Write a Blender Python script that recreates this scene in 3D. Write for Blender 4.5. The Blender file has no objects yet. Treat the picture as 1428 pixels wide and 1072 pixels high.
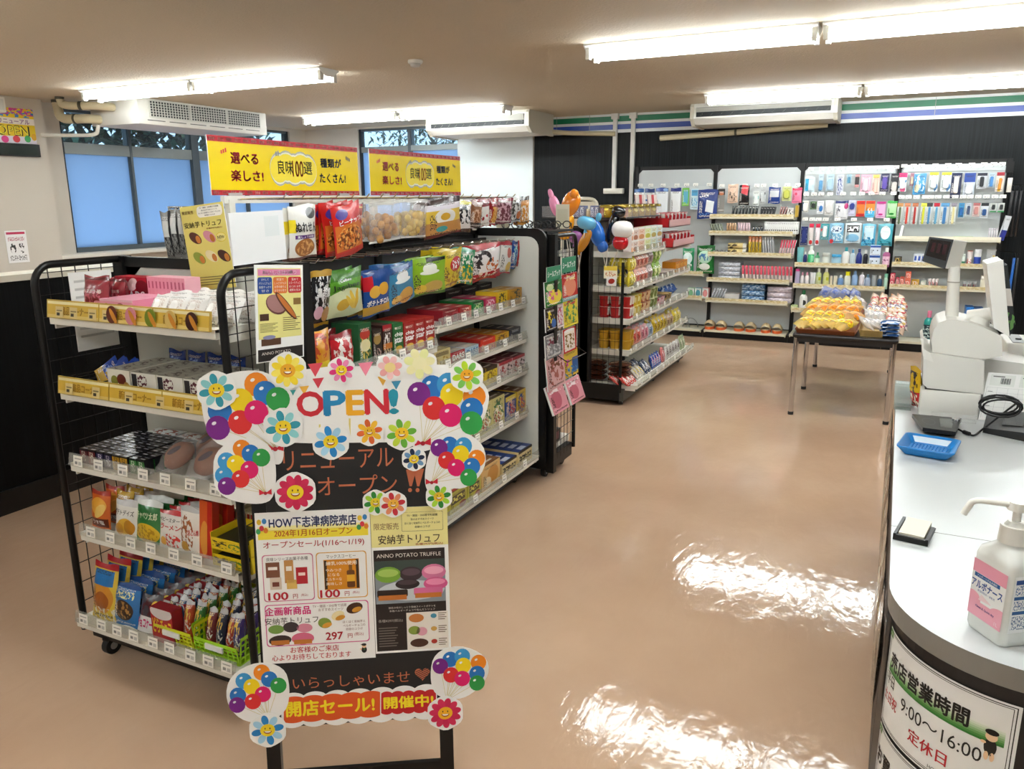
import bpy, math, random
from mathutils import Vector, Matrix
PI = math.pi
sc = bpy.context.scene
COL = sc.collection
# ------------------------------------------------------------------ camera
F, YAW, PITCH, ROLL, CH = 1090.0, 0.4535, 0.23426, -0.00603, 1.5
def cam_axes():
    cy, sy, cp, sp, c, s = math.cos(YAW), math.sin(YAW), math.cos(PITCH), math.sin(PITCH), math.cos(ROLL), math.sin(ROLL)
    f = Vector((-sy, cy, 0)); r = Vector((cy, sy, 0)); u = Vector((0, 0, 1))
    f2 = f * cp - u * sp; u2 = u * cp + f * sp
    return r * c + u2 * s, u2 * c - r * s, f2
CR, CU, CF = cam_axes()
cd = bpy.data.cameras.new('camera'); cam = bpy.data.objects.new('camera', cd); COL.objects.link(cam)
cd.sensor_width = 36; cd.lens = F / 1428 * 36; cd.clip_start = 0.02; cd.clip_end = 100
m = Matrix((CR, CU, -CF)).transposed().to_4x4(); m.translation = (0, 0, CH); cam.matrix_world = m
sc.camera = cam
# ------------------------------------------------------------------ world, exposure
w = bpy.data.worlds.new('sky'); sc.world = w; w.use_nodes = True
w.node_tree.nodes['Background'].inputs[0].default_value = (0.46, 0.64, 0.86, 1)
w.node_tree.nodes['Background'].inputs[1].default_value = 0.95
LAMP = 13.0
sc.view_settings.view_transform = 'Standard'; sc.view_settings.look = 'None'
sc.view_settings.exposure = 1.55; sc.view_settings.gamma = 1.0; sc.view_settings.use_curve_mapping = False
# measuring helpers: a direction seen in the photograph met with a plane of the place
def ray(x, y): return CF + CR * ((x - 714) / F) - CU * ((y - 536) / F)
def hit(x, y, n, p0):
    d = ray(x, y); c = Vector((0, 0, CH)); return c + d * ((p0 - c).dot(n) / d.dot(n))
def mz(x, y, c): return hit(x, y, Vector((0, 0, 1)), Vector((0, 0, c)))
def mx(x, y, c): return hit(x, y, Vector((1, 0, 0)), Vector((c, 0, 0)))
def my(x, y, c): return hit(x, y, Vector((0, 1, 0)), Vector((0, c, 0)))
def proj(p):
    v = Vector(p) - Vector((0, 0, CH)); d = v.dot(CF); return 714 + F * v.dot(CR) / d, 536 - F * v.dot(CU) / d
# ------------------------------------------------------------------ colours and materials
def lin(c):
    if isinstance(c, str):
        c = c.lstrip('#')
        if len(c) == 3: c = ''.join(k * 2 for k in c)
        c = [int(c[i:i + 2], 16) / 255 for i in (0, 2, 4)]
        return tuple((k / 12.92 if k <= .04045 else ((k + .055) / 1.055) ** 2.4) for k in c) + (1,)
    return tuple(c) + (1,) if len(c) == 3 else tuple(c)
MATS = {}
def bsdf(name):
    mt = bpy.data.materials.new(name); mt.use_nodes = True
    return mt, mt.node_tree, mt.node_tree.nodes['Principled BSDF']
def mat(c, rough=.5, metal=0, bump=0, bscale=60, spec=.5, emit=0, coat=0, name=None):
    k = ('m', c, rough, metal, bump, bscale, spec, emit, coat)
    if k in MATS: return MATS[k]
    mt, nt, b = bsdf(name or 'paint_%s' % str(c).strip('#'))
    b.inputs['Base Color'].default_value = lin(c); b.inputs['Roughness'].default_value = rough
    b.inputs['Metallic'].default_value = metal; b.inputs['Specular IOR Level'].default_value = spec
    b.inputs['Coat Weight'].default_value = coat
    if emit:
        b.inputs['Emission Color'].default_value = lin(c); b.inputs['Emission Strength'].default_value = emit
    if bump: add_bump(nt, b, bump, bscale)
    MATS[k] = mt; return mt
def add_bump(nt, b, bump, scale, dist=.01):
    tc = nt.nodes.new('ShaderNodeTexCoord'); n = nt.nodes.new('ShaderNodeTexNoise'); n.inputs['Scale'].default_value = scale
    n.inputs['Detail'].default_value = 3
    bp = nt.nodes.new('ShaderNodeBump'); bp.inputs['Strength'].default_value = bump; bp.inputs['Distance'].default_value = dist
    nt.links.new(tc.outputs['Object'], n.inputs['Vector']); nt.links.new(n.outputs['Fac'], bp.inputs['Height'])
    nt.links.new(bp.outputs['Normal'], b.inputs['Normal'])
def pm(base, layers=(), rough=.35, bump=0, small=0):
    """printed packaging: flat colour areas laid over a base colour in the mesh's own UVs.
    ('e',cx,cy,rx,ry,col) ellipse, ('r',...) rectangle, ('n',cx,cy,rx,ry,col,scale) mottled ellipse, ('m',...) mottled rectangle, 7th/8th item = rotation"""
    k = ('p', base, tuple(layers), rough, bump, small)
    if k in MATS: return MATS[k]
    mt, nt, b = bsdf('print_%s' % str(base).strip('#'))
    b.inputs['Roughness'].default_value = rough
    N, L = nt.nodes.new, nt.links.new
    tc = N('ShaderNodeTexCoord'); cur = None
    if small: # rows of fine print
        q = sum(lin(base)[:3]) / 3; ink = '#3a3030' if q > .25 else '#efe8e0'; layers = list(layers) + [('m', .5, .87, .36, .022, ink, 40), ('m', .5, .83, .3, .012, ink, 52), ('m', .5, .09, .4, .028, ink, 36), ('m', .16, .4, .08, .2, ink, 30)]
    for ly in layers:
        kind, cx, cy, rx, ry, col = ly[:6]; ex = ly[6] if len(ly) > 6 else 0
        mp = N('ShaderNodeMapping'); mp.vector_type = 'TEXTURE'
        mp.inputs['Location'].default_value = (cx, cy, 0); mp.inputs['Scale'].default_value = (rx, ry, 1)
        if kind in 'er' and ex: mp.inputs['Rotation'].default_value = (0, 0, ex)
        L(tc.outputs['UV'], mp.inputs['Vector'])
        if kind in 'en':
            ln = N('ShaderNodeVectorMath'); ln.operation = 'LENGTH'; L(mp.outputs[0], ln.inputs[0]); out = ln.outputs['Value']
        else:
            ab = N('ShaderNodeVectorMath'); ab.operation = 'ABSOLUTE'; L(mp.outputs[0], ab.inputs[0])
            sp = N('ShaderNodeSeparateXYZ'); L(ab.outputs[0], sp.inputs[0])
            mxn = N('ShaderNodeMath'); mxn.operation = 'MAXIMUM'; L(sp.outputs[0], mxn.inputs[0]); L(sp.outputs[1], mxn.inputs[1]); out = mxn.outputs[0]
        lt = N('ShaderNodeMath'); lt.operation = 'LESS_THAN'; lt.inputs[1].default_value = 1; L(out, lt.inputs[0]); fac = lt.outputs[0]
        if kind in 'nm':
            nz = N('ShaderNodeTexNoise'); nz.inputs['Scale'].default_value = ex or 14; L(tc.outputs['UV'], nz.inputs['Vector'])
            g = N('ShaderNodeMath'); g.operation = 'GREATER_THAN'; g.inputs[1].default_value = .52; L(nz.outputs['Fac'], g.inputs[0])
            ml = N('ShaderNodeMath'); ml.operation = 'MULTIPLY'; L(fac, ml.inputs[0]); L(g.outputs[0], ml.inputs[1]); fac = ml.outputs[0]
        mixn = N('ShaderNodeMix'); mixn.data_type = 'RGBA'
        L(fac, mixn.inputs[0])
        if cur is None: mixn.inputs[6].default_value = lin(base)
        else: L(cur, mixn.inputs[6])
        mixn.inputs[7].default_value = lin(col); cur = mixn.outputs[2]
    if cur is None: b.inputs['Base Color'].default_value = lin(base)
    else: L(cur, b.inputs['Base Color'])
    if bump: add_bump(nt, b, bump, 34, .006); b.inputs['Coat Weight'].default_value = .35; b.inputs['Coat Roughness'].default_value = .12
    MATS[k] = mt; return mt
def clear(tint='#ffffff', body=.12, rough=.08):
    k = ('c', tint, body, rough)
    if k in MATS: return MATS[k]
    mt = bpy.data.materials.new('clear_plastic'); mt.use_nodes = True; nt = mt.node_tree; nt.nodes.clear()
    N, L = nt.nodes.new, nt.links.new
    o = N('ShaderNodeOutputMaterial'); t = N('ShaderNodeBsdfTransparent'); t.inputs[0].default_value = lin(tint)
    p = N('ShaderNodeBsdfPrincipled'); p.inputs['Base Color'].default_value = lin(tint); p.inputs['Roughness'].default_value = rough
    x = N('ShaderNodeMixShader'); x.inputs[0].default_value = body
    L(t.outputs[0], x.inputs[1]); L(p.outputs[0], x.inputs[2]); L(x.outputs[0], o.inputs[0]); MATS[k] = mt; return mt
BLACK = mat('#0d0d0d', .38, spec=.35, name='black_powder_coat'); WHITE = mat('#e4e2d8', .45, name='white_enamel'); PANEL = mat('#d3d4cd', .5, name='grey_white_panel')
CHROME = mat('#d8d8da', .12, 1, name='chrome'); RUBBER = mat('#101010', .6); PAPER = mat('#f4f4f2', .6); TAG = mat('#f6f5ee', .5); INK = mat('#16161a', .6)
CLEAR = clear(); RAIL = clear('#f2f2ee', .2, .12)
YELRAIL = clear('#f2d878', .55, .15)
# ------------------------------------------------------------------ mesh building
TXT = {}
def glyphs(s, bold=0):
    k = (s, bold)
    if k in TXT: return TXT[k]
    c = bpy.data.curves.new('t', 'FONT'); c.body = s; c.size = 1; c.resolution_u = 3; c.offset = bold; c.fill_mode = 'FRONT'
    o = bpy.data.objects.new('t', c); COL.objects.link(o)
    dg = bpy.context.evaluated_depsgraph_get(); dg.update(); me = o.evaluated_get(dg).to_mesh()
    v = [(p.co.x, p.co.y) for p in me.vertices]; f = [tuple(p.vertices) for p in me.polygons]
    bpy.data.objects.remove(o); bpy.data.curves.remove(c)
    if not v: v = [(0, 0)]
    x0 = min(a for a, b in v); x1 = max(a for a, b in v); y0 = min(b for a, b in v); y1 = max(b for a, b in v)
    TXT[k] = (v, f, x0, x1, y0, y1); return TXT[k]
class MB:
    def __init__(s): s.v = []; s.f = []; s.m = []; s.uv = []; s.sm = []
    def add(s, vs, fs, m=0, uv=None, smooth=False):
        b = len(s.v); s.v += [tuple(p) for p in vs]
        for i, f in enumerate(fs):
            s.f.append(tuple(b + k for k in f)); s.m.append(m); s.sm.append(smooth)
            s.uv.append(uv[i] if uv else [(-9, -9)] * len(f))
    def quad(s, a, b, c, d, m=0, uv=((0, 0), (1, 0), (1, 1), (0, 1))): s.add([a, b, c, d], [(0, 1, 2, 3)], m, [list(uv)])
    def box(s, x0, x1, y0, y1, z0, z1, m=0, front=None, top=None, back=None, side=None):
        v = [(x0, y0, z0), (x1, y0, z0), (x1, y1, z0), (x0, y1, z0), (x0, y0, z1), (x1, y0, z1), (x1, y1, z1), (x0, y1, z1)]
        U = [(0, 0), (1, 0), (1, 1), (0, 1)]
        for f, k in (((0, 1, 5, 4), front), ((4, 5, 6, 7), top), ((2, 3, 7, 6), back), ((1, 2, 6, 5), side), ((3, 0, 4, 7), side), ((3, 2, 1, 0), None)):
            s.add([v[i] for i in f], [(0, 1, 2, 3)], m if k is None else k, [U if k is not None else [(-9, -9)] * 4])
    def bbox(s, x0, x1, y0, y1, z0, z1, r=.004, m=0, seg=3):
        """box with rounded vertical edges and a softened rim"""
        pts = rrect(x0, x1, y0, y1, r, seg); n = len(pts); cx, cy = (x0 + x1) / 2, (y0 + y1) / 2
        e = min(r * .5, (z1 - z0) * .3)
        def ring(z, k): return [(cx + (p[0] - cx) * (1 - k / max(1e-6, (x1 - x0) / 2)), cy + (p[1] - cy) * (1 - k / max(1e-6, (y1 - y0) / 2)), z) for p in pts]
        rs = [ring(z0, e), ring(z0 + e, 0), ring(z1 - e, 0), ring(z1 - e * .3, e * .3), ring(z1, e)]
        s.rings(rs, m, True, True)
    def rings(s, rs, m=0, cap0=True, cap1=True, smooth=True, closed=True, uv=False):
        n = len(rs[0]); b = len(s.v); vs = [p for r in rs for p in r]; fs = []; uvs = []
        for i in range(len(rs) - 1):
            for j in range(n if closed else n - 1):
                k = (j + 1) % n; fs.append((i * n + j, i * n + k, (i + 1) * n + k, (i + 1) * n + j))
                uvs.append([(j / n, i / (len(rs) - 1)), ((j + 1) / n, i / (len(rs) - 1)), ((j + 1) / n, (i + 1) / (len(rs) - 1)), (j / n, (i + 1) / (len(rs) - 1))])
        s.add(vs, fs, m, uvs if uv else None, smooth)
        if cap0: s.add(rs[0], [tuple(range(n - 1, -1, -1))], m)
        if cap1: s.add(rs[-1], [tuple(range(n))], m)
    def cyl(s, p0, p1, r, m=0, n=12, r1=None, cap=True):
        p0, p1 = Vector(p0), Vector(p1); d = (p1 - p0).normalized(); a = d.orthogonal().normalized(); b = d.cross(a)
        r1 = r if r1 is None else r1
        s.rings([[p + (a * math.cos(t) + b * math.sin(t)) * q for t in [2 * PI * i / n for i in range(n)]] for p, q in ((p0, r), (p1, r1))], m, cap, cap, n > 6)
    def tube(s, pts, r, m=0, n=8, closed=False):
        pts = [Vector(p) for p in pts]; rs = []; a = None
        for i, p in enumerate(pts):
            d = (pts[min(i + 1, len(pts) - 1)] - pts[max(i - 1, 0)]).normalized()
            if a is None: a = d.orthogonal().normalized()
            a = (a - d * a.dot(d)).normalized(); b = d.cross(a)
            rs.append([p + (a * math.cos(2 * PI * k / n) + b * math.sin(2 * PI * k / n)) * r for k in range(n)])
        s.rings(rs, m, True, True, n > 4)
    def lathe(s, prof, c=(0, 0, 0), n=20, m=0, sx=1, sy=1, uv=False, cap0=True, cap1=True):
        s.rings([[(c[0] + r * sx * math.cos(2 * PI * i / n - PI / 2), c[1] + r * sy * math.sin(2 * PI * i / n - PI / 2), c[2] + z) for i in range(n)] for r, z in prof], m, cap0, cap1, True, True, uv)
    def prism(s, pts, y0, y1, m=0, mside=None, uvbox=None):
        """outline in x,z extruded from y0 (front) to y1"""
        n = len(pts); ms = m if mside is None else mside
        xs = [p[0] for p in pts]; zs = [p[1] for p in pts]; X0, X1, Z0, Z1 = uvbox or (min(xs), max(xs), min(zs), max(zs))
        area = sum(pts[i][0] * pts[(i + 1) % n][1] - pts[(i + 1) % n][0] * pts[i][1] for i in range(n))
        if area < 0: pts = pts[::-1]
        uv = [((p[0] - X0) / (X1 - X0), (p[1] - Z0) / (Z1 - Z0)) for p in pts]
        s.add([(p[0], y0, p[1]) for p in pts], [tuple(range(n))], m, [uv])
        s.add([(p[0], y1, p[1]) for p in pts], [tuple(range(n - 1, -1, -1))], ms)
        s.add([(p[0], y0, p[1]) for p in pts] + [(p[0], y1, p[1]) for p in pts], [(i, i + n, (i + 1) % n + n, (i + 1) % n) for i in range(n)], ms)
    def prism2(s, pts, fn, d=.001, m=0, mside=None):
        """outline in a plane's own (a,b), thickness along its normal; fn(a,b,h)->point"""
        n = len(pts); ms = m if mside is None else mside
        area = sum(pts[i][0] * pts[(i + 1) % n][1] - pts[(i + 1) % n][0] * pts[i][1] for i in range(n))
        if area < 0: pts = pts[::-1]
        xs = [p[0] for p in pts]; zs = [p[1] for p in pts]; X0, X1, Z0, Z1 = min(xs), max(xs), min(zs), max(zs)
        uv = [((p[0] - X0) / (X1 - X0 + 1e-9), (p[1] - Z0) / (Z1 - Z0 + 1e-9)) for p in pts]
        s.add([fn(a, b, d) for a, b in pts], [tuple(range(n))], m, [uv])
        s.add([fn(a, b, 0) for a, b in pts], [tuple(range(n - 1, -1, -1))], ms)
        s.add([fn(a, b, d) for a, b in pts] + [fn(a, b, 0) for a, b in pts], [(i, i + n, (i + 1) % n + n, (i + 1) % n) for i in range(n)], ms)
    def flat(s, pts, fn, h, m=0):
        n = len(pts); area = sum(pts[i][0] * pts[(i + 1) % n][1] - pts[(i + 1) % n][0] * pts[i][1] for i in range(n))
        if area < 0: pts = pts[::-1]
        xs = [p[0] for p in pts]; zs = [p[1] for p in pts]; X0, X1, Z0, Z1 = min(xs), max(xs), min(zs), max(zs)
        s.add([fn(a, b, h) for a, b in pts], [tuple(range(n))], m, [[((p[0] - X0) / (X1 - X0 + 1e-9), (p[1] - Z0) / (Z1 - Z0 + 1e-9)) for p in pts]])
    def text(s, t, fn, cx, cy, h, m=0, bold=.02, width=None, rot=0, hh=0, sx=1):
        """lettering centred on (cx,cy) with capital height h; fn(a,b,height)->point"""
        v, f, x0, x1, y0, y1 = glyphs(t); k = h / max(y1 - y0, .3)
        kx = k * sx
        if width: kx = width / (x1 - x0)
        c, sn = math.cos(rot), math.sin(rot)
        e = bold * .62; sh = ((0, 0),) if e < .009 else (((e, e * .4), (-e, -e * .4), (0, 0)) if e < .022 else ((e, 0), (-e, 0), (0, e), (0, -e), (0, 0)))
        for i, (dx, dy) in enumerate(sh):
            P = []
            for a, b in v:
                a = (a + dx - (x0 + x1) / 2) * kx; b = (b + dy - (y0 + y1) / 2) * k
                P.append(fn(cx + a * c - b * sn, cy + a * sn + b * c, hh + i * 2e-5))
            s.add(P, f, m)
    def mesh(s, name, mats):
        me = bpy.data.meshes.new(name); me.from_pydata(s.v, [], s.f)
        for x in mats: me.materials.append(x)
        me.polygons.foreach_set('material_index', s.m); me.polygons.foreach_set('use_smooth', s.sm)
        ul = me.uv_layers.new(name='UVMap'); ul.data.foreach_set('uv', [c for q in s.uv for p in q for c in p]); me.update()
        return me
    def build(s, name, mats, parent=None, **kw):
        if not isinstance(mats, (list, tuple)): mats = [mats]
        o = bpy.data.objects.new(name, s.mesh(name, mats)); COL.objects.link(o)
        if parent is not None: o.parent = parent
        for k, v in kw.items(): o[k] = v
        return o
def rrect(x0, x1, y0, y1, r, seg=4):
    r = min(r, (x1 - x0) / 2 - 1e-5, (y1 - y0) / 2 - 1e-5); P = []
    for cx, cy, a in ((x1 - r, y0 + r, -PI / 2), (x1 - r, y1 - r, 0), (x0 + r, y1 - r, PI / 2), (x0 + r, y0 + r, PI)):
        for i in range(seg + 1):
            t = a + PI / 2 * i / seg; P.append((cx + r * math.cos(t), cy + r * math.sin(t)))
    return P
def ell(cx, cy, rx, ry, n=24, rot=0):
    c, s = math.cos(rot), math.sin(rot)
    return [(cx + rx * math.cos(t) * c - ry * math.sin(t) * s, cy + rx * math.cos(t) * s + ry * math.sin(t) * c) for t in [2 * PI * i / n for i in range(n)]]
def tag(o, label, cat, group=None, kind=None):
    o['label'] = label; o['category'] = cat
    if group: o['group'] = group
    if kind: o['kind'] = kind
    return o
def thing(name, label, cat, loc=(0, 0, 0), rz=0, group=None):
    o = bpy.data.objects.new(name, None); COL.objects.link(o); o.empty_display_size = .05
    o.location = loc; o.rotation_euler = (0, 0, rz); return tag(o, label, cat, group)
def struct(name, mb, mats, parent=None):
    o = mb.build(name, mats, parent)
    if parent is None: o['kind'] = 'structure'
    return o
def copy_tree(o, loc, rot, label, group=None):
    c = o.copy(); COL.objects.link(c); c.location = loc; c.rotation_euler = rot; c['label'] = label
    if group: c['group'] = group
    for ch in list(o.children):
        d = ch.copy(); COL.objects.link(d); d.parent = c
        for g in list(ch.children):
            e = g.copy(); COL.objects.link(e); e.parent = d
    return c
ORD = ['first', 'second', 'third', 'fourth', 'fifth', 'sixth', 'seventh', 'eighth', 'ninth', 'tenth', 'eleventh', 'twelfth', 'thirteenth', 'fourteenth', 'fifteenth', 'sixteenth', 'seventeenth', 'eighteenth', 'nineteenth', 'twentieth']
def ordl(i, n, frm='from left'):
    if n == 1: return ''
    if frm == 'from front': return ('front', 'back')[i] if n == 2 else ORD[i] + ' row'
    if frm == 'from bottom': return ('bottom', 'top')[i] if n == 2 else ORD[i] + ' up'
    return ('left', 'right')[i] if n == 2 else ORD[i] + ' from left'
# ------------------------------------------------------------------ the room
def inv(o, loc): o.matrix_parent_inverse = Matrix.Translation(loc).inverted(); return o
def wpart(name, mb, mats, root, **kw):
    """part built in the room's own coordinates under a root that only has a location"""
    return inv(mb.build(name, mats, root, **kw), root.location)
def xf(mb, fn): mb.v = [tuple(fn(*p)) for p in mb.v]; return mb
ZC = 2.42; XW = -7.5; YB = 8.92; XR = 3.0; YF = -2.2; XP = -3.82
def floor_mat():
    mt, nt, b = bsdf('polished_vinyl_floor'); N, L = nt.nodes.new, nt.links.new
    tc = N('ShaderNodeTexCoord')
    n1 = N('ShaderNodeTexNoise'); n1.inputs['Scale'].default_value = 1.1; n1.inputs['Detail'].default_value = 5
    mp = N('ShaderNodeMapping'); mp.inputs['Scale'].default_value = (3.2, 1.0, 1)
    L(tc.outputs['Object'], n1.inputs['Vector']); L(tc.outputs['Object'], mp.inputs['Vector'])
    rp = N('ShaderNodeValToRGB'); rp.color_ramp.elements[0].color = lin('#bf9e83'); rp.color_ramp.elements[1].color = lin('#ceaf94')
    rp.color_ramp.elements[0].position = .35; rp.color_ramp.elements[1].position = .7
    L(n1.outputs['Fac'], rp.inputs[0]); L(rp.outputs[0], b.inputs['Base Color'])
    n2 = N('ShaderNodeTexNoise'); n2.inputs['Scale'].default_value = 5.0; n2.inputs['Detail'].default_value = 4; n2.inputs['Distortion'].default_value = .8
    L(mp.outputs[0], n2.inputs['Vector'])
    n3 = N('ShaderNodeTexNoise'); n3.inputs['Scale'].default_value = 17; n3.inputs['Detail'].default_value = 2; L(tc.outputs['Object'], n3.inputs['Vector'])
    ad = N('ShaderNodeMath'); ad.operation = 'MULTIPLY_ADD'; ad.inputs[1].default_value = .25
    L(n3.outputs['Fac'], ad.inputs[0]); L(n2.outputs['Fac'], ad.inputs[2])
    bp = N('ShaderNodeBump'); bp.inputs['Strength'].default_value = .08; bp.inputs['Distance'].default_value = .03
    L(ad.outputs[0], bp.inputs['Height']); L(bp.outputs[0], b.inputs['Normal'])
    b.inputs['Roughness'].default_value = .08; b.inputs['Specular IOR Level'].default_value = .4
    return mt
def streak_mat(name, c0, c1, rough=.45, axis=(60, 60, 1.2)):
    mt, nt, b = bsdf(name); N, L = nt.nodes.new, nt.links.new
    tc = N('ShaderNodeTexCoord'); mp = N('ShaderNodeMapping'); mp.inputs['Scale'].default_value = axis
    n = N('ShaderNodeTexNoise'); n.inputs['Scale'].default_value = 1.5; n.inputs['Detail'].default_value = 4
    rp = N('ShaderNodeValToRGB'); rp.color_ramp.elements[0].color = lin(c0); rp.color_ramp.elements[1].color = lin(c1)
    rp.color_ramp.elements[0].position = .4; rp.color_ramp.elements[1].position = .75
    L(tc.outputs['Object'], mp.inputs[0]); L(mp.outputs[0], n.inputs['Vector']); L(n.outputs['Fac'], rp.inputs[0]); L(rp.outputs[0], b.inputs['Base Color'])
    b.inputs['Roughness'].default_value = rough; b.inputs['Specular IOR Level'].default_value = .18; return mt
M_WALL = mat('#cfc9be', .75, bump=.1, bscale=180, name='painted_wall')
M_CEIL = mat('#cabda6', .85, bump=.5, bscale=70, name='textured_ceiling')
M_DARKWOOD = streak_mat('black_woodgrain_panel', '#0a0d0f', '#191e21')
M_FRAME = mat('#5d666a', .4, .3, name='aluminium_frame'); M_DFRAME = mat('#22282c', .45, name='dark_frame')
mb = MB(); mb.box(XW - .3, XR + .1, YF - .1, YB + .2, -.1, 0); struct('floor', mb, floor_mat())
mb = MB(); mb.box(XW - .3, XR + .1, YF - .1, YB + .2, ZC, ZC + .1); struct('ceiling', mb, M_CEIL)
# window side: a wall with a pillar up to y=5.03 and a recess behind it that holds the window
YP = 5.03
W1 = (5.30, 8.60, .98, 2.385)
def holed(mb, u0, u1, z0, z1, hole, d0, d1, fn, m=0):
    a, b, c, d = hole
    for q in ((u0, a, z0, z1), (b, u1, z0, z1), (a, b, z0, c), (a, b, d, z1)):
        if q[1] - q[0] > 1e-4 and q[3] - q[2] > 1e-4:
            t = MB(); t.box(q[0], q[1], d0, d1, q[2], q[3]); xf(t, fn); mb.add(t.v, t.f, m)
LX = lambda u, d, z: (XW - d, u, z)
BY = lambda u, d, z: (u, YB + d, z)
mb = MB(); holed(mb, YP, YB + .2, 0, ZC, W1, 0, .15, LX)
mb.box(XW - .15, -7.34, YF, YP, 0, ZC); struct('wall_left', mb, M_WALL)
W2 = (-6.62, -5.06, .98, 2.40)
mb = MB(); holed(mb, XW, -4.03, 0, ZC, W2, 0, .15, BY); mb.box(-4.03, XR, YB, YB + .15, 0, ZC, 1)
struct('wall_back', mb, [M_WALL, M_DARKWOOD])
mb = MB(); mb.box(XR, XR + .1, YF, YB, 0, ZC); struct('wall_right', mb, M_DARKWOOD)
mb = MB(); mb.box(XW, XR, YF - .1, YF, 0, ZC); struct('wall_front', mb, M_WALL)
FROST = None
def frosted():
    mt, nt, b = bsdf('frosted_glass'); N, L = nt.nodes.new, nt.links.new
    o = nt.nodes['Material Output']; t = N('ShaderNodeBsdfTranslucent'); t.inputs[0].default_value = lin('#cfe0f2')
    b.inputs['Base Color'].default_value = lin('#8fb4d8'); b.inputs['Roughness'].default_value = .35
    x = N('ShaderNodeMixShader'); x.inputs[0].default_value = .3; L(t.outputs[0], x.inputs[1]); L(b.outputs[0], x.inputs[2]); L(x.outputs[0], o.inputs[0]); return mt
FROST = frosted(); GLASS = clear('#e8f2f4', .08, .02)
def window(name, fn, W, mulls, split, rail):
    a, b, c, d = W; f = MB(); P = lambda t: xf(t, fn)
    fr = MB()
    for q in ((a, a + .035, c, d), (b - .035, b, c, d)): fr.box(q[0], q[1], .03, .11, q[2], q[3], 1)
    for q in ((a + .035, b - .035, d - .03, d), (a + .035, b - .035, c, c + .05)): fr.box(q[0], q[1], .03, .11, q[2], q[3])
    o = struct(name, P(fr), [M_FRAME, M_DFRAME])
    t = MB(); t.box(a + .035, b - .035, .025, .11, rail[0], rail[1]); P(t).build('transom', mat('#8d9492', .4, .2), o)
    for x, wd, z0, z1 in mulls:
        t = MB(); t.box(x - wd / 2, x + wd / 2, .035, .105, z0, z1); t.box(x - wd / 2 + .008, x + wd / 2 - .008, .02, .035, z0, z1); P(t).build('mullion', M_FRAME, o)
    xs = [a + .035] + split + [b - .035]
    for i in range(len(xs) - 1):
        t = MB(); t.box(xs[i], xs[i + 1], .06, .066, c + .05, rail[0]); P(t).build('frosted_pane', FROST, o)
        t = MB(); t.box(xs[i], xs[i + 1], .07, .074, rail[1], d - .03); P(t).build('clear_pane', GLASS, o)
    return o
ZR = (1.955, 2.065)
mulls = [(y, wd, 1.03, 2.355) for y, wd in ((6.10, .045), (6.98, .12), (7.78, .045))]
window('window_1', LX, W1, mulls, [6.10, 6.98, 7.78], ZR)
window('window_2', BY, W2, [(-5.82, .06, 1.03, 2.37)], [-5.82], (2.10, 2.17))
mb = MB(); mb.box(XW, XW + .12, YP, YB, .94, .975); struct('trim_1', mb, WHITE)
# striped band over the dark wall
mb = MB(); y0, y1 = YB - .006, YB
mb.box(-4.03, XR, y0, y1, 2.215, 2.42, 0)
for z0, z1, k in ((2.335, 2.395, 1), (2.25, 2.305, 2)): mb.box(-4.03, XR, y0 - .0015, y0, z0, z1, k)
for u in (-3.74, -3.33, .2): mb.box(u, u + .004, y0 - .002, y0, 2.215, 2.42, 3)
struct('trim_2', mb, [mat('#e6eaea', .3), mat('#0c7a52', .3), mat('#2a4aa6', .3), mat('#9aa0a0', .4)])
mb = MB(); mb.box(-4.03, XR, YB - .012, YB, 0, .08); struct('baseboard_back', mb, mat('#0d0d0e', .4))
# half-height partition with a pale ledge
mb = MB(); mb.box(XP - .14, XP, YF, 3.75, 0, 1.125); struct('wall_partition', mb, streak_mat('partition_woodgrain', '#050607', '#0e1013', .4))
mb = MB(); mb.box(XP, XP + .012, YF, 3.75, 0, .12); struct('baseboard_partition', mb, mat('#0b0b0c', .35))
mb = MB(); mb.box(XP - .17, XP + .03, YF, 3.78, 1.125, 1.155); struct('trim_3', mb, mat('#e9e4d6', .4))
# roller blind over the right half of the back window wall
t = thing('roller_blind', 'white roller blind hanging down beside the dark wall in the back corner', 'blind', (-4.55, 8.9, 1.0))
mb = MB(); mb.box(-5.07, -4.035, 8.885, 8.892, .95, 2.36); wpart('fabric', mb, mat('#dfe8ea', .6), t)
mb = MB(); mb.cyl((-5.08, 8.885, 2.385), (-4.035, 8.885, 2.385), .028); wpart('roller', mb, WHITE, t)
mb = MB(); mb.box(-5.07, -4.035, 8.882, 8.895, .93, .95); wpart('hem_bar', mb, WHITE, t)
# trees outside the windows
LEAF = [mat('#16332a', .5), mat('#24503a', .5), mat('#5c8a72', .45), mat('#0d211d', .5)]
def tree(name, label, c, n, spread, seed, big):
    rn = random.Random(seed); t = thing(name, label, 'tree', (c[0], c[1], 0), 0, 'trees outside the windows')
    mb = MB(); mb.cyl((c[0], c[1], 0), (c[0], c[1], 1.9), .09, r1=.05); wpart('trunk', mb, mat('#3a2d22', .8), t)
    mb = MB()
    for i in range(n):
        p = Vector((c[0] + spread[0] * max(-1.7, min(1.7, rn.gauss(0, 1))), c[1] + spread[1] * max(-1.7, min(1.7, rn.gauss(0, 1))), rn.uniform(1.75, 3.1)))
        d = Vector((rn.uniform(-1, 1), rn.uniform(-1, 1), rn.uniform(-.7, .5))).normalized(); s = d.cross(Vector((0, 0, 1))).normalized()
        l = rn.uniform(.7, 1.3) * big; wd = l * .16; k = rn.choice((0, 0, 1, 1, 2, 3, 3))
        q = p + d * l; mid = p + d * l * .5 + Vector((0, 0, l * .06)); mb.add([p, mid + s * wd, q, mid - s * wd, mid], [(0, 1, 4), (1, 2, 4), (2, 3, 4), (3, 0, 4)], k)
    wpart('foliage', mb, LEAF, t, kind='stuff')
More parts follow.
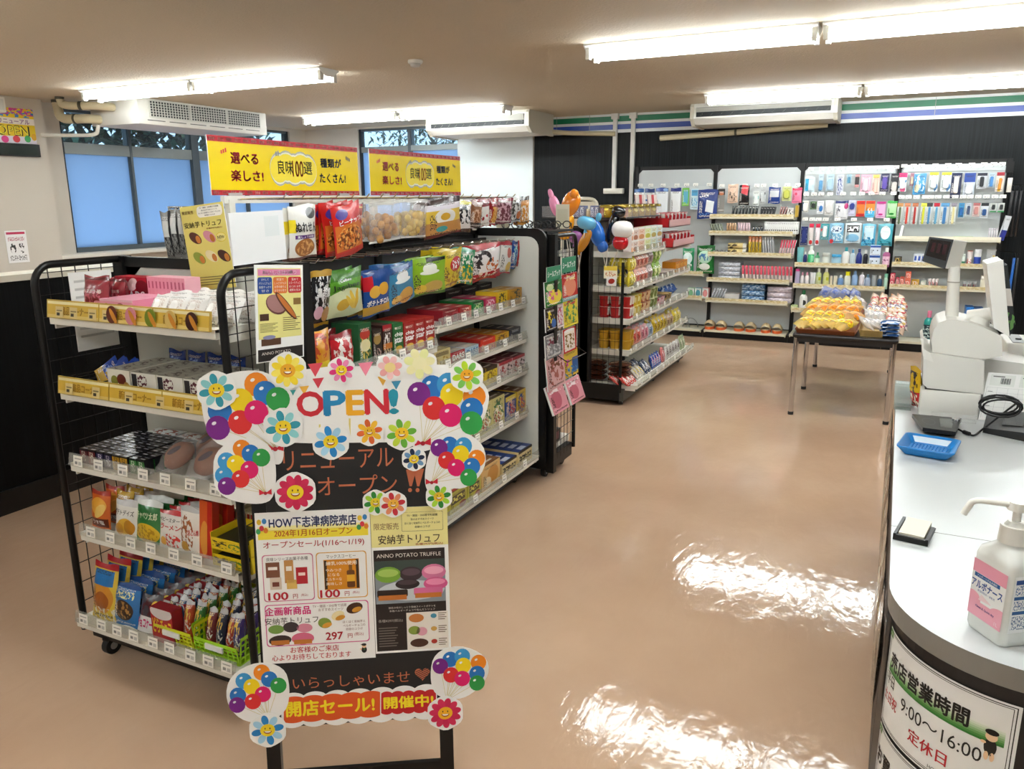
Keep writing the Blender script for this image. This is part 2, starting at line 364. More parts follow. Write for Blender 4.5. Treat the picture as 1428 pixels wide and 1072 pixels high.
tree('outdoor_tree', 'broad leaved dark green tree outside the left window', (-8.7, 7.0), 2200, (.35, 1.2), 3, .30)
tree('outdoor_tree', 'fine leaved dark hedge tree outside the back window', (-5.85, 10.3), 4200, (.75, .3), 5, .13)
# ------------------------------------------------------------------ ceiling fittings
GLOW = mat((.93, .985, 1), .4, emit=LAMP, name='fluorescent_tube')
REFL = mat('#f4f6f4', .35, name='lamp_reflector')
def lamp(x0, x1, y, label):
    t = thing('ceiling_lamp', label, 'ceiling lamp', ((x0 + x1) / 2, y, ZC), 0, 'twin tube ceiling lamps'); W = .11
    mb = MB(); mb.box(x0, x1, y - W, y + W, ZC - .012, ZC)
    mb.add([(x0, y - .035, ZC - .055), (x1, y - .035, ZC - .055), (x1, y + .035, ZC - .055), (x0, y + .035, ZC - .055), (x0, y - W, ZC - .012), (x1, y - W, ZC - .012), (x1, y + W, ZC - .012), (x0, y + W, ZC - .012)],
           [(3, 2, 1, 0), (0, 1, 5, 4), (2, 3, 7, 6), (1, 2, 6, 5), (3, 0, 4, 7)])
    wpart('housing', mb, REFL, t)
    for s in (-1, 1):
        mb = MB(); mb.cyl((x0 + .035, y + s * .075, ZC - .062), (x1 - .035, y + s * .075, ZC - .062), .0165, n=10); wpart('tube', mb, GLOW, t)
        for e in (x0 + .008, x1 - .033):
            mb = MB(); mb.box(e, e + .026, y + s * .075 - .018, y + s * .075 + .018, ZC - .088, ZC - .018); wpart('socket', mb, mat('#d9d9d2', .4), t)
y1 = [mz(262, 116, ZC).y, mz(1148, 40, ZC).y]; Y1 = sum(y1) / 2; Y2 = mz(1200, 121, ZC).y
for i, (a, b) in enumerate(((-6.42, -5.13), (-5.11, -3.83))): lamp(a, b, 4.86, ['leftmost of the ceiling lamps, above the grille air conditioner', 'twin tube ceiling lamp ending above the hanging yellow sign'][i])
for i, (a, b) in enumerate(((-1.86, -.50), (-.48, .88), (.90, 2.26))): lamp(a, b, 4.96, ['bright twin tube lamp nearest the camera, left end of the right row', 'bright twin tube lamp nearest the camera, second in the right row', 'twin tube lamp over the counter beyond the right edge'][i])
for i, (a, b) in enumerate(((-6.3, -5.01), (-4.99, -3.7))): lamp(a, b, 7.55, ['far left twin tube lamp in front of the back window', 'far left twin tube lamp beside the plain wall air conditioner'][i])
for i, (a, b) in enumerate(((-1.73, -.40), (-.38, .95), (.97, 2.3))): lamp(a, b, 7.72, ['far twin tube lamp just in front of the back wall air conditioner', 'far twin tube lamp right of the back wall air conditioner', 'last twin tube lamp of the far row on the right'][i])
for i, (a, b) in enumerate(((-6.42, -5.13), (-5.11, -3.83))): lamp(a, b, 1.9, ['twin tube lamp left behind the camera', 'second twin tube lamp behind the camera'][i])
for i, (a, b) in enumerate(((-1.86, -.50), (-.48, .88))): lamp(a, b, 1.6, ['twin tube lamp straight above the camera, left one', 'twin tube lamp straight above the camera, right one'][i])
for i in range(4): lamp(-6.42 + 2.6 * i, -5.13 + 2.6 * i, -.8, 'added twin tube lamp of the unseen row behind the camera, %s from left' % ORD[i])  # unseen row, added to brighten the sign and rack fronts
p = mz(579, 84, ZC); t = thing('smoke_detector', 'round white smoke detector on the ceiling between the lamps', 'smoke detector', (p.x, p.y, ZC))
mb = MB(); mb.lathe([(.05, 0), (.052, -.012), (.046, -.022)], (p.x, p.y, ZC), 24); wpart('base', mb, WHITE, t)
mb = MB(); mb.lathe([(.034, -.022), (.034, -.038), (.026, -.043)], (p.x, p.y, ZC), 24); wpart('sensor', mb, mat('#c9c7bf', .5), t)
# air conditioner 1: long box with an egg-crate grille
M_AC = mat('#dedcd4', .5); M_ACB = mat('#c9c4b4', .5)
x0, x1, ya, yb, za = -7.05, -6.40, 5.31, 6.98, 2.19
t = thing('air_conditioner', 'boxy white ceiling air conditioner with dark egg crate grille above left window', 'air conditioner', (-6.7, 6.1, za))
mb = MB(); mb.bbox(x0, x1, ya, yb, za, ZC, .012); wpart('body', mb, M_AC, t)
mb = MB(); ga, gb, gz0, gz1 = ya + .13, yb - .12, 2.262, 2.402
mb.box(x1, x1 + .006, ga - .015, gb + .015, gz0 - .012, gz1 + .012)
gr = wpart('grille_panel', mb, mat('#d5d3ca', .5), t)
mb = MB(); mb.box(x1 + .006, x1 + .008, ga, gb, gz0, gz1); mb.build('grille_shade', mat('#20262a', .6), gr)
mb = MB(); n = 44
for i in range(n + 1): u = ga + (gb - ga) * i / n; mb.box(x1 + .008, x1 + .016, u - .0035, u + .0035, gz0, gz1)
for i in range(7): z = gz0 + (gz1 - gz0) * i / 6; mb.box(x1 + .008, x1 + .017, ga, gb, z - .003, z + .003)
for u in (ga + (gb - ga) / 3, ga + (gb - ga) * 2 / 3): mb.box(x1 + .008, x1 + .018, u - .008, u + .008, gz0, gz1)
mb.build('grille', mat('#c6c6be', .5), gr)
mb = MB()
for i in range(6): u = ya + .1 + i * .25; mb.box(x1 - .001, x1 + .002, u, u + .2, za + .035, za + .041)
wpart('seam', mb, mat('#3a3d3e', .6), t)
M_PIPE = mat('#c9bd9c', .6); M_BAND = mat('#4a4636', .5)
def pipe(label, path, r, bands=(), m=M_PIPE, name='insulated_pipe', group=None):
    o = thing(name, label, 'pipe', path[0], 0, group); mb = MB(); mb.tube(smooth_path(path), r, n=14); wpart('run', mb, m, o)
    for c, d in bands:
        mb = MB(); c = Vector(c); d = Vector(d); mb.cyl(c - d * .012, c + d * .012, r * 1.07, n=14); wpart('band', mb, M_BAND, o)
def smooth_path(p, k=.35, n=6):
    p = [Vector(q) for q in p]; out = [p[0]]
    for i in range(1, len(p) - 1):
        a = p[i] + (p[i - 1] - p[i]) * min(.5, k); b = p[i] + (p[i + 1] - p[i]) * min(.5, k)
        for j in range(n + 1): s = j / n; out.append(a * (1 - s) ** 2 + p[i] * 2 * s * (1 - s) + b * s * s)
    out.append(p[-1]); return out
pipe('thick cream lagged pipe bending down lower, left of the grille air conditioner', [(-7.22, 5.10, 2.42), (-7.22, 5.12, 2.245), (-6.93, 5.18, 2.245), (-6.93, 5.32, 2.245)], .042, [((-7.22, 5.1, 2.405), (0, 0, 1)), ((-7.05, 5.155, 2.245), (.97, .2, 0))])
pipe('thick cream lagged pipe bending higher, left of the grille air conditioner', [(-7.0, 4.98, 2.42), (-7.0, 5.0, 2.345), (-6.72, 5.15, 2.345), (-6.72, 5.32, 2.345)], .036, [((-7.0, 4.98, 2.41), (0, 0, 1)), ((-6.85, 5.07, 2.345), (.88, .47, 0))])
pipe('thin white drain pipe under the lagged pipes by the left window', [(-7.33, 4.98, 2.10), (-7.2, 5.1, 2.10), (-6.93, 5.26, 2.10), (-6.9, 5.27, 2.19)], .017, m=mat('#e3e1d8', .45), name='drain_pipe')
# air conditioners 2 and 3: long louvred units hung under the ceiling
def split_ac(label, xa, xb, yf, depth, zb):
    t = thing('air_conditioner', label, 'air conditioner', ((xa + xb) / 2, yf, zb), 0, 'louvred ceiling air conditioners')
    prof = [(0, ZC - .03), (0, zb + .06), (.08, zb + .005), (depth, zb), (depth, ZC), (.02, ZC)]
    mb = MB(); n = len(prof)
    for u in (xa + .03, xb - .03): pass
    A = [(xa + .03, yf + d, z) for d, z in prof]; B = [(xb - .03, yf + d, z) for d, z in prof]
    mb.add(A + B, [tuple(range(n))[::-1], tuple(range(n, 2 * n))] + [(i, (i + 1) % n, (i + 1) % n + n, i + n) for i in range(n)])
    wpart('body', mb, M_AC, t)
    pr2 = [(-.012, ZC - .03), (-.012, zb + .055), (.075, zb - .008), (depth + .004, zb - .012), (depth + .004, ZC), (.015, ZC)]
    for u0, u1 in ((xa, xa + .035), (xb - .035, xb)):
        mb = MB(); A = [(u0, yf + d, z) for d, z in pr2]; B = [(u1, yf + d, z) for d, z in pr2]
        mb.add(A + B, [tuple(range(n))[::-1], tuple(range(n, 2 * n))] + [(i, (i + 1) % n, (i + 1) % n + n, i + n) for i in range(n)]); wpart('end_cap', mb, M_ACB, t)
    mb = MB(); mb.box(xa + .06, xb - .06, yf - .002, yf + .01, zb + .075, ZC - .04); wpart('outlet', mb, mat('#1c2022', .6), t)
    mb = MB(); mb.add([(xa + .06, yf - .02, ZC - .045), (xb - .06, yf - .02, ZC - .045), (xb - .06, yf - .004, zb + .12), (xa + .06, yf - .004, zb + .12)], [(3, 2, 1, 0), (0, 1, 2, 3)]); wpart('louvre', mb, M_AC, t)
    mb = MB()
    for i in range(13): u = xa + .1 + i * (xb - xa - .2) / 12; mb.add([(u, yf - .004, zb + .08), (u + .03, yf - .004, zb + .11), (u + .03, yf + .002, zb + .11), (u, yf + .002, zb + .08)], [(0, 1, 2, 3)])
    wpart('vane', mb, M_ACB, t)
split_ac('cream louvred air conditioner over the white roller blind', -4.96, -3.67, 7.99, .66, 2.195)
split_ac('cream louvred air conditioner against the striped band on the back wall', -2.03, -.63, 8.36, .5, 2.215)
pipe('cream pipe cover running along the dark wall, right of the blind', [(-3.7, 8.62, 2.235), (-3.55, 8.8, 2.225), (-3.28, 8.87, 2.215), (-3.0, 8.875, 2.20)], .026, name='pipe_cover')
pipe('long cream pipe cover sloping under the back wall air conditioner', [(-.75, 8.88, 2.205), (-1.6, 8.88, 2.165), (-2.48, 8.88, 2.135)], .03, [((-1.66, 8.88, 2.162), (1, .0, .04))], name='pipe_cover')
def conduit(px, label, zb, box):
    c = my(px, 200, 8.88); t = thing('wall_conduit', label, 'conduit', (c.x, 8.89, zb), 0, 'white conduits on the dark wall')
    mb = MB(); mb.box(c.x - .022, c.x + .022, 8.875, 8.92, zb, ZC); wpart('channel', mb, mat('#dcdcd6', .45), t)
    mb = MB(); mb.box(c.x - .04, c.x + .04, 8.86, 8.92, ZC - .06, ZC); wpart('ceiling_cover', mb, mat('#e0e0da', .45), t)
    if box:
        mb = MB(); mb.bbox(c.x - .12, c.x + .12, 8.86, 8.92, zb - .06, zb, .01); wpart('junction_box', mb, WHITE, t)
conduit(857, 'left white conduit on the dark back wall ending in a box', 1.60, True)
conduit(882, 'right white conduit on the dark back wall beside the shelving', .3, False)
# things on the far left wall
fx = lambda u, d, z: (-7.34 + d, u, z)
def wsheet(mb, u0, u1, z0, z1, m): mb.quad((-7.335, u0, z0), (-7.335, u1, z0), (-7.335, u1, z1), (-7.335, u0, z1), m)
# ------------------------------------------------------------------ things on the far left wall
a = mx(45, 153, -7.335); b = mx(47, 201, -7.335); c = mx(48, 219, -7.335)
fw = lambda u, v, h: (-7.338 + h, u, v)
t = thing('poster', 'colourful renewal OPEN poster above the dark screen on the left pillar', 'poster', (-7.335, a.y - .2, b.z))
mb = MB(); mb.prism2([(a.y - .42, b.z), (a.y, b.z), (a.y, a.z), (a.y - .42, a.z)], fw, .004, 0, 1)
H = a.z - b.z; cy = a.y - .21
mb.text('OPEN', fw, cy, b.z + H * .36, H * .27, 2, .05, hh=.0055); mb.text('OPEN', fw, cy, b.z + H * .36, H * .25, 3, .0, hh=.0065)
mb.text('リニューアル', fw, cy + .02, b.z + H * .62, H * .13, 4, .03, hh=.0055)
wpart('sheet', mb, [pm('#f2d21c', [('r', .5, .1, .6, .1, '#e9e4f0'), ('m', .5, .88, .6, .14, '#2f8fd0', 9), ('m', .5, .9, .6, .1, '#d8409a', 13), ('e', .3, .1, .08, .1, '#e03a8a'), ('e', .55, .12, .08, .1, '#e4404a'), ('e', .8, .14, .07, .1, '#3aa65a'), ('e', .95, .2, .06, .1, '#e6b020'), ('r', .5, .63, .5, .09, '#f6efe6')], .4), PAPER, INK, mat('#fdf03a', .4), mat('#7a2a80', .4)], t)
t = thing('wall_monitor', 'small dark wall mounted screen under the OPEN poster', 'screen', (-7.33, a.y - .2, c.z))
mb = MB(); mb.box(-7.338, -7.31, a.y - .45, a.y + .005, c.z, b.z - .004); w_ = wpart('casing', mb, BLACK, t)
mb = MB(); mb.box(-7.309, -7.3085, a.y - .43, a.y - .012, c.z + .012, b.z - .014); mb.build('glass', mat('#1d2a24', .15), w_)
a = mx(6, 322, -7.335); b = mx(42, 365, -7.335)
t = thing('notice', 'white notice with a red heading pinned low on the left pillar', 'notice', (-7.335, (a.y + b.y) / 2, b.z))
mb = MB(); mb.prism2([(a.y, b.z), (b.y, b.z), (b.y, a.z), (a.y, a.z)], fw, .002, 0)
wpart('sheet', mb, [pm('#f3f3f3', [('r', .5, .92, .44, .035, '#c02a55'), ('m', .5, .74, .4, .06, '#b05068', 30), ('n', .3, .45, .14, .16, '#333333', 9), ('n', .7, .45, .16, .16, '#333333', 9), ('m', .5, .15, .4, .08, '#777777', 26)], .5)], t)
a = mx(4, 118, -7.2); b = mx(9, 157, -7.2)
t = thing('wall_box', 'white box high on the left wall at the edge of the photo', 'wall box', (-7.3, a.y - .2, b.z))
mb = MB(); mb.bbox(-7.338, -7.2, a.y - .4, a.y, b.z, ZC - .03, .01); wpart('casing', mb, WHITE, t)
mb = MB(); mb.box(-7.2, -7.196, a.y - .38, a.y - .02, b.z + .02, ZC - .05); wpart('cover', mb, PANEL, t)
# ------------------------------------------------------------------ product kinds
KIND = {}; MESH = {}; USED = {}; SHELVES = {}
def kind(key, name, cat, desc, fn): KIND[key] = (name, cat, desc, fn)
def rnd(*a): return random.Random(hash_(a))
def hash_(a):
    h = 7
    for ch in repr(a): h = (h * 131 + ord(ch)) % 2147483647
    return h
def lettering(mb, texts, mats, w, h, fn, hh):
    for s, u, v, hf, col, bold, wf in texts:
        mats.append(mat(col, .4)); mb.text(s, fn, (u - .5) * w, v * h, hf * h, len(mats) - 1, bold, width=wf * w if wf else None, hh=hh)
def K_box(front, side=None, top=None, texts=(), toptexts=(), rough=.4):
    def f(w, d, h):
        mb = MB(); mats = [side or front, front, top or side or front]
        e = min(.0025, w * .06); mb.box(-w / 2, w / 2, -d / 2, d / 2, 0, h, 0, front=1, top=2, back=1)
        lettering(mb, texts, mats, w, h, lambda a, b, q: (a, -d / 2 - q, b), .0006)
        lettering(mb, toptexts, mats, w, d, lambda a, b, q: (a, -d / 2 + b, h + q), .0006)
        return [('body', mb, mats)]
    return f
def crinkle(m, small):
    k = next((k for k, v in MATS.items() if v is m), None)
    return pm(k[1], k[2], min(k[3], .3), .5, small) if k and k[0] == 'p' and not k[4] else m
def K_pouch(front, texts=(), back=None, seal=.05, hole=False, puff=1.0, seed=1):
    front = crinkle(front, 0 if texts else 1)
    def f(w, d, h):
        mb = MB(); mats = [front, back or front]; nx, ny = 8, 12; rn = rnd(seed, round(w, 3)); ph = [rn.uniform(0, 6) for _ in range(4)]
        def dep(u, v):
            q = max(0., min(1., (v - seal) / (1 - 2 * seal))); g = math.sin(PI * q) ** .5 * max(0, 1 - abs(2 * u - 1) ** 2.6) ** .7
            return d / 2 * puff * g * (1 + .16 * math.sin(7 * u + 9 * v + ph[0]) * math.sin(11 * v - 4 * u + ph[1])) + .0006
        def P(u, v, sgn, hh=0):
            pin = 1 - .05 * math.sin(PI * v) ** 2; x = (u - .5) * w * pin
            z = v * h + .004 * math.sin(6 * u + ph[2]) * (1 if v in (0, 1) else 0)
            return (x, sgn * (dep(u, v) + hh), z)
        for sgn, mi in ((-1, 0), (1, 1)):
            vs = [P(i / nx, j / ny, sgn) for j in range(ny + 1) for i in range(nx + 1)]; fs = []; uv = []
            for j in range(ny):
                for i in range(nx):
                    a = j * (nx + 1) + i; q = [a, a + 1, a + nx + 2, a + nx + 1]; t = [(i / nx, j / ny), ((i + 1) / nx, j / ny), ((i + 1) / nx, (j + 1) / ny), (i / nx, (j + 1) / ny)]
                    if sgn > 0: q = q[::-1]; t = t[::-1]
                    fs.append(tuple(q)); uv.append(t)
            mb.add(vs, fs, mi, uv, True)
        lettering(mb, texts, mats, w, h, lambda a, b, q: P(a / w + .5, max(0, min(1, b / h)), -1, q), .0014)
        return [('pouch', mb, mats)]
    return f
def K_clearbag(content, n=14, film='#ffffff', label=None, rr=.02):
    """clear bag: the snacks inside (part) and the film round them"""
    def f(w, d, h):
        film_m = clear(film, .15, .06); pf = K_pouch(film_m, seal=.04)(w, d, h)[0]
        mb = MB(); rn = rnd(n, w, h); r = min(w * .17, rr)
        for i in range(n):
            c = (rn.uniform(-.32, .32) * w, rn.uniform(-.18, .18) * d, h * (.10 + .52 * (i + .5) / n + rn.uniform(-.03, .03)))
            q = [(r * k, z * r * .8) for k, z in ((.05, -1), (.75, -.7), (1, 0), (.75, .7), (.05, 1))]
            mb.lathe([(a, b) for a, b in q], c, 8, i % 2, rn.uniform(.7, 1.15), .55)
        pf[1].m = [0] * len(pf[1].m); out = [('film', pf[1], [film_m, film_m]), ('snack', mb, [mat(content[0], .6), mat(content[1], .6)])]
        sl = MB()
        for z0, z1 in ((.0, .05), (.93, 1.0)): sl.box(-w * .49, w * .49, -.0016, .0016, h * z0, h * z1)
        out[0][1].add(sl.v, sl.f, 1); out[0][2][1] = clear('#f4f4f0', .6, .2)
        if label:
            lb = MB(); lb.prism2([(-w * .3, h * .72), (w * .3, h * .72), (w * .3, h * .86), (-w * .3, h * .86)], lambda a, b, q: (a, -d * .5 - q, b), .0008); out.append(('label', lb, [label]))
        return out
    return f
def K_lathe(prof, body, cap=None, capprof=None, uv=True, sx=1, sy=1, n=18, label=None, capname='cap'):
    """profiles in fractions of (half width, height)"""
    def f(w, d, h):
        mb = MB(); mb.lathe([(r * w / 2, z * h) for r, z in prof], n=n, sy=d / w, uv=uv); out = [('body', mb, [body])]
        if capprof:
            c = MB(); c.lathe([(r * w / 2, z * h) for r, z in capprof], n=n, sy=d / w if d / w > .8 else 1); out.append((capname, c, [cap]))
        if label:
            l = MB(); z0, z1, lm = label; l.lathe([(1.012 * r * w / 2, z * h) for r, z in ((interp(prof, z0), z0), (interp(prof, z1), z1))], n=n, sy=d / w, uv=True, cap0=False, cap1=False); out.append(('label', l, [lm]))
        return out
    return f
def interp(p, z):
    for (r0, a), (r1, b) in zip(p, p[1:]):
        if a <= z <= b and b > a: return r0 + (r1 - r0) * (z - a) / (b - a)
    return p[-1][0]
BOT = [(.9, 0), (1, .04), (1, .62), (.9, .70), (.5, .78), (.42, .80)]; BOTC = [(.46, .79), (.46, .98), (.38, 1)]
ROUND = [(.8, 0), (.95, .05), (1, .3), (.9, .6), (.55, .74), (.4, .78)]
TUBE = [(.8, 0), (.85, .02), (.85, .16), (.9, .18), (1, .5), (1.05, .98), (1.05, 1)]
CUP = [(.78, 0), (.8, .02), (1, .93), (1.04, .95), (1.04, .985), (.9, .99)]; CUPC = [(1.03, .985), (1.03, 1.0), (.98, 1.005)]
JAR = [(.95, 0), (1, .03), (1, .74), (.9, .78)]; JARC = [(1.0, .78), (1.0, .98), (.94, 1)]
def K_bottle(col, cap, lab=None, prof=BOT, capprof=BOTC, rough=.3): return K_lathe(prof, mat(col, rough), mat(cap, .35), capprof, label=(.12, .56, lab) if lab else None)
def K_card(front, item=None, texts=()):
    """hanging blister card: backing card with a shaped clear bubble or bag over its item"""
    def f(w, d, h):
        mb = MB(); mats = [PAPER, front]; mb.box(-w / 2, w / 2, d / 2 - .001, d / 2, 0, h, 0, front=1)
        lettering(mb, texts, mats, w, h, lambda a, b, q: (a, d / 2 - .001 - q, b), .0006); out = [('card', mb, mats)]
        if item:
            cx, cz, rx, rz, col = item[:5]; b = MB(); pts = rrect((cx - rx - .5) * w, (cx + rx - .5) * w, (cz - rz) * h, (cz + rz) * h, min(rx * w, rz * h) * .7, 3)
            for k in (0, 1): pass
            q = [(a, -d / 2 + .002, z) for a, z in [((p[0] - (cx - .5) * w) * .8 + (cx - .5) * w, (p[1] - cz * h) * .9 + cz * h) for p in pts]]
            b.rings([[(p[0], d / 2 - .001, p[1]) for p in pts], [(p[0], 0, p[1]) for p in pts], q], 0, False, True); b.f = [tuple(reversed(x)) for x in b.f] if False else b.f
            out.append((item[5] if len(item) > 5 else 'item', b, [mat(col, .35)]))
        return out
    return f
def K_folded(m1, m2=None, n=2):
    def f(w, d, h):
        mb = MB(); t = h / n
        for i in range(n):
            ins = .01 * (i % 2); pts = rrect(-d / 2 + ins, d / 2, i * t, (i + 1) * t * .98, t * .48, 4)
            A = [(-w / 2, a, b) for a, b in pts]; B = [(w / 2, a, b) for a, b in pts]
            mb.rings([[(x * .97, a, (i + .5) * t + (b - (i + .5) * t) * .6) for x, a, b in A], A, [(0, a - .004, b) for x, a, b in A], B, [(x * .97, a, (i + .5) * t + (b - (i + .5) * t) * .6) for x, a, b in B]], 0, True, True, uv=True)
        return [('cloth', mb, [m1])]
    return f
def K_slab(top, edge, tilt=0):
    def f(w, d, h):
        mb = MB(); mb.box(-w / 2, w / 2, -d / 2, d / 2, 0, h, 1, front=1, top=0); return [('cover', mb, [top, edge])]
    return f
def K_bread(body, wrap, film='#ffffff', printm=None):
    """soft roll in a crimped film bag lying on its back"""
    def f(w, d, h):
        rn = rnd(w, d); mb = MB(); rs = []
        for j in range(9):
            t = j / 8; k = math.sin(PI * min(1, max(0, t))) ** .5 * .8 + .02; y = (t - .5) * d * .76
            rs.append([(math.cos(a) * w * .43 * k, y, h * .46 + math.sin(a) * h * .44 * k) for a in [2 * PI * i / 12 for i in range(12)]])
        mb.rings(rs, 0); out = MB(); rs = []
        for j in range(11):
            t = j / 10; q = min(1, max(0, (t - .09) / .82)); k = math.sin(PI * q) ** .45; y = (t - .5) * d; fl = 1 - k
            rs.append([(math.cos(a) * w * (.5 * k + .40 * fl), y + .004 * math.sin(3 * a), h * .5 + math.sin(a) * (h * .5 * k + .002) * (1 + .06 * math.sin(5 * a + 3 * t))) for a in [2 * PI * i / 14 for i in range(14)]])
        out.rings(rs, 0, uv=True)
        fm = printm or clear(film, .35, .12)
        if printm: return [('wrapper', out, [fm])]
        pr = MB(); rs = []
        for j in range(5):
            t = .34 + .32 * j / 4; k = math.sin(PI * (t - .09) / .82) ** .45
            rs.append([(math.cos(a) * w * .505 * k, (t - .5) * d, h * .5 + math.sin(a) * (h * .5 * k + .003)) for a in [PI * i / 8 for i in range(9)]])
        pr.rings(rs, 0, False, False, True, False, True); pr.f = [tuple(reversed(x)) for x in pr.f]; pr.uv = [list(reversed(x)) for x in pr.uv]
        return [('wrapper', out, [fm]), ('roll', mb, [mat(body, .55)]), ('printed_band', pr, [wrap])]
    return f
def meshes(key, w, d, h):
    k = (key, round(w, 3), round(d, 3), round(h, 3))
    if k not in MESH: MESH[k] = [(n, mb.mesh(n, mats)) for n, mb, mats in KIND[key][3](w, d, h)]
    return MESH[k]
def put(key, loc, w, d, h, label, rz=0, rx=0, ry=0, group=None):
    name, cat, desc, fn = KIND[key]; ms = meshes(key, w, d, h)
    o = bpy.data.objects.new(name, ms[0][1]); COL.objects.link(o); o.location = loc
    o.rotation_euler = (Matrix.Rotation(rz, 3, 'Z') @ Matrix.Rotation(rx, 3, 'X') @ Matrix.Rotation(ry, 3, 'Y')).to_euler()
    tag(o, label, cat, group); USED[label] = USED.get(label, 0) + 1
    for n, me in ms[1:]:
        c = bpy.data.objects.new(n, me); COL.objects.link(c); c.parent = o
    return o
def plural(s):
    head, sep, rest = s.partition(' with ')
    head = head + ('es' if head.endswith(('x', 'ch', 's', 'sh')) else 's'); return head + sep + rest
class Shelf:
    """a front line: kind 'y' faces -Y at Y=c, kind 'x' faces +X at X=c; z is the top surface"""
    def __init__(s, kind, c, z, place): s.k, s.c, s.z, s.place = kind, c, z, place
    def pt(s, u, d, z): return (u, s.c + d, z) if s.k == 'y' else (s.c - d, u, z)
    def u(s, px, z=None):
        z = s.z if z is None else z; lo, hi = (-8, 4) if s.k == 'y' else (.8, 9)
        for _ in range(50):
            mid = (lo + hi) / 2
            if proj(s.pt(mid, 0, z))[0] < px: lo = mid
            else: hi = mid
        return (lo + hi) / 2
    def zat(s, u, py, d=0):
        lo, hi = -.2, 3
        for _ in range(50):
            mid = (lo + hi) / 2
            if proj(s.pt(u, d, mid))[1] > py: lo = mid
            else: hi = mid
        return (lo + hi) / 2
    @property
    def rz(s): return 0 if s.k == 'y' else PI / 2
def face(S, key, a, b, n=1, top=None, h=None, dep=.06, rows=1, tiers=1, gap=.96, d0=.012, desc=None, lean=0, pitch=None, yaw=0, jit=0, swap=0, z=None, tilt=0, units=False, roll=0, wmul=1):
    """n facings between two picture columns a,b of the shelf's front line (or metres if units), rows deep, tiers high"""
    u0, u1 = (a, b) if units else (S.u(a), S.u(b)); u0 = max(u0, getattr(S, 'umin', -99)); zb = S.z if z is None else z
    if h is None: h = (S.zat((u0 + u1) / 2, top) - zb) / tiers
    cw = (u1 - u0) / n; D = desc or KIND[key][2]; pitch = pitch or dep; rn = rnd(key, a, b)
    for i in range(n):
        for r in range(rows):
            for t in range(tiers):
                bits = [x for x in (ordl(i, n), ordl(r, rows, 'from front'), ordl(t, tiers, 'from bottom')) if x]
                lb = D + ' ' + S.place + ((', ' + ', '.join(bits)) if bits else '')
                u = u0 + cw * (i + .5) + rn.uniform(-jit, jit); d = d0 + dep / 2 + r * pitch; p = S.pt(u, d, zb + t * h)
                put(key, p, cw * gap * wmul, dep, h * .985, lb, S.rz + yaw + rn.uniform(-jit, jit) * 8, lean, roll, plural(D) + ' ' + S.place if n * rows * tiers > 1 else None)
def hang(S, key, spans, z, dep=.03, d0=0, desc=None, rows=1, pitch=.03, yaw=0, lean=.08, units=False, roll=0):
    """hanging packs: each span (px left, px right, py top, py bottom)"""
    D = desc or KIND[key][2]; n = len(spans)
    for i, (a, b, t, bt) in enumerate(spans):
        uc = (S.u(a, z) + S.u(b, z)) / 2; w_ = abs(S.u(b, z) - S.u(a, z))
        z1 = S.zat(uc, t); z0 = S.zat(uc, bt)
        for r in range(rows):
            bits = [x for x in (ordl(i, n), ordl(r, rows, 'from front')) if x]
            lb = D + ' ' + S.place + ((', ' + ', '.join(bits)) if bits else '')
            rn = rnd(key, i, r); j = 0 if dep < .02 else 1
            p = S.pt(uc + j * rn.uniform(-.006, .006), d0 + r * pitch, z0 - j * rn.uniform(0, .008)); put(key, p, w_, dep, z1 - z0, lb, S.rz + yaw + j * rn.uniform(-.22, .1), lean + j * rn.uniform(-.04, .08), roll + j * rn.uniform(-.09, .07), plural(D) + ' ' + S.place if n * rows > 1 else None)
# ------------------------------------------------------------------ shelving
TAGM = pm('#f4f2ea', [('r', .5, .72, .36, .05, '#a8a8a4'), ('r', .3, .32, .14, .13, '#868684'), ('r', .7, .3, .16, .16, '#c4c4c0')], .5)
def fm(kind, c):
    return (lambda u, d, z: (u, c + d, z)) if kind == 'y' else (lambda u, d, z: (c - d, u, z))
SIGNS = []
def shelf(root, kind, c, u0, u1, z, depth, rail='grey', tags=6, lip=.026, lipm=WHITE, tagw=.042):
    f = fm(kind, c); mb = MB(); mb.box(u0, u1, 0, depth, z - .008, z); mb.box(u0, u1, -.002, .012, z - lip, z + .001)
    if kind == 'y' or True:
        mb.box(u0, u0 + .006, .012, depth, z - lip * 1.6, z - .008); mb.box(u1 - .006, u1, .012, depth, z - lip * 1.6, z - .008)
    s = wpart('shelf', xf(mb, f), lipm, root)
    if rail:
        rz = .05 if rail == 'yellow' else .036
        mb = MB(); mb.quad((u0 + .004, -.012, z - .004), (u1 - .004, -.012, z - .004), (u1 - .004, -.004, z + rz), (u0 + .004, -.004, z + rz))
        mb.quad((u1 - .004, -.010, z - .004), (u0 + .004, -.010, z - .004), (u0 + .004, -.002, z + rz), (u1 - .004, -.002, z + rz))
        xf(mb, f).build('price_rail', {'grey': RAIL, 'yellow': YELRAIL, 'clear': RAIL}[rail], s)
    rn = rnd(c, u0, z)
    for i in range(tags):
        u = u0 + (u1 - u0) * (i + .35 + rn.uniform(-.12, .12)) / tags; y = -.0135; mb = MB(); h = .033
        mb.quad((u, y, z - .001), (u + tagw, y, z - .001), (u + tagw, y + .004, z + h), (u, y + .004, z + h)); xf(mb, f).build('price_tag', TAGM, s)
    return s
def caster(root, x, y, r=.03, fork=True):
    mb = MB(); mb.cyl((x - .012, y, r), (x + .012, y, r), r, n=18); w_ = wpart('caster', mb, RUBBER, root)
    mb = MB(); mb.cyl((x - .0135, y, r), (x + .0135, y, r), r * .45, n=14); mb.build('hub', mat('#b9bbbd', .3, .8), w_)
    mb = MB(); mb.box(x - .017, x + .017, y - .02, y + .02, r * 1.7, r * 2.3); mb.build('fork', BLACK, w_)
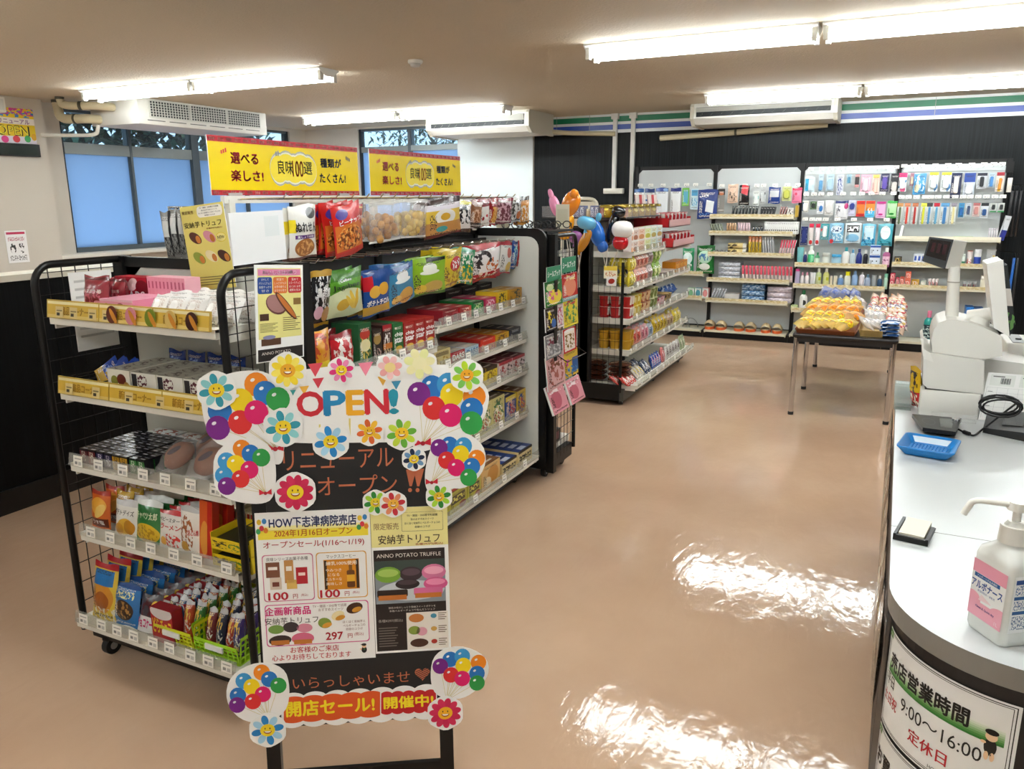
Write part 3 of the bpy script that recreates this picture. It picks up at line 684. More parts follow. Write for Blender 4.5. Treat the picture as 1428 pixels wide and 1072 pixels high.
def mesh_side(root, x, yf, yr, zt, zb=.1, flip=1, du=.045, dz=.068):
    """black wire side: a bent tube frame from the front foot over to the rear post, with a grid of thin wires"""
    r = .06; path = [(x, yf, zb), (x, yf, zt - r)] + [(x, yf + (r - r * math.cos(a)) * (1 if yr > yf else -1), zt - r + r * math.sin(a)) for a in [PI / 2 * i / 6 for i in range(1, 7)]] + [(x, yr, zt)]
    mb = MB(); mb.tube(path, .0115, n=8); fr = wpart('side_frame', mb, BLACK, root)
    mb = MB(); y0, y1 = min(yf, yr), max(yf, yr); n = max(2, round((y1 - y0) / du))
    for i in range(1, n): u = y0 + (y1 - y0) * i / n; mb.tube([(x, u, zb), (x, u, zt - .005)], .0016, n=4)
    z = zb + .03
    while z < zt - .02: mb.tube([(x + .002, y0, z), (x + .002, y1, z)], .0016, n=4); z += dz
    mb.build('wire_grid', BLACK, fr)
# --- end rack facing the camera
def end_rack(label, yf, yr, s, zs, x0=-2.335, x1=-1.575, front=True):
    """s=+1 faces -Y (shelf fronts at yf), s=-1 faces +Y"""
    t = thing('end_rack', label, 'display rack', ((x0 + x1) / 2, (yf + yr) / 2, 0))
    mb = MB(); a, b = (yr - .012, yr + .0) if s > 0 else (yr, yr + .012); mb.box(x0 + .03, x1 - .03, a, b, .16, 1.29); wpart('back_panel', mb, PANEL, t)
    for x in (x0, x1):
        mb = MB(); mb.box(x - .022, x + .022, yr - .03 if s > 0 else yr - .01, yr + .01 if s > 0 else yr + .03, .05, 1.32); wpart('post', mb, BLACK, t)
    mb = MB(); mb.box(x0, x1, min(yr, yr - .02 * s), max(yr, yr - .02 * s), 1.285, 1.318)
    for x, k in ((x0 + .02, 1), (x1 - .02, -1)): mb.add([(x, yr - .01 * s - .004, 1.285), (x + .07 * k, yr - .01 * s - .004, 1.285), (x, yr - .01 * s - .004, 1.225)] + [(x, yr - .01 * s + .004, 1.285), (x + .07 * k, yr - .01 * s + .004, 1.285), (x, yr - .01 * s + .004, 1.225)], [(0, 1, 2), (2, 1, 0), (5, 4, 3), (3, 4, 5), (1, 4, 5, 2)])
    wpart('top_bar', mb, BLACK, t)
    for x in (x0, x1): mesh_side(t, x, yf + .045 * s, yr, 1.31)
    mb = MB(); p0 = yf + .07 * s; mb.box(x0, x1, min(p0, yr), max(p0, yr), .06, .135); wpart('plinth', mb, BLACK, t)
    for x in (x0 + .06, x1 - .06):
        for y in (yf + .09 * s, yr - .06 * s): caster(t, x, y)
    return t
T_END = end_rack('black and white end rack of five snack shelves facing the camera, nearest fixture', 1.455, 1.82, 1, None)
ES = {}
for i, (z, rail, n) in enumerate(((1.163, 'yellow', 0), (.928, 'yellow', 0), (.694, 'grey', 7), (.458, 'grey', 7), (.168, 'grey', 9))):
    yy = 1.50 if i < 4 else 1.455; u0, u1 = (-2.285, -1.605) if i < 4 else (-2.30, -1.59)
    s_ = shelf(T_END, 'y', yy, u0, u1, z, 1.80 - yy, rail, n)
    ES[i + 1] = Shelf('y', yy, z, "on nearest rack's %s shelf" % ['top', 'second', 'third', 'fourth', 'bottom'][i])
    if rail == 'yellow':
        f = lambda a, b, q, yy=yy: (a, yy - .0125 - q, b)
        cells = [(-2.275, -2.05), (-2.045, -1.83), (-1.825, -1.615)]
        for k, (a, b) in enumerate(cells):
            mb = MB(); mb.prism2([(a, z - .002), (b, z - .002), (b, z + .046), (a, z + .046)], lambda p, q_, h, yy=yy, z=z: (p, yy - .0125 - h + (q_ - z) * .16, q_), .001, 0)
            g = lambda p, q_, h, yy=yy, z=z: (p, yy - .0135 - h + (q_ - z) * .16, q_)
            mb.text('新商品コーナー', g, (a + b) / 2, z + .02, .024, 1, .05, hh=.0006, width=(b - a) * .62); mb.text('新商品コーナー', g, (a + b) / 2, z + .02, .021, 2, .0, hh=.0012, width=(b - a) * .6)
            mb.build('corner_label', [pm('#dcb640', [('r', .5, .93, .6, .1, '#f0e6b4'), ('r', .5, .1, .6, .1, '#e6cc74')], .35), mat('#8a6a16', .5), mat('#c89420', .5)], s_)
        rn = rnd(i)
        for k in range(4 if i == 0 else 5):
            u = -2.235 + k * (.07 if i == 0 else .125) + rn.uniform(-.01, .01); mb = MB(); mb.quad((u, yy - .0155, z), (u + .034, yy - .0155, z), (u + .034, yy - .0105, z + .032), (u, yy - .0105, z + .032)); mb.build('price_tag', pm('#e2cc8a', [('r', .5, .62, .36, .06, '#8a7a4a'), ('r', .36, .3, .2, .14, '#3a3320')], .5), s_)
        if i == 0:
            for k, c_ in enumerate(('#6a3220', '#d98a96', '#7a8f2a', '#dcc070', '#4a2418')):
                u = -1.985 + k * .078; mb = MB()
                mb.prism2(ell(u, z + .022, .021, .026, 20, -.4), lambda p, q_, h, yy=yy: (p, yy - .016 - h, q_), .0012, 0)
                mb.prism2(ell(u + .007, z + .018, .008, .024, 14, .5), lambda p, q_, h, yy=yy: (p, yy - .0174 - h, q_), .0004, 1)
                mb.build('truffle_cutout', [mat(c_, .4), mat('#d8902e', .5)], s_)
# --- double-sided gondolas
def gondola(label, y0, y1, xc, xr, xl, deck, base, shelves, near_panel, far_panel, top=True, mesh_near=False, tags=6):
    t = thing('gondola', label, 'display shelf', (xc, (y0 + y1) / 2, 0)); W = xr - xc
    mb = MB(); mb.box(xc - .012, xc + .012, y0 + .03, y1 - .03, .1, 1.32); wpart('centre_panel', mb, PANEL, t)
    n = max(1, round((y1 - y0) / .9))
    for i in range(n + 1):
        y = y0 + .02 + (y1 - y0 - .04) * i / n; mb = MB(); mb.box(xc - .03, xc + .03, y - .02, y + .02, .05, 1.35); wpart('post', mb, BLACK, t)
    mb = MB(); mb.box(xc - .03, xc + .03, y0, y1, 1.32, 1.35); wpart('top_bar', mb, BLACK, t)
    for sgn, x, dk in ((1, xr, deck), (-1, xl, xl - (deck - xr))):
        mb = MB(); a = xr - .035 if sgn > 0 else xl + .035; mb.box(min(a, xc), max(a, xc), y0 + .01, y1 - .01, .035, .125); wpart('plinth', mb, base, t)
    for x in (xr - .07, xl + .07):
        for y in (y0 + .06, (y0 + y1) / 2, y1 - .06): caster(t, x, y, .026)
    return t
T_MID = gondola('long middle snack gondola behind the chalkboard sign, bags hung on its upper half', 1.87, 3.66, -2.0, -1.68, -2.32, -1.62, BLACK, None, None, None)
MS = {}
for key, z, y0, y1, nm, n in (('A', .98, 2.745, 3.62, 'upper right shelf', 7), ('B', .80, 2.745, 3.62, 'second right shelf', 5), ('C', .632, 2.745, 3.63, 'third right shelf', 4), ('D', .40, 2.745, 3.63, 'fourth right shelf', 4), ('L', .905, 1.92, 2.735, 'left chip shelf', 5), ('M', .63, 1.92, 2.735, 'lower left shelf', 3), ('N', .40, 1.92, 2.735, 'lowest left shelf', 3)):
    shelf(T_MID, 'x', -1.68, y0, y1, z, .31, 'grey', n); MS[key] = Shelf('x', -1.68, z, "on middle gondola's " + nm)
shelf(T_MID, 'x', -1.62, 1.92, 3.64, .16, .36, 'clear', 6); MS['E'] = Shelf('x', -1.62, .16, "on middle gondola's bottom shelf")
for z in (.16, .45, .75, 1.02):
    mb = MB(); mb.box(-2.32, -2.02, 1.92, 3.62, z - .02, z); wpart('shelf', mb, WHITE, T_MID)
mb = MB(); mb.box(-1.988, -1.982, 1.92, 3.64, .99, 1.318); wpart('hook_shade_sheet', mb, mat('#3c3d3e', .5), T_MID)  # dark sheet: shade behind the hung bags, put in as colour
# far end panel: white board in a black surround with a rounded corner
mb = MB(); P = [(-2.0, .1), (-1.585, .1), (-1.585, 1.30)] + [(-1.585 - .06 + .06 * math.cos(a), 1.29 + .06 * math.sin(a)) for a in [PI / 2 * i / 5 for i in range(1, 6)]] + [(-2.0, 1.35)]
mb.prism(P, 3.652, 3.67); wpart('end_panel', mb, BLACK, T_MID)
mb = MB(); P = [(-2.0, .13), (-1.625, .13), (-1.625, 1.25)] + [(-1.625 - .06 + .06 * math.cos(a), 1.25 + .06 * math.sin(a)) for a in [PI / 2 * i / 5 for i in range(1, 6)]] + [(-2.0, 1.31)]
mb.prism(P, 3.648, 3.652); wpart('end_board', mb, PANEL, T_MID)
# hook bars and hooks
for x, z, nm in ((-1.97, 1.50, 'upper'), (-1.93, 1.29, 'lower')):
    mb = MB(); mb.box(x - .008, x + .008, 1.92, 3.66, z - .012, z + .012)
    if nm == 'upper':
        for y in (1.95, 2.74, 3.6): mb.box(x - .012, x + .012, y - .012, y + .012, 1.34, z)
    wpart('hook_bar', mb, BLACK if nm == 'lower' else WHITE, T_MID)
    for i in range(20):
        y = 1.98 + i * .088; mb = MB(); mb.tube([(x, y, z), (x + .20, y, z + .004), (x + .215, y, z + .018)], .0025, n=6); wpart('hook', mb, CHROME, T_MID)
# --- magazine end rack at the far end of the middle gondola
T_MAG = end_rack('black wire end rack on casters at the far end of the middle gondola', 4.08, 3.70, -1, None)
for z in (.17, .45, .75, 1.05): shelf(T_MAG, 'y', 3.72, -2.3, -1.61, z, .33, None, 0)
mb = MB(); mb.box(-2.3, -1.6, 3.7, 4.06, 1.322, 1.334); wpart('top_tray', mb, BLACK, T_MAG)
# --- second gondola
T_FAR = gondola('far gondola of noodle and snack shelves with balloons on its near end', 5.36, 7.16, -2.02, -1.67, -2.37, -1.617, mat('#4a4842', .5), None, None, None)
FS = {}
for key, z, y0, y1, nm, n in (('0', 1.122, 5.40, 6.24, 'top shelf', 5), ('1', .872, 5.40, 6.24, 'second shelf', 5), ('1r', .872, 6.25, 7.12, 'second shelf far half', 5), ('2', .642, 5.40, 7.10, 'third shelf', 9), ('3', .412, 5.40, 7.12, 'fourth shelf', 9)):
    shelf(T_FAR, 'x', -1.67, y0, y1, z, .33, 'grey', n); FS[key] = Shelf('x', -1.67, z, "on far gondola's " + nm)
shelf(T_FAR, 'x', -1.617, 5.40, 7.16, .155, .38, 'clear', 9); FS['4'] = Shelf('x', -1.617, .155, "on far gondola's bottom shelf")
for z in (.155, .412, .642, .872, 1.10):
    mb = MB(); mb.box(-2.37, -2.04, 5.40, 7.12, z - .022, z); wpart('shelf', mb, WHITE, T_FAR)
for a, b in ((-2.05, -1.735), (-2.32, -2.05)):
    fr = MB(); x_ = b if a == -2.05 else a; k = 1 if a == -2.05 else -1
    fr.tube([(x_, 5.37, .1), (x_, 5.37, 1.05)] if k > 0 else [(x_, 5.37, .1), (x_, 5.37, 1.24), (x_ + .05, 5.37, 1.28), (-2.05, 5.37, 1.28)], .0115, n=8); p_ = wpart('end_frame', fr, BLACK, T_FAR)
    mb = MB(); n = round((b - a) / .045)
    for i in range(n + 1): x = a + (b - a) * i / n; mb.tube([(x, 5.365, .1), (x, 5.365, 1.05 if k > 0 else 1.28)], .0016, n=4)
    z = .12
    while z < (1.05 if k > 0 else 1.28): mb.tube([(a, 5.362, z), (b, 5.362, z)], .0016, n=4); z += .06
    mb.build('wire_grid', BLACK, p_)
mb = MB(); mb.box(-2.07, -1.97, 5.36, 5.40, .05, 1.33); wpart('post', mb, BLACK, T_FAR)
mb = MB(); mb.box(-2.4, -1.735, 5.352, 5.362, .04, .16); wpart('end_plinth', mb, BLACK, T_FAR)
# top tray of the far gondola
mb = MB(); mb.box(-2.36, -1.72, 5.36, 6.27, 1.352, 1.362); tr = wpart('top_tray', mb, mat('#2a2420', .4), T_FAR)
mb = MB(); mb.box(-1.722, -1.718, 5.36, 6.27, 1.362, 1.44); mb.build('tray_front', CLEAR, tr)
for k in '0123': FS[k].umin = 5.418
mb = MB(); mb.box(-2.36, -1.722, 5.36, 5.363, 1.362, 1.44); mb.build('tray_front', CLEAR, tr)
FTN = Shelf('y', 5.366, 1.362, "on far gondola's top tray")
FT = Shelf('x', -1.725, 1.362, "on far gondola's top tray")
# --- four wall bays
POSTX = [-2.705, -1.83, -.945, -.05, .87]; YS = 8.5; YBK = 8.80
BAYS = {}
NM = ['first', 'second', 'third', 'fourth']
LBL = ['leftmost wall shelving bay, partly behind the far gondola', 'second wall shelving bay from left, with slippers on its bottom shelf', 'third wall shelving bay from left, with pouches above bottles', 'rightmost wall shelving bay, behind the cash register']
LV = [((.40, .655, .45, 'b'), ), (), (), ()]
YRAIL = clear('#d9bf6c', .6, .3)
zl = {0: [.085, .43, .69], 1: [.09, .415, .635, .905, 1.125, 1.295], 2: [.10, .355, .605, .82], 3: [.105, .635, .85, 1.095]}
BS = {}
for i in range(4):
    a, b = POSTX[i], POSTX[i + 1]; t = thing('wall_shelving', LBL[i], 'wall shelf', ((a + b) / 2, 8.7, 0), 0, 'wall shelving bays')
    mb = MB(); c_ = .04; P = [(a + .02, .1), (b - .02, .1), (b - .02, 1.79 - c_), (b - .02 - c_, 1.79), (a + .02 + c_, 1.79), (a + .02, 1.79 - c_)]
    mb.prism(P, YBK, YBK + .012); wpart('back_board', mb, mat('#c3c8c9', .5), t)
    mb = MB(); mb.box(a, b, YBK + .012, YBK + .03, 1.70, 1.83); wpart('back_rail', mb, BLACK, t)
    for x in ((a,) if i < 3 else (a, b)):
        mb = MB(); mb.box(x - .018, x + .018, YBK - .02, YBK + .03, .03, 1.83); wpart('post', mb, BLACK, t)
    mb = MB(); mb.box(a + .001, b - .001, YS + .05, YBK, 0, .075); wpart('plinth', mb, BLACK, t)
    for j, z in enumerate(zl[i]):
        u0, u1 = a + .02, b - .02
        if i == 2 and z == .355: pass
        d_ = YBK - YS
        sh = shelf(t, 'y', YS, u0, u1, z, d_, None, 0, .02, mat('#d9d4bd', .45))
        mb = MB(); mb.quad((u0, YS - .004, z), (u1, YS - .004, z), (u1, YS - .001, z + .028), (u0, YS - .001, z + .028))
        if z > .2: mb.build('price_rail', pm('#b39a52' if not (i == 3 and j == 3) else '#dcd6c2', [('m', .5, .5, .5, .5, '#e9e2c8', 24)], .4), sh)
        BS[(i, j)] = Shelf('y', YS, z, 'on %s wall bay, %s shelf' % (NM[i], ['lowest', 'second', 'third', 'fourth', 'fifth', 'sixth'][j] + (' up' if j else '')))
    BAYS[i] = t
mb = MB(); mb.box(.84, .90, YBK - .05, YBK + .01, 1.70, 1.80); wpart('corner_bracket', mb, BLACK, BAYS[3])
# peg bars with hooks
def peg(bay, z, us, y=YBK - .01, l=.13):
    a, b = POSTX[bay] + .03, POSTX[bay + 1] - .03; mb = MB(); mb.box(a, b, y - .006, y + .01, z - .025, z + .012); p = wpart('peg_bar', mb, mat('#cfd4d4', .3, .2), BAYS[bay])
    for u in us:
        h = MB(); h.tube([(u, y, z), (u, y - l, z + .003), (u, y - l - .008, z + .014)], .0022, n=5); hk = h.build('peg', CHROME, p)
        h = MB(); h.quad((u - .026, y - l - .004, z + .012), (u + .026, y - l - .004, z + .012), (u + .026, y - l + .002, z + .042), (u - .026, y - l + .002, z + .042)); h.build('price_tag', TAGM, p)
# ------------------------------------------------------------------ products: nearest rack
def deeper(S, d): return Shelf(S.k, S.c + d if S.k == 'y' else S.c - d, S.z, S.place)
W, K_, RED = '#ffffff', '#1a1a1a', '#c8202a'
kind('strawberry_pouch', 'sweet_pouch', 'snack bag', 'dark red strawberry sweet pouch', K_pouch(pm('#8c1a2a', [('r', .5, .93, .5, .03, '#5c0f1a'), ('m', .5, .4, .36, .22, '#d4697a', 9), ('e', .72, .3, .15, .1, '#e89aa0')], .3), [('あまおう苺', .5, .62, .1, '#f6e4e0', .03, .7)], seed=2))
S = ES[1]; D12 = deeper(S, .1)
face(S, 'strawberry_pouch', 97, 133, 1, 386, dep=.04, d0=.03, lean=-.12, desc='dark red strawberry sweet pouch at far left front')
face(D12, 'strawberry_pouch', 130, 152, 1, 388, dep=.04, lean=-.1, d0=-.03, desc='dark red sweet pouch second from left')
face(deeper(S, .15), 'strawberry_pouch', 148, 180, 2, 387, dep=.045, lean=-.1, d0=-.03, desc='dark red sweet pouch behind the pink boxes')
kind('pink_box', 'sweet_box', 'sweet box', 'flat pink strawberry sweet box', K_box(pm('#eea4ba', [('e', .2, .5, .1, .3, '#c89a4a'), ('e', .62, .45, .16, .38, '#8a2a3a'), ('r', .5, .95, .5, .05, '#f6c8d6')]), mat('#e88aa8', .4), pm('#f0a8be', [('r', .5, .08, .5, .03, '#d8789a')])))
face(S, 'pink_box', 128, 176, 1, 419, dep=.042, rows=4, d0=.03)
kind('red_choco_box', 'chocolate_box', 'chocolate box', 'red chocolate box with white lettering', K_box(pm('#b81830', [('e', .25, .72, .2, .22, '#e9b0b8', .4), ('e', .55, .78, .14, .2, '#f2d6d8', -.5), ('e', .85, .7, .2, .22, '#7c1020', .6)]), mat('#b01830', .4), None, [('DARS', .55, .45, .28, W, .03, 0), ('ビター', .5, .18, .12, W, 0, 0)]))
D22 = deeper(S, .2)
face(D22, 'red_choco_box', 176, 221, 1, 384, dep=.05, d0=-.03, desc='red chocolate box standing at the back')
kind('pink_choco_box', 'chocolate_box', 'chocolate box', 'slim pink chocolate box', K_box(pm('#f0a0b4', [('r', .5, .2, .5, .2, '#c02048'), ('r', .5, .78, .2, .1, '#c85a78')]), mat('#f3b4c2', .4)))
kind('choco_tray', 'display_tray', 'display tray', 'red tray holding the slim pink chocolate boxes', lambda w, d, h: [(lambda mb, mats: (mb.box(-w / 2, w / 2, -d / 2, -d / 2 + .003, 0, h, 0, front=1), mb.box(-w / 2, w / 2, -d / 2, d / 2, 0, .003), mb.text('DARS', lambda a, b, q: (a, -d / 2 - q, b), -w * .22, h * .5, h * .55, 2, .03, hh=.0008), ('tray', mb, mats))[-1])(MB(), [mat('#b81838', .4), pm('#c01c40', [('r', .8, .5, .14, .3, '#cfd4e6')]), mat(W)])])
face(D22, 'choco_tray', 220, 274, 1, h=.03, dep=.075, d0=-.04)
face(D22, 'pink_choco_box', 221, 273, 10, 385, dep=.06, d0=-.03, z=S.z + .0035)
kind('white_packet', 'wafer_packet', 'sweet packet', 'translucent white wrapped truffle packet', K_pouch(pm('#e9e7e4', [('m', .5, .5, .34, .3, '#c9b8b0', 22), ('e', .5, .52, .2, .2, '#f6f4f2')], .3), puff=1.1, seed=8))
for r in range(3):
    for i in range(5):
        a = 186 + 25 * i; u = S.u(a + 12) - .01 * r; rn = rnd(r, i)
        put('white_packet', (u, 1.545 + r * .075, S.z + .004), .075, .03, .082, 'translucent white truffle packet %s, %s from left, %s from front' % (S.place, ORD[i], ORD[r]), rn.uniform(-.2, .2), -.55, 0, 'white truffle packets on the top shelf')
kind('truffle_card', 'truffle_poster', 'poster', '', lambda w, d, h: [])
# second shelf
S = ES[2]
kind('blue_pouch', 'sweet_pouch', 'snack bag', 'shiny blue and gold sweet pouch', K_pouch(pm('#1c3f9a', [('r', .5, .2, .5, .22, '#c8a040'), ('n', .5, .62, .36, .2, '#88a8e8', 8)], .2), seed=4, puff=1.2))
bk = thing('wire_basket', 'black wire basket of blue pouches ' + S.place, 'basket', (-2.19, 1.6, S.z))
mb = MB()
for z_, k in ((.002, .0), (.02, .004), (.04, .008)): mb.tube([(-2.265 - k, 1.515 - k, S.z + z_), (-2.12 + k, 1.515 - k, S.z + z_), (-2.12 + k, 1.70 + k, S.z + z_), (-2.265 - k, 1.70 + k, S.z + z_), (-2.265 - k, 1.515 - k, S.z + z_)], .0022, n=5)
for i in range(8): x = -2.265 + .145 * i / 7; mb.tube([(x, 1.507, S.z + .04), (x, 1.515, S.z + .002), (x, 1.70, S.z + .002), (x, 1.708, S.z + .04)], .0014, n=4)
wpart('wire', mb, BLACK, bk)
for i in range(5):
    put('blue_pouch', (-2.235 + .026 * i, 1.60 + .012 * (i % 2), S.z + .008), .09, .024, .085, 'blue and gold sweet pouch in the wire basket, %s from left' % ORD[i], .3, -.35, .9, 'blue pouches in the wire basket')
for i in range(4): put('blue_pouch', (-2.06 + .085 * i, 1.75, S.z + .002), .075, .028, .10, 'blue sweet pouch standing at the back %s, %s from left' % (S.place, ORD[i]), 0, -.1, .0, 'blue pouches behind the white boxes')
kind('melty_box', 'chocolate_box', 'chocolate box', 'white swirl chocolate box', K_box(pm('#e6e6de', [('n', .42, .72, .2, .26, '#5a2230', 9), ('r', .12, .6, .1, .34, '#2c2c30'), ('n', .72, .28, .25, .2, '#5aa070', 10), ('m', .5, .12, .4, .08, '#b0b8b0', 22)]), pm('#dddcd2', [('r', .5, .1, .5, .03, '#c5c3b8')]), pm('#b3b2a6', [('n', .45, .5, .38, .42, '#4a3430', 4), ('r', .5, .04, .5, .03, '#8f8e84')])))
kind('nut_box', 'chocolate_box', 'chocolate box', 'white truffle chocolate box', K_box(pm('#e9e6da', [('e', .3, .6, .16, .18, '#8a8a3a'), ('e', .62, .66, .2, .2, '#6a2a20'), ('e', .82, .42, .14, .18, '#b08a40'), ('m', .5, .12, .4, .08, '#b0b8b0', 22)]), mat('#dddcd2', .4), pm('#b3b2a6', [('n', .45, .5, .38, .42, '#4a3430', 4), ('r', .5, .04, .5, .03, '#8f8e84')])))
face(S, 'nut_box', 147, 179, 1, 516, dep=.062, rows=3, d0=.015)
face(S, 'melty_box', 180, 292, 3, 526, dep=.062, rows=3, d0=.015)
# third shelf
S = ES[3]
for key, c, cc, nm, a in (('caramel_red', '#6a1a24', '#d8d0c0', 'dark red', 108), ('caramel_purple', '#2a2450', '#cfc6d8', 'deep purple', 131), ('caramel_gold', '#b88a28', '#3a2a10', 'gold', 153), ('caramel_green', '#2f7a34', '#e0e8d0', 'green', 177)):
    kind(key, 'candy_box', 'candy box', 'tiny %s candy box' % nm, K_box(pm(c, [('m', .5, .5, .26, .34, cc, 9), ('r', .5, .94, .5, .06, '#101018')]), mat('#14141c', .3), pm('#23232b', [('r', .5, .3, .3, .1, '#b0b0b8'), ('r', .5, .75, .34, .06, '#7c7c88')], .2)))
    face(S, key, a, a + 22, 2, None, h=.05, dep=.032, rows=6, gap=.9, d0=.012, pitch=.037)
kind('flat_gift', 'sweet_box', 'sweet box', 'flat white sweet box with red print', K_box(pm('#e8e8e8', [('r', .5, .5, .4, .3, '#c85050')]), mat('#cfd0d2', .4), pm('#e6e8ea', [('n', .5, .5, .46, .44, '#a86a60', 5)], .12)))
kind('flat_brown', 'sweet_box', 'sweet box', 'flat brown and green sweet box', K_box(pm('#5a3a20', [('r', .5, .5, .4, .3, '#8a7a40')]), mat('#4c5a2a', .4), pm('#6a4a2c', [('r', .75, .5, .25, .5, '#4d6a34'), ('m', .4, .5, .3, .4, '#c8b080', 8)], .2)))
put('flat_gift', (-2.16, 1.755, S.z), .13, .08, .045, 'flat white sweet box with red print ' + S.place + ', left one', group=None)
put('flat_gift', (-2.02, 1.755, S.z), .13, .08, .045, 'flat white sweet box with red print ' + S.place + ', right one')
put('flat_brown', (-1.885, 1.745, S.z), .12, .09, .04, 'flat brown and green sweet box behind the wrapped pancakes ' + S.place)
def dora(w, d, h):
    mb = MB(); mb.lathe([(w * .2, .002), (w * .4, .012), (w * .43, h * .45), (w * .3, h * .85), (.001, h * .9)], n=22, m=0, uv=False)
    st = MB(); st.prism2(ell(0, 0, w * .2, w * .1, 16, .9), lambda a, b, q: (a, b, h * .9 + q), .0015); fl = K_bread('#000', None, printm=clear('#f4f0ea', .28, .1))(w, d, h)[0]
    return [('wrapper', fl[1], [clear('#ffffff', .13, .05)]), ('pancake', mb, [mat('#8a4e2a', .6)]), ('seal', st, [mat('#4a2a3a', .5)])]
kind('dorayaki', 'wrapped_pancake', 'pastry', 'wrapped brown bean pancake', dora)
for r in range(2):
    for i in range(3):
        put('dorayaki', (S.u(226 + 42 * i), 1.585 + r * .12, S.z + .042), .118, .13, .05, 'wrapped brown bean pancake %s, %s from left, %s' % (S.place, ORD[i], ['front row', 'back row'][r]), .25 * (i - 1), .62, 0, 'wrapped pancakes on the third shelf')
# fourth shelf
S = ES[4]
B = lambda *L, base, rough=.28: pm(base, L, rough)
kind('orange_crisp', 'crisp_bag', 'snack bag', 'orange potato crisp bag', K_pouch(B(('e', .5, .62, .4, .22, '#f2b040'), ('e', .62, .5, .28, .14, '#f8d070', .5), ('r', .5, .95, .5, .05, '#a82818'), ('r', .5, .18, .44, .12, '#6a2a18'), base='#d8661c'), [('うす塩', .5, .2, .12, W, .03, .6)], seed=11))
kind('gold_crisp', 'crisp_bag', 'snack bag', 'gold topped crisp bag', K_pouch(B(('e', .5, .4, .4, .3, '#7a4a20'), ('r', .5, .93, .5, .07, '#c8a030'), base='#a87820', rough=.18), seed=12))
kind('potato_days', 'crisp_bag', 'snack bag', 'white and yellow potato snack bag', K_pouch(B(('r', .5, .93, .5, .08, '#d8d8d8'), ('e', .55, .3, .36, .22, '#e8b838', .3), ('e', .3, .22, .22, .16, '#d89a28', .3), ('e', .75, .3, .2, .2, '#c88a20'), base='#f2f0ea'), [('ポテトデイズ', .5, .68, .14, K_, .03, .86)], seed=13))
kind('green_corn', 'crisp_bag', 'snack bag', 'green and yellow corn snack bag', K_pouch(B(('r', .5, .94, .5, .07, '#d8dcd8'), ('e', .5, .24, .46, .24, '#e8c030'), ('n', .5, .24, .4, .2, '#c09018', 9), base='#2a7a38'), [('キャベツ太郎', .5, .66, .17, '#e8f0d0', .04, .8)], seed=14))
kind('ramen_snack', 'snack_bag', 'snack bag', 'white and red noodle snack bag', K_pouch(B(('r', .5, .95, .5, .05, '#c02028'), ('n', .6, .24, .34, .2, '#d83a30', 8), ('e', .25, .2, .14, .12, '#f0b040'), base='#f0ece6'), [('ベビースター', .5, .78, .1, K_, .03, .8), ('ラーメン', .55, .6, .13, '#c81e28', .04, .8)], seed=15))
kind('don_snack', 'snack_bag', 'snack bag', 'white grilled snack bag with red lettering', K_pouch(B(('r', .5, .95, .5, .05, '#c8c8c8'), ('n', .4, .45, .36, .4, '#a86030', 8), ('e', .3, .16, .2, .12, '#d8a030'), base='#f3efe8'), [('どんどん焼', .74, .5, .12, '#c8202a', .04, .42)], seed=16))
kind('yaki_pack', 'snack_pack', 'snack bag', 'orange and red tall snack pack', K_box(B(('e', .4, .35, .34, .3, '#f0a040'), ('r', .8, .5, .18, .5, '#c8281c'), base='#e0602a'), mat('#c02a20', .4)))
kind('thin_pack', 'wafer_pack', 'snack pack', 'thin pale upright wafer pack', K_box(B(('r', .5, .85, .4, .1, '#b8342a'), base='#e2dcc4'), mat('#d6d0b4', .45)))
kind('open_box', 'sweet_tray_box', 'sweet box', 'open yellow box of dark sweets', lambda w, d, h: [(lambda mb: (mb.box(-w / 2, w / 2, -d / 2, -d / 2 + .003, 0, h * .72, 0, front=1), mb.box(-w / 2, -w / 2 + .003, -d / 2, d / 2, 0, h), mb.box(w / 2 - .003, w / 2, -d / 2, d / 2, 0, h), mb.box(-w / 2, w / 2, d / 2 - .003, d / 2, 0, h), mb.box(-w / 2, w / 2, -d / 2, d / 2, 0, .003), ('tray', mb, [mat('#e6c820', .4), pm('#e8cc20', [('m', .22, .5, .18, .3, '#2a2418', 8), ('n', .6, .5, .16, .34, '#5a8a2a', 8), ('r', .86, .5, .1, .14, '#c8a010')])]))[-1])(MB()),
    (lambda mb: ([mb.box(-w * .45 + w * .3 * i + .002, -w * .45 + w * .3 * (i + 1) - .002, -d * .44, d * .44, .006, h * (.62 + .05 * (i % 2)), 0) for i in range(3)], ('sweets', mb, [pm('#23281c', [], .3)]))[-1])(MB())])
face(S, 'orange_crisp', 110, 137, 1, 692, dep=.035, rows=2, pitch=.05, d0=.03, lean=-.14)
face(S, 'gold_crisp', 135, 160, 1, 696, dep=.035, rows=7, pitch=.036, d0=.055, lean=-.14)
face(S, 'potato_days', 146, 178, 1, 704, dep=.034, rows=6, pitch=.04, d0=.02, lean=-.18)
face(S, 'green_corn', 175, 212, 1, 705, dep=.036, rows=6, pitch=.04, d0=.02, lean=-.18)
face(S, 'ramen_snack', 209, 244, 1, 719, dep=.03, rows=4, pitch=.035, d0=.02, lean=-.15)
face(S, 'don_snack', 239, 269, 1, 714, dep=.03, rows=4, pitch=.036, d0=.02, lean=-.12)
face(S, 'yaki_pack', 267, 285, 1, 706, dep=.028, rows=2, pitch=.06, d0=.03, lean=-.12, desc='orange and red tall snack pack')
T2 = deeper(S, .13); face(T2, 'thin_pack', 293, 352, 12, h=.115, dep=.09, lean=-.05, gap=.8)
face(S, 'open_box', 290, 351, 1, h=.052, dep=.12, tiers=2, d0=.012, gap=.9)
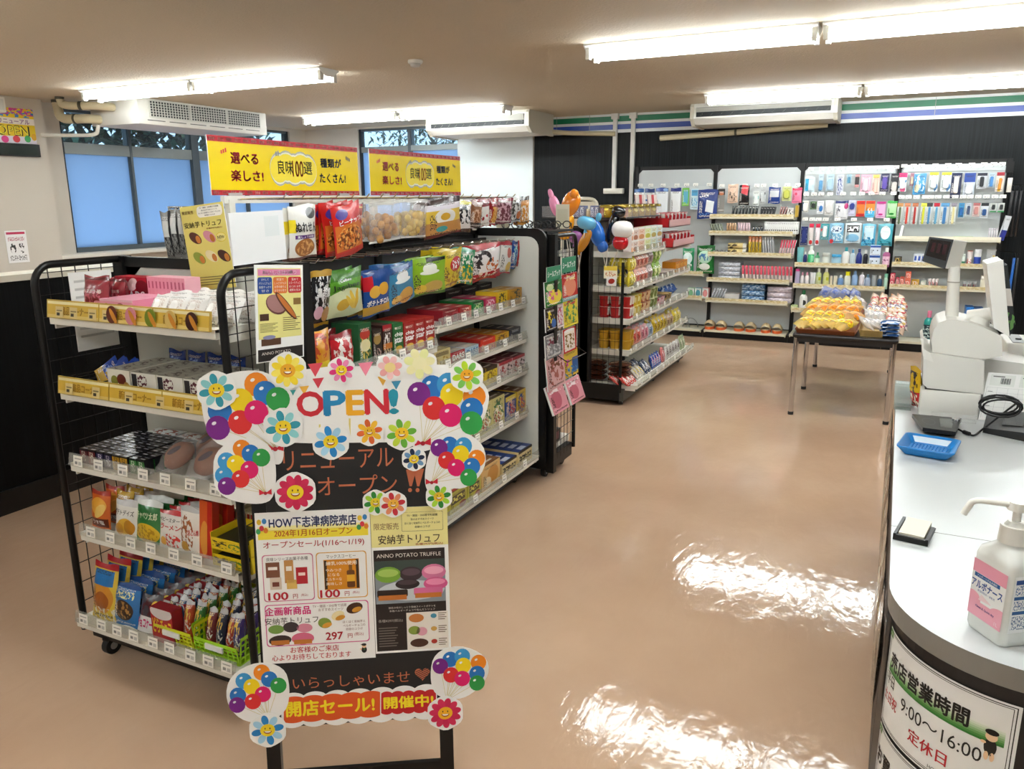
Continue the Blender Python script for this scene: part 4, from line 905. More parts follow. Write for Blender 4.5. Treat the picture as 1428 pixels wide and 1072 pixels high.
# bottom shelf
S = ES[5]
kind('custard_bag', 'bun_bag', 'snack bag', 'yellow and blue flan snack bag', K_pouch(B(('r', .5, .96, .5, .05, '#b82028'), ('e', .5, .42, .42, .28, '#d8922a'), ('e', .5, .36, .3, .16, '#a85a18'), ('r', .5, .76, .4, .13, '#2f7ac0'), ('m', .5, .12, .5, .12, '#e8e0c8', 9), base='#e2c440'), seed=21))
kind('blue_ball_bag', 'snack_bag', 'snack bag', 'blue chocolate snack bag', K_pouch(B(('r', .5, .95, .5, .05, '#1c4a90'), ('e', .5, .4, .36, .24, '#3a2418'), ('n', .5, .4, .3, .2, '#b08040', 7), ('m', .5, .75, .34, .08, '#f2e8a0', 14), base='#2c78bc'), seed=22))
kind('choco_cake', 'cake_pack', 'snack bag', 'pink and dark chocolate cake pack', K_pouch(B(('n', .5, .62, .42, .3, '#5a2a30', 6), ('e', .78, .74, .16, .14, '#e0c030'), ('r', .5, .24, .5, .22, '#f2f0f2'), base='#4c4850'), [('チョコケーキ', .5, .28, .24, '#d82a78', .06, .9)], seed=23))
kind('red_dora', 'sweet_box', 'sweet box', 'red sweet pack with yellow lettering', K_box(B(('e', .5, .9, .5, .2, '#cfc8c8'), base='#b8202a'), mat('#9a1a24', .4), mat('#a82430', .3), [('どらチョコ', .5, .5, .42, '#f2c830', .05, .86)]))
stick = ['#2a2a30', '#1f5a8a', '#c8502a', '#3a7a38', '#7a2a30', '#26304a', '#b03a28', '#4a3a7a']
for i, c in enumerate(stick):
    kind('stick%d' % i, 'corn_stick', 'snack stick', ['black', 'blue', 'orange', 'green', 'maroon', 'navy', 'red', 'violet'][i] + ' wrapped corn puff stick', K_pouch(B(('r', .5, .95, .5, .05, '#c8c8cc'), ('n', .5, .7, .4, .2, '#e8c050', 6), ('n', .5, .4, .4, .16, '#e8e4e0', 7), ('n', .5, .18, .4, .12, ['#d84a4a', '#f0d060'][i % 2], 8), base=c), puff=1.3, seed=30 + i))
face(S, 'custard_bag', 116, 150, 1, 795, dep=.036, rows=7, pitch=.045, d0=.015, lean=-.2)
face(S, 'blue_ball_bag', 143, 180, 1, 824, dep=.036, rows=7, pitch=.045, d0=.02, lean=-.22)
face(S, 'choco_cake', 178, 208, 1, 840, dep=.03, rows=6, pitch=.042, d0=.02, lean=-.3)
face(S, 'red_dora', 207, 238, 1, 853, dep=.04, rows=5, pitch=.05, d0=.018)
def basket(x0, x1, y0, y1, z, h, col, label):
    t = thing('plastic_basket', label, 'basket', ((x0 + x1) / 2, (y0 + y1) / 2, z)); mb = MB(); fl = .012; th = .0025
    def wall(P0, P1, zt, n):
        P0, P1 = Vector(P0), Vector(P1); d = P1 - P0; nrm = Vector((d.y, -d.x, 0)).normalized()
        for i in range(n + 1):
            a = P0 + d * (i / n); wd = d.normalized() * .0022
            pts = [a - wd, a + wd]; o = nrm * fl * zt / h
            mb.add([pts[0], pts[1], pts[1] + o + Vector((0, 0, zt)), pts[0] + o + Vector((0, 0, zt))] + [p + nrm * th for p in (pts[0], pts[1], pts[1] + o + Vector((0, 0, zt)), pts[0] + o + Vector((0, 0, zt)))], [(0, 1, 2, 3), (7, 6, 5, 4), (1, 5, 6, 2), (0, 3, 7, 4)])
        for k in range(5):
            zz = zt * k / 4; o = nrm * fl * zz / h; e = .0022 if k < 4 else .005
            mb.add([P0 + o + Vector((0, 0, zz - e)), P1 + o + Vector((0, 0, zz - e)), P1 + o + Vector((0, 0, zz + e)), P0 + o + Vector((0, 0, zz + e))] + [p + nrm * th for p in (P0 + o + Vector((0, 0, zz - e)), P1 + o + Vector((0, 0, zz - e)), P1 + o + Vector((0, 0, zz + e)), P0 + o + Vector((0, 0, zz + e)))], [(0, 1, 2, 3), (7, 6, 5, 4), (3, 2, 6, 7), (0, 4, 5, 1)])
    z_ = z + .003
    wall((x0, y0, z_), (x1, y0, z_), h * .62, 9); wall((x1, y1, z_), (x0, y1, z_), h, 9); wall((x1, y0, z_), (x1, y1, z_), h, 14); wall((x0, y1, z_), (x0, y0, z_), h, 14)
    mb.box(x0, x1, y0, y1, z + .0005, z + .003); b_ = wpart('body', mb, mat(col, .35), t)
    mb = MB(); xm = (x0 + x1) / 2; mb.box(xm - .035, xm + .035, y0 - .016, y0 - .011, z + h * .42, z + h * .62); wpart('label_plate', mb, PAPER, t)
basket(-1.955, -1.80, 1.482, 1.74, S.z, .085, '#d8dc20', 'yellow plastic basket of corn puff sticks ' + S.place)
basket(-1.785, -1.615, 1.482, 1.74, S.z, .085, '#a4d820', 'yellow-green plastic basket of corn puff sticks ' + S.place)
for bi, (bx, nm) in enumerate(((-1.945, 'yellow basket'), (-1.775, 'yellow-green basket'))):
    for i in range(4):
        for r in range(5):
            rn = rnd(bi, i, r); k = (i + bi * 4) % 8
            put('stick%d' % k, (bx + .018 + .0375 * i, 1.51 + r * .047, S.z + .006), .034, .03, .125 + .008 * (i % 2), '%s in the %s, %s' % (KIND['stick%d' % k][2], nm, ordl(r, 5, 'from front')), rn.uniform(-.15, .15), -.22 + rn.uniform(-.05, .05), rn.uniform(-.05, .05), 'corn puff sticks in the ' + nm)
# ------------------------------------------------------------------ middle gondola, hanging bags
S = Shelf('x', -1.75, 1.5, "on middle gondola's upper hooks")
kind('rice_cracker', 'cracker_bag', 'snack bag', 'white cracker bag with black brush lettering', K_pouch(B(('r', .08, .62, .1, .12, '#f0d830'), ('e', .75, .85, .2, .1, '#4a4848'), ('e', .5, .22, .36, .17, '#a86a34'), ('n', .5, .22, .3, .14, '#d8a060', 9), ('r', .5, .42, .36, .035, '#5a2a7a'), ('r', .5, .02, .5, .03, '#5a3030'), base='#e8e6e0'), [('ぬれせん', .55, .6, .17, K_, .05, .8), ('黒しょうゆ味', .5, .42, .045, W, .02, .6)], seed=41))
hang(S, 'rice_cracker', [(398, 438, 285, 360)], 1.49, rows=2, pitch=.03, desc='white cracker bag with black brush lettering')
kind('peanut_mix', 'peanut_bag', 'snack bag', 'red and orange peanut mix bag', K_pouch(B(('e', .3, .84, .2, .1, '#4a3a9a'), ('r', .5, .38, .46, .26, '#d8762a'), ('n', .5, .36, .44, .24, '#f0b060', 11), ('n', .5, .34, .44, .22, '#7a3a18', 13), ('r', .5, .03, .5, .05, '#b81c20'), base='#d02420'), [('ピーナッツ', .55, .68, .1, W, .04, .8)], seed=42))
hang(S, 'peanut_mix', [(462, 503, 281, 352)], 1.49, rows=5, pitch=.034, lean=.1, roll=-.1)
kind('cheese_cracker', 'cracker_bag', 'snack bag', 'red cheese cracker bag', K_pouch(B(('r', .5, .9, .5, .02, '#e8c080'), ('e', .55, .36, .4, .24, '#c8941e'), ('n', .55, .36, .36, .22, '#f0d868', 8), ('e', .6, .77, .1, .04, '#e88a2a'), base='#a81820'), [('チーズおかき', .5, .68, .11, W, .05, .86)], seed=43))
hang(S, 'cheese_cracker', [(481, 513, 281, 343)], 1.49, rows=2, pitch=.03, d0=.035)
kind('round_cracker', 'cracker_bag', 'snack bag', 'clear bag of round brown crackers', K_clearbag(('#c08a40', '#a8702c'), 16))
kind('pale_cracker', 'cracker_bag', 'snack bag', 'clear bag of pale yellow crackers', K_clearbag(('#d8b860', '#c8a248'), 16))
hang(S, 'round_cracker', [(515, 553, 278, 334)], 1.49, rows=3, pitch=.045, dep=.045)
hang(S, 'pale_cracker', [(556, 593, 277, 330)], 1.49, rows=3, pitch=.045, dep=.045)
def bag(key, base, L, T, desc, name='snack_bag', seed=1, rough=.25): kind(key, name, 'snack bag', desc, K_pouch(pm(base, L, rough), T, seed=seed))
bag('ring_bag', '#e2c04a', [('r', .5, .93, .5, .08, '#3a1a1c'), ('r', .5, .78, .5, .08, '#e9e4ee'), ('e', .5, .52, .3, .2, '#e8e4dc'), ('e', .5, .52, .14, .1, '#d0a030'), ('r', .5, .18, .5, .2, '#c08a4a'), ('e', .4, .2, .16, .08, '#3aa0a0'), ('r', .5, .03, .5, .04, '#5a1a18')], [], 'gold and brown ring snack bag', seed=44)
hang(S, 'ring_bag', [(598, 636, 276, 328)], 1.49, rows=4, pitch=.03, roll=-.08)
bag('cow_bag', '#e9e7e4', [('r', .5, .95, .5, .06, '#d8d040'), ('m', .5, .55, .44, .28, '#26242a', 6), ('r', .5, .05, .5, .06, '#4a3028')], [], 'white bag with black print', seed=45)
hang(S, 'cow_bag', [(634, 653, 279, 322)], 1.49, rows=2, pitch=.03)
bag('brown_mix', '#8a5a3a', [('m', .5, .4, .44, .3, '#caa080', 7), ('r', .5, .94, .5, .06, '#c8b0a8'), ('r', .5, .1, .5, .1, '#2a2024')], [], 'brown roasted snack bag', seed=46)
bag('white_cherry', '#ece8e6', [('r', .5, .88, .5, .12, '#8a1c28'), ('e', .35, .3, .1, .08, '#9a2030'), ('e', .65, .4, .08, .06, '#9a2030')], [], 'white bag with dark red top', seed=47)
bag('red_gold', '#9a1c20', [('e', .6, .4, .3, .3, '#c88030'), ('m', .6, .4, .3, .3, '#e8b860', 7)], [], 'deep red snack bag with gold picture', seed=48)
bag('plum_bag', '#6a3440', [('m', .5, .5, .46, .4, '#c89aa8', 7), ('r', .5, .95, .5, .05, '#8a2a3a')], [], 'dusky plum snack bag', seed=49)
bag('silver_bag', '#c9c8c6', [('m', .5, .5, .44, .4, '#4a4640', 6), ('e', .7, .3, .2, .16, '#b8622a')], [], 'silver snack bag with dark print', seed=50)
bag('amber_bag', '#d89038', [('m', .5, .4, .44, .3, '#f0e0c8', 7), ('r', .5, .94, .5, .06, '#3a2a20')], [], 'amber snack bag at the row end', seed=51)
for k, sp, r in (('brown_mix', (653, 668, 278, 315), 2), ('white_cherry', (666, 679, 277, 313), 2), ('red_gold', (677, 691, 276, 314), 3), ('plum_bag', (690, 708, 275, 311), 4), ('silver_bag', (707, 724, 274, 309), 2), ('amber_bag', (723, 735, 274, 312), 2)):
    hang(S, k, [sp], 1.49, rows=r, pitch=.032)
S = Shelf('x', -1.75, 1.28, "on middle gondola's lower hooks")
bag('black_rice', '#1c1c20', [('m', .5, .6, .4, .3, '#d8d8d8', 8), ('e', .3, .26, .2, .12, '#d8a8b8'), ('e', .7, .22, .24, .14, '#b8844a'), ('r', .5, .95, .5, .05, '#b89030'), ('r', .5, .03, .5, .04, '#b89030')], [('黒胡椒', .5, .62, .16, W, .04, .7)], 'black rice cracker bag', seed=61)
hang(S, 'black_rice', [(428, 456, 376, 455)], 1.28, rows=2, pitch=.03, d0=.012)
bag('green_potato', '#5a9a2c', [('e', .5, .0, .75, .62, '#dce4b8'), ('e', .4, .28, .17, .13, '#d8b038'), ('e', .66, .34, .05, .24, '#e8c850', .35), ('e', .76, .36, .05, .22, '#e0b840', -.1), ('e', .58, .3, .05, .2, '#e8c850', .6), ('r', .5, .9, .5, .1, '#3f7a20')], [('Jagabee', .5, .66, .13, '#10200c', .02, .7), ('Calbee', .5, .8, .06, W, .02, .3)], 'green stick potato bag', 'potato_bag', 62)
hang(S, 'green_potato', [(451, 500, 373, 438)], 1.28, rows=2, pitch=.04, dep=.045)
bag('blue_potato', '#1c4a94', [('r', .14, .76, .16, .16, '#c81c28'), ('e', .35, .56, .2, .14, '#e8b848'), ('e', .68, .6, .2, .14, '#e0a838'), ('r', .5, .12, .5, .12, '#c89a30'), ('r', .5, .02, .5, .03, '#1c3f80')], [('ポテトチロル', .5, .32, .13, W, .05, .84)], 'dark blue potato snack bag', 'potato_bag', 63)
hang(S, 'blue_potato', [(503, 539, 376, 438)], 1.28, rows=3, pitch=.035)
bag('sky_ghost', '#3f8ab4', [('e', .5, .72, .22, .15, '#eef4f4'), ('e', .5, .62, .3, .06, '#eef4f4'), ('e', .6, .2, .3, .2, '#d8a850'), ('e', .25, .16, .16, .12, '#e0b860'), ('r', .5, .92, .5, .07, '#2a5a9a')], [], 'light blue chip pouch with white shape', 'chip_pouch', 64)
hang(S, 'sky_ghost', [(537, 576, 366, 420)], 1.28, rows=3, pitch=.03, roll=-.1)
bag('lime_ghost', '#8ab828', [('e', .5, .72, .2, .14, '#f2f6ea'), ('e', .5, .62, .28, .06, '#f2f6ea'), ('e', .6, .22, .3, .16, '#c8a850'), ('e', .25, .2, .16, .12, '#e0c040'), ('r', .7, .93, .28, .05, '#1c2418'), ('r', .5, .02, .5, .04, '#3a6a1c')], [], 'lime green chip pouch with white shape', 'chip_pouch', 65)
hang(S, 'lime_ghost', [(574, 613, 358, 411)], 1.28, rows=4, pitch=.03, roll=-.08)
bag('corn_yellow', '#dcc42c', [('e', .6, .62, .3, .2, '#c01c24'), ('n', .5, .24, .46, .22, '#a87c1c', 7), ('m', .6, .62, .2, .12, W, 12)], [], 'bright yellow corn snack bag', seed=66)
hang(S, 'corn_yellow', [(609, 641, 345, 397)], 1.28, rows=4, pitch=.03)
bag('green_yellow', '#2a8a5a', [('n', .5, .24, .5, .3, '#e0c830', 6), ('m', .5, .7, .4, .14, '#e8f0e0', 9)], [], 'green and yellow crisp bag', seed=67)
hang(S, 'green_yellow', [(633, 655, 344, 394)], 1.28, rows=2, pitch=.03, roll=.05)
bag('panda_bag', '#e8e4e4', [('r', .5, .93, .5, .08, '#b81c2a'), ('n', .35, .6, .3, .25, '#3a3436', 6), ('n', .7, .4, .24, .2, '#c86a3a', 7), ('r', .5, .1, .5, .12, '#a81824'), ('n', .5, .16, .4, .1, '#e8c8b8', 7)], [], 'white and red puff snack bag', seed=68)
hang(S, 'panda_bag', [(656, 693, 339, 389)], 1.28, rows=3, pitch=.035, dep=.04)
bag('white_sweet', '#dcd8d4', [('r', .5, .95, .5, .06, '#a82430'), ('e', .6, .66, .2, .16, '#b04a40'), ('e', .65, .22, .22, .16, '#d8b050'), ('r', .5, .02, .5, .04, '#a82430')], [], 'plain white sweet bag with red edges', seed=69)
hang(S, 'white_sweet', [(693, 710, 335, 380)], 1.28, rows=2, pitch=.035)
bag('blue_candy', '#1c4aa0', [('n', .5, .5, .44, .36, '#88c0d8', 6)], [], 'narrow blue sweet bag', seed=70); hang(S, 'blue_candy', [(709, 719, 335, 374)], 1.28, rows=1)
bag('red_candy', '#a81c24', [('e', .65, .5, .25, .3, '#c8a04a'), ('m', .35, .5, .2, .3, '#e0b0a8', 7)], [], 'red sweet bag at the row end', seed=71); hang(S, 'red_candy', [(718, 737, 332, 368)], 1.28, rows=3, pitch=.04, yaw=.2)
# silver bags seen over the nearest rack, on the gondola's far side
bag('silver_back', '#8a8a88', [('m', .5, .3, .4, .2, '#3a3a3c', 12), ('r', .5, .7, .3, .2, '#d8d8d6'), ('r', .9, .5, .12, .5, '#2a2a2e')], [], 'silver snack bag turned backwards', seed=72)
hang(Shelf('y', 1.98, 1.4, 'above the nearest rack by the tall poster'), 'silver_back', [(232, 244, 291, 360), (240, 252, 289, 358), (249, 262, 289, 358), (257, 269, 289, 358)], 1.4, dep=.03, yaw=.35)
mb = MB(); mb.tube([(-2.0, 1.99, 1.475), (-2.3, 1.99, 1.475)], .004, n=6); wpart('hook', mb, CHROME, T_MID)
# shelves of the middle gondola
S = MS['L']
kind('orange_fry', 'crisp_bag', 'snack bag', 'orange and yellow fried snack bag', K_pouch(B(('n', .5, .7, .44, .26, '#c04a28', 5), ('r', .5, .28, .4, .1, '#e8d020'), ('r', .5, .1, .5, .1, '#3a2a18'), base='#d8941e'), seed=81))
kind('red_fry', 'crisp_bag', 'snack bag', 'red and white fried snack bag', K_pouch(B(('m', .5, .5, .44, .36, '#f0e8e4', 5), ('r', .5, .93, .5, .07, '#8a1420'), base='#c01c28'), seed=82))
CAN = [(.97, 0), (1, .01), (1, .985), (.96, 1)]
def tallbox(key, base, L, T, desc): kind(key, 'crisp_box', 'snack box', desc, K_box(pm(base, L, .3, 0, 1), mat(base, .35), mat(base, .35), T))
tallbox('corn_can', '#1c5a34', [('n', .5, .5, .42, .4, '#e0c060', 6), ('e', .5, .76, .4, .12, '#b8342a'), ('e', .5, .5, .4, .14, '#e8e0b0')], [], 'tall green corn snack box')
tallbox('dark_can', '#2a2220', [('e', .5, .72, .4, .16, '#a88a4a'), ('n', .5, .25, .4, .2, '#c8a8a0', 7)], [], 'tall dark snack box')
tallbox('wine_can', '#3a2420', [('r', .5, .92, .5, .08, '#a81c2c'), ('m', .5, .62, .3, .14, W, 7), ('r', .5, .4, .5, .08, '#c8762a'), ('n', .5, .2, .4, .16, '#d8c8a0', 7)], [], 'tall brown snack box with red top')
ST = [('chip', .56, .66, .14, W, .06, .8), ('star', .56, .5, .14, W, .06, .8)]
tallbox('chip_green', '#1c6a34', [('e', .55, .25, .34, .08, '#e8c050'), ('e', .6, .16, .34, .08, '#d8a838'), ('e', .3, .86, .1, .03, '#e8e0d0')], ST, 'tall green potato chip box')
tallbox('chip_red', '#a82420', [('e', .55, .25, .34, .08, '#f0cc60'), ('e', .6, .16, .34, .08, '#e0b040'), ('e', .3, .86, .1, .03, '#e8c8c0')], ST, 'tall red potato chip box')
face(S, 'orange_fry', 437, 474, 1, 461, dep=.05, rows=2, pitch=.07)
face(S, 'red_fry', 474, 505, 1, 463, dep=.05, rows=2, pitch=.07)
face(S, 'corn_can', 506, 524, 1, 450, dep=.06, rows=2)
face(S, 'dark_can', 525, 538, 1, 459, dep=.055, rows=2)
face(S, 'wine_can', 539, 552, 1, 452, dep=.055, rows=3)
face(S, 'chip_green', 553, 567, 1, 450, dep=.055, rows=3)
face(S, 'chip_red', 568, 610, 3, 445, dep=.055, rows=3)
for key, S_, items in (('low1', MS['M'], (('orange_fry', 440, 480), ('chip_red', 500, 520), ('corn_can', 530, 550))),): pass
def sbox(key, base, L, desc, T=(), top=None, side=None): kind(key, 'sweet_box', 'sweet box', desc, K_box(pm(base, L, .35, 0, 1), mat(side or base, .4), pm(top or base, [('r', .5, .03, .5, .035, '#2a2220'), ('r', .5, .55, .3, .12, '#d8d0c0')], .35), T))
S = MS['A']
sbox('tiny_white', '#cfc9c6', [('m', .5, .5, .4, .3, '#6a4a4c', 9)], 'small pale sweet box')
sbox('bit_red', '#8a1c26', [('r', .8, .4, .16, .3, '#b84a50'), ('r', .8, .4, .12, .22, '#6a1018')], 'dark red bite chocolate box', [('Bit', .3, .5, .3, '#e8c8c0', .02, 0)])
sbox('berry_box', '#a81c24', [('n', .6, .6, .3, .3, '#e8b8a0', 7), ('r', .9, .5, .1, .5, '#c85a4a')], 'red sweet box with pale fruit picture')
sbox('mint_box', '#1c7a38', [('n', .5, .5, .36, .34, '#c8e0a0', 7), ('r', .5, .95, .5, .05, '#143a1c')], 'green gum box')
sbox('rose_box', '#c02458', [('n', .55, .55, .36, .34, '#f0c8d8', 7)], 'bright pink sweet box')
sbox('tiger_box', '#d8b428', [('n', .5, .5, .42, .42, '#2a2418', 6)], 'yellow and black caramel box')
sbox('gold_box', '#c8942a', [('n', .65, .6, .3, .34, '#4a4a30', 6)], 'gold sweet box near the end')
sbox('dark_long', '#241c1e', [('m', .5, .5, .36, .12, '#8a7a70', 16)], 'long dark chocolate box')
for k, a, b, t, r in (('tiny_white', 607, 619, 450, 2), ('bit_red', 621, 643, 431, 3), ('berry_box', 645, 661, 427, 3), ('mint_box', 663, 678, 420, 3), ('rose_box', 680, 695, 415, 3), ('tiger_box', 697, 711, 406, 2), ('gold_box', 713, 731, 402, 2)): face(S, k, a, b, 1, t, dep=.06, rows=r)
face(deeper(S, .2), 'dark_long', 625, 690, 3, h=.095, dep=.05)
S = MS['B']
sbox('beige_box', '#cfc088', [('n', .6, .35, .3, .26, '#a88a30', 6), ('r', .5, .75, .4, .1, '#8a7a50')], 'beige caramel box', side='#b8a878')
sbox('dars_red', '#a81c30', [('r', .5, .1, .5, .1, '#7a1020')], 'red chocolate box with large white letters', [('DARS', .5, .5, .5, W, .05, .86)], top='#b8b4ac')
sbox('dars_blue', '#b8d0e0', [('r', .5, .1, .5, .1, '#88a8c8')], 'pale blue chocolate box with large letters', [('DARS', .5, .5, .5, '#2a6aa8', .05, .86)], top='#bcb8b0')
sbox('red_flat', '#b82420', [('r', .5, .75, .5, .25, '#d8301c'), ('m', .5, .3, .44, .2, '#e89a2a', 6)], 'red flat chocolate box', [('Ghana', .45, .34, .34, '#e8b040', .03, .6)], top='#c8281c')
sbox('yellow_car', '#d8a828', [('n', .5, .6, .42, .3, '#7a4a1c', 6), ('r', .5, .2, .5, .2, '#4a4a48')], 'yellow caramel box', [('CANO', .6, .3, .3, W, .04, .7)], top='#c88a20')
sbox('slate_box', '#3a3a42', [('r', .5, .75, .3, .06, '#9a9aa4')], 'slate grey chocolate box', top='#34343c')
for k, a, b, t, r in (('beige_box', 609, 632, 487, 2), ('dars_red', 633, 652, 489, 4), ('dars_blue', 653, 671, 482, 4), ('red_flat', 673, 694, 471, 4), ('yellow_car', 695, 713, 464, 4), ('slate_box', 714, 729, 457, 3)): face(S, k, a, b, 1, t, dep=.055, rows=r)
S = MS['C']
sbox('yellow_bisc', '#dcc030', [('n', .5, .5, .4, .3, '#8a6a18', 7), ('r', .5, .9, .5, .1, '#3a2a1c')], 'yellow biscuit box', top='#4a3024')
sbox('white_bisc', '#d8c8c8', [('n', .3, .4, .26, .36, '#a81c24', 5), ('n', .75, .4, .26, .36, '#3a2028', 5), ('r', .5, .92, .5, .1, '#b83a44')], 'white and red biscuit box', [('MUSCAT', .55, .86, .16, '#a81c24', .02, .7)], top='#7a2a34')
face(S, 'yellow_bisc', 664, 697, 2, 514, dep=.05, rows=4); face(S, 'white_bisc', 699, 735, 2, 499, dep=.05, rows=4)
S = MS['D']
sbox('panda_box', '#c8c080', [('n', .5, .5, .46, .44, '#2a6a3a', 6), ('n', .5, .4, .4, .3, '#f0ece0', 8), ('n', .4, .3, .3, .2, '#a83a2c', 7)], 'green and cream biscuit box', top='#6a5a3a')
sbox('blue_toy', '#2a4a94', [('n', .5, .45, .44, .4, '#d8b8a8', 6), ('n', .6, .4, .3, .3, '#c83a3a', 7), ('r', .5, .9, .5, .1, '#d8c040')], 'blue sweet box with coloured print', top='#1c2a5a')
sbox('yel_toy', '#d8b840', [('n', .5, .45, .44, .4, '#2a4a94', 6), ('n', .6, .4, .3, .3, '#c83a3a', 7)], 'yellow sweet box with blue print', top='#7a4a2c')
face(S, 'panda_box', 652, 707, 3, 561, dep=.055, rows=3); face(S, 'blue_toy', 708, 723, 1, 551, dep=.055, rows=3); face(S, 'yel_toy', 724, 736, 1, 543, dep=.055, rows=3)
S = MS['E']
sbox('choco_bisc', '#b8b040', [('r', .5, .6, .4, .2, '#4a3a18'), ('m', .5, .6, .36, .12, '#d8d060', 8), ('e', .75, .2, .2, .16, '#8a3a2c')], 'olive chocolate biscuit box', top='#a82a24')
sbox('cookie_box', '#d8b070', [('e', .6, .5, .3, .36, '#c88a34'), ('e', .3, .3, .2, .2, '#e8d8b8')], 'cream cookie box with orange picture', top='#8a5a30')
def coconut(w, d, h):
    mb = MB(); mats = [mat('#d8c490', .4), pm('#dcc890', [('m', .5, .45, .4, .2, '#3a2a18', 8), ('r', .5, .92, .5, .08, '#20180f')]), pm('#1f3f8a', [('r', .5, .5, .2, .3, '#cfd6e6'), ('r', .5, .05, .5, .05, '#14142a')])]
    mb.box(-w / 2, w / 2, -d / 2, d / 2, 0, h, 0, front=1, top=2); mats.append(INK); mb.text('ココナッツ', lambda a, b, q: (a, -d / 2 - q, b), 0, h * .5, h * .34, 3, .05, width=w * .9, hh=.0006); return [('carton', mb, mats)]
kind('coconut_box', 'biscuit_box', 'biscuit box', 'cream biscuit box with blue top', coconut)
face(S, 'choco_bisc', 630, 655, 1, 682, dep=.05, rows=3); face(S, 'choco_bisc', 656, 674, 1, 668, dep=.05, rows=3, desc='olive chocolate biscuit box right of the first stack'); face(S, 'cookie_box', 675, 701, 1, 645, dep=.055, rows=4); face(S, 'coconut_box', 703, 724, 1, 641, dep=.05, rows=6); face(S, 'coconut_box', 726, 745, 1, 625, dep=.05, rows=6, desc='cream and blue end biscuit box')
for key, items in (('M', (('orange_fry', 2.0, 2.18), ('chip_green', 2.2, 2.28), ('red_fry', 2.3, 2.48), ('corn_can', 2.5, 2.58))), ('N', (('red_fry', 2.0, 2.18), ('orange_fry', 2.3, 2.48)))):
    for k, a, b in items: face(MS[key], k, a, b, 1, h=.17, dep=.05, units=True)
# ------------------------------------------------------------------ magazines on the wire end rack
S = Shelf('x', -1.552, .9, 'on the wire end rack')
def book(key, base, L, desc, T=()): kind(key, 'sticker_book', 'book', desc, K_box(pm(base, L, .25, 0, 1), PAPER, PAPER, T))
kind('header', 'header_card', 'sign', 'green header card', K_box(pm('#1e8a62', [], .4), PAPER, PAPER, [('シールブック', .5, .5, .42, W, .05, .86)]))
hang(S, 'header', [(759, 779, 371, 391), (780, 800, 358, 379)], 1.2, dep=.003, d0=-.012, lean=0, desc='green sticker book header card')
for k, base, L, desc, sp, d0, ln in (
    ('bk_green', '#2f7a3a', [('e', .55, .35, .4, .3, '#e8d040'), ('n', .4, .5, .34, .3, '#d86a8a', 5), ('e', .3, .75, .2, .14, '#c8e0a0')], 'green sticker book with yellow picture', (760, 784, 391, 426), 0, -.06),
    ('bk_red', '#c02c28', [('e', .5, .5, .4, .34, '#e88a6a'), ('m', .6, .85, .3, .1, '#f0d890', 7), ('r', .5, .06, .5, .08, '#88a8a8')], 'red sticker book', (784, 805, 381, 418), 0, -.06),
    ('bk_black', '#1c1c2c', [('n', .45, .5, .36, .4, '#e0cc40', 4), ('e', .7, .3, .2, .2, '#3a6ab0')], 'black sticker book with yellow drawing', (761, 777, 429, 461), 0, -.06),
    ('bk_pale', '#dcd0d4', [('n', .5, .5, .4, .4, '#b84a6a', 6)], 'pale sticker book beside the black one', (777, 786, 424, 456), 0, -.06),
    ('bk_yellow', '#d8c83a', [('n', .5, .5, .44, .44, '#4a8a4a', 5), ('m', .5, .86, .4, .08, '#c83a3a', 7)], 'yellow sticker book', (786, 806, 416, 454), 0, -.06),
    ('bk_clear', '#7c7c80', [('m', .5, .5, .44, .4, '#b8b8bc', 6), ('m', .5, .7, .3, .14, '#7a3a4a', 7)], 'grey clear sticker pack', (761, 783, 465, 498), 0, -.06),
    ('bk_stripe', '#c8342c', [('r', .5, .5, .4, .42, '#f0e0d0'), ('m', .5, .45, .36, .3, '#8a6a30', 6), ('e', .5, .9, .4, .06, '#f4f0ec')], 'red and white striped sticker book', (786, 804, 457, 490), 0, -.06),
    ('bk_pink', '#d8a8a8', [('n', .5, .5, .44, .44, '#a8625a', 4), ('m', .5, .7, .4, .1, '#7a4a3a', 8)], 'pink sticker book', (762, 787, 494, 540), -.01, -.1),
    ('bk_blue', '#d8b83a', [('m', .5, .55, .46, .12, '#c84a9a', 5), ('r', .8, .4, .2, .26, '#2a5a9a'), ('n', .5, .2, .44, .2, '#3a7ab0', 6)], 'yellow and blue sticker book', (787, 807, 487, 524), 0, -.06)):
    book(k, base, L, desc); hang(S, k, [sp], .9, dep=.006, d0=d0, lean=ln)
book('bk_mag', '#d8909c', [('e', .4, .45, .3, .3, '#b86070'), ('m', .5, .8, .4, .1, '#f0dce0', 6)], 'open pink magazine')
hang(S, 'bk_mag', [(761, 783, 533, 572), (787, 806, 525, 558)], .7, dep=.012, d0=-.045, lean=-.35, desc='pink magazine leaning out low')
mb = MB(); mb.tube([(-1.57, 3.74, .70), (-1.50, 3.74, .66), (-1.50, 4.02, .66), (-1.57, 4.02, .70)], .003, n=6); wpart('book_pocket', mb, BLACK, T_MAG)
kind('dark_carton', 'small_carton', 'carton', 'small black carton', K_box(pm('#1c1c1e', [('r', .5, .5, .3, .3, '#8a4a5a')]), mat('#18181a', .4)))
put('dark_carton', (-1.66, 3.86, .171), .12, .1, .07, 'small black carton low inside the wire end rack', PI / 2)
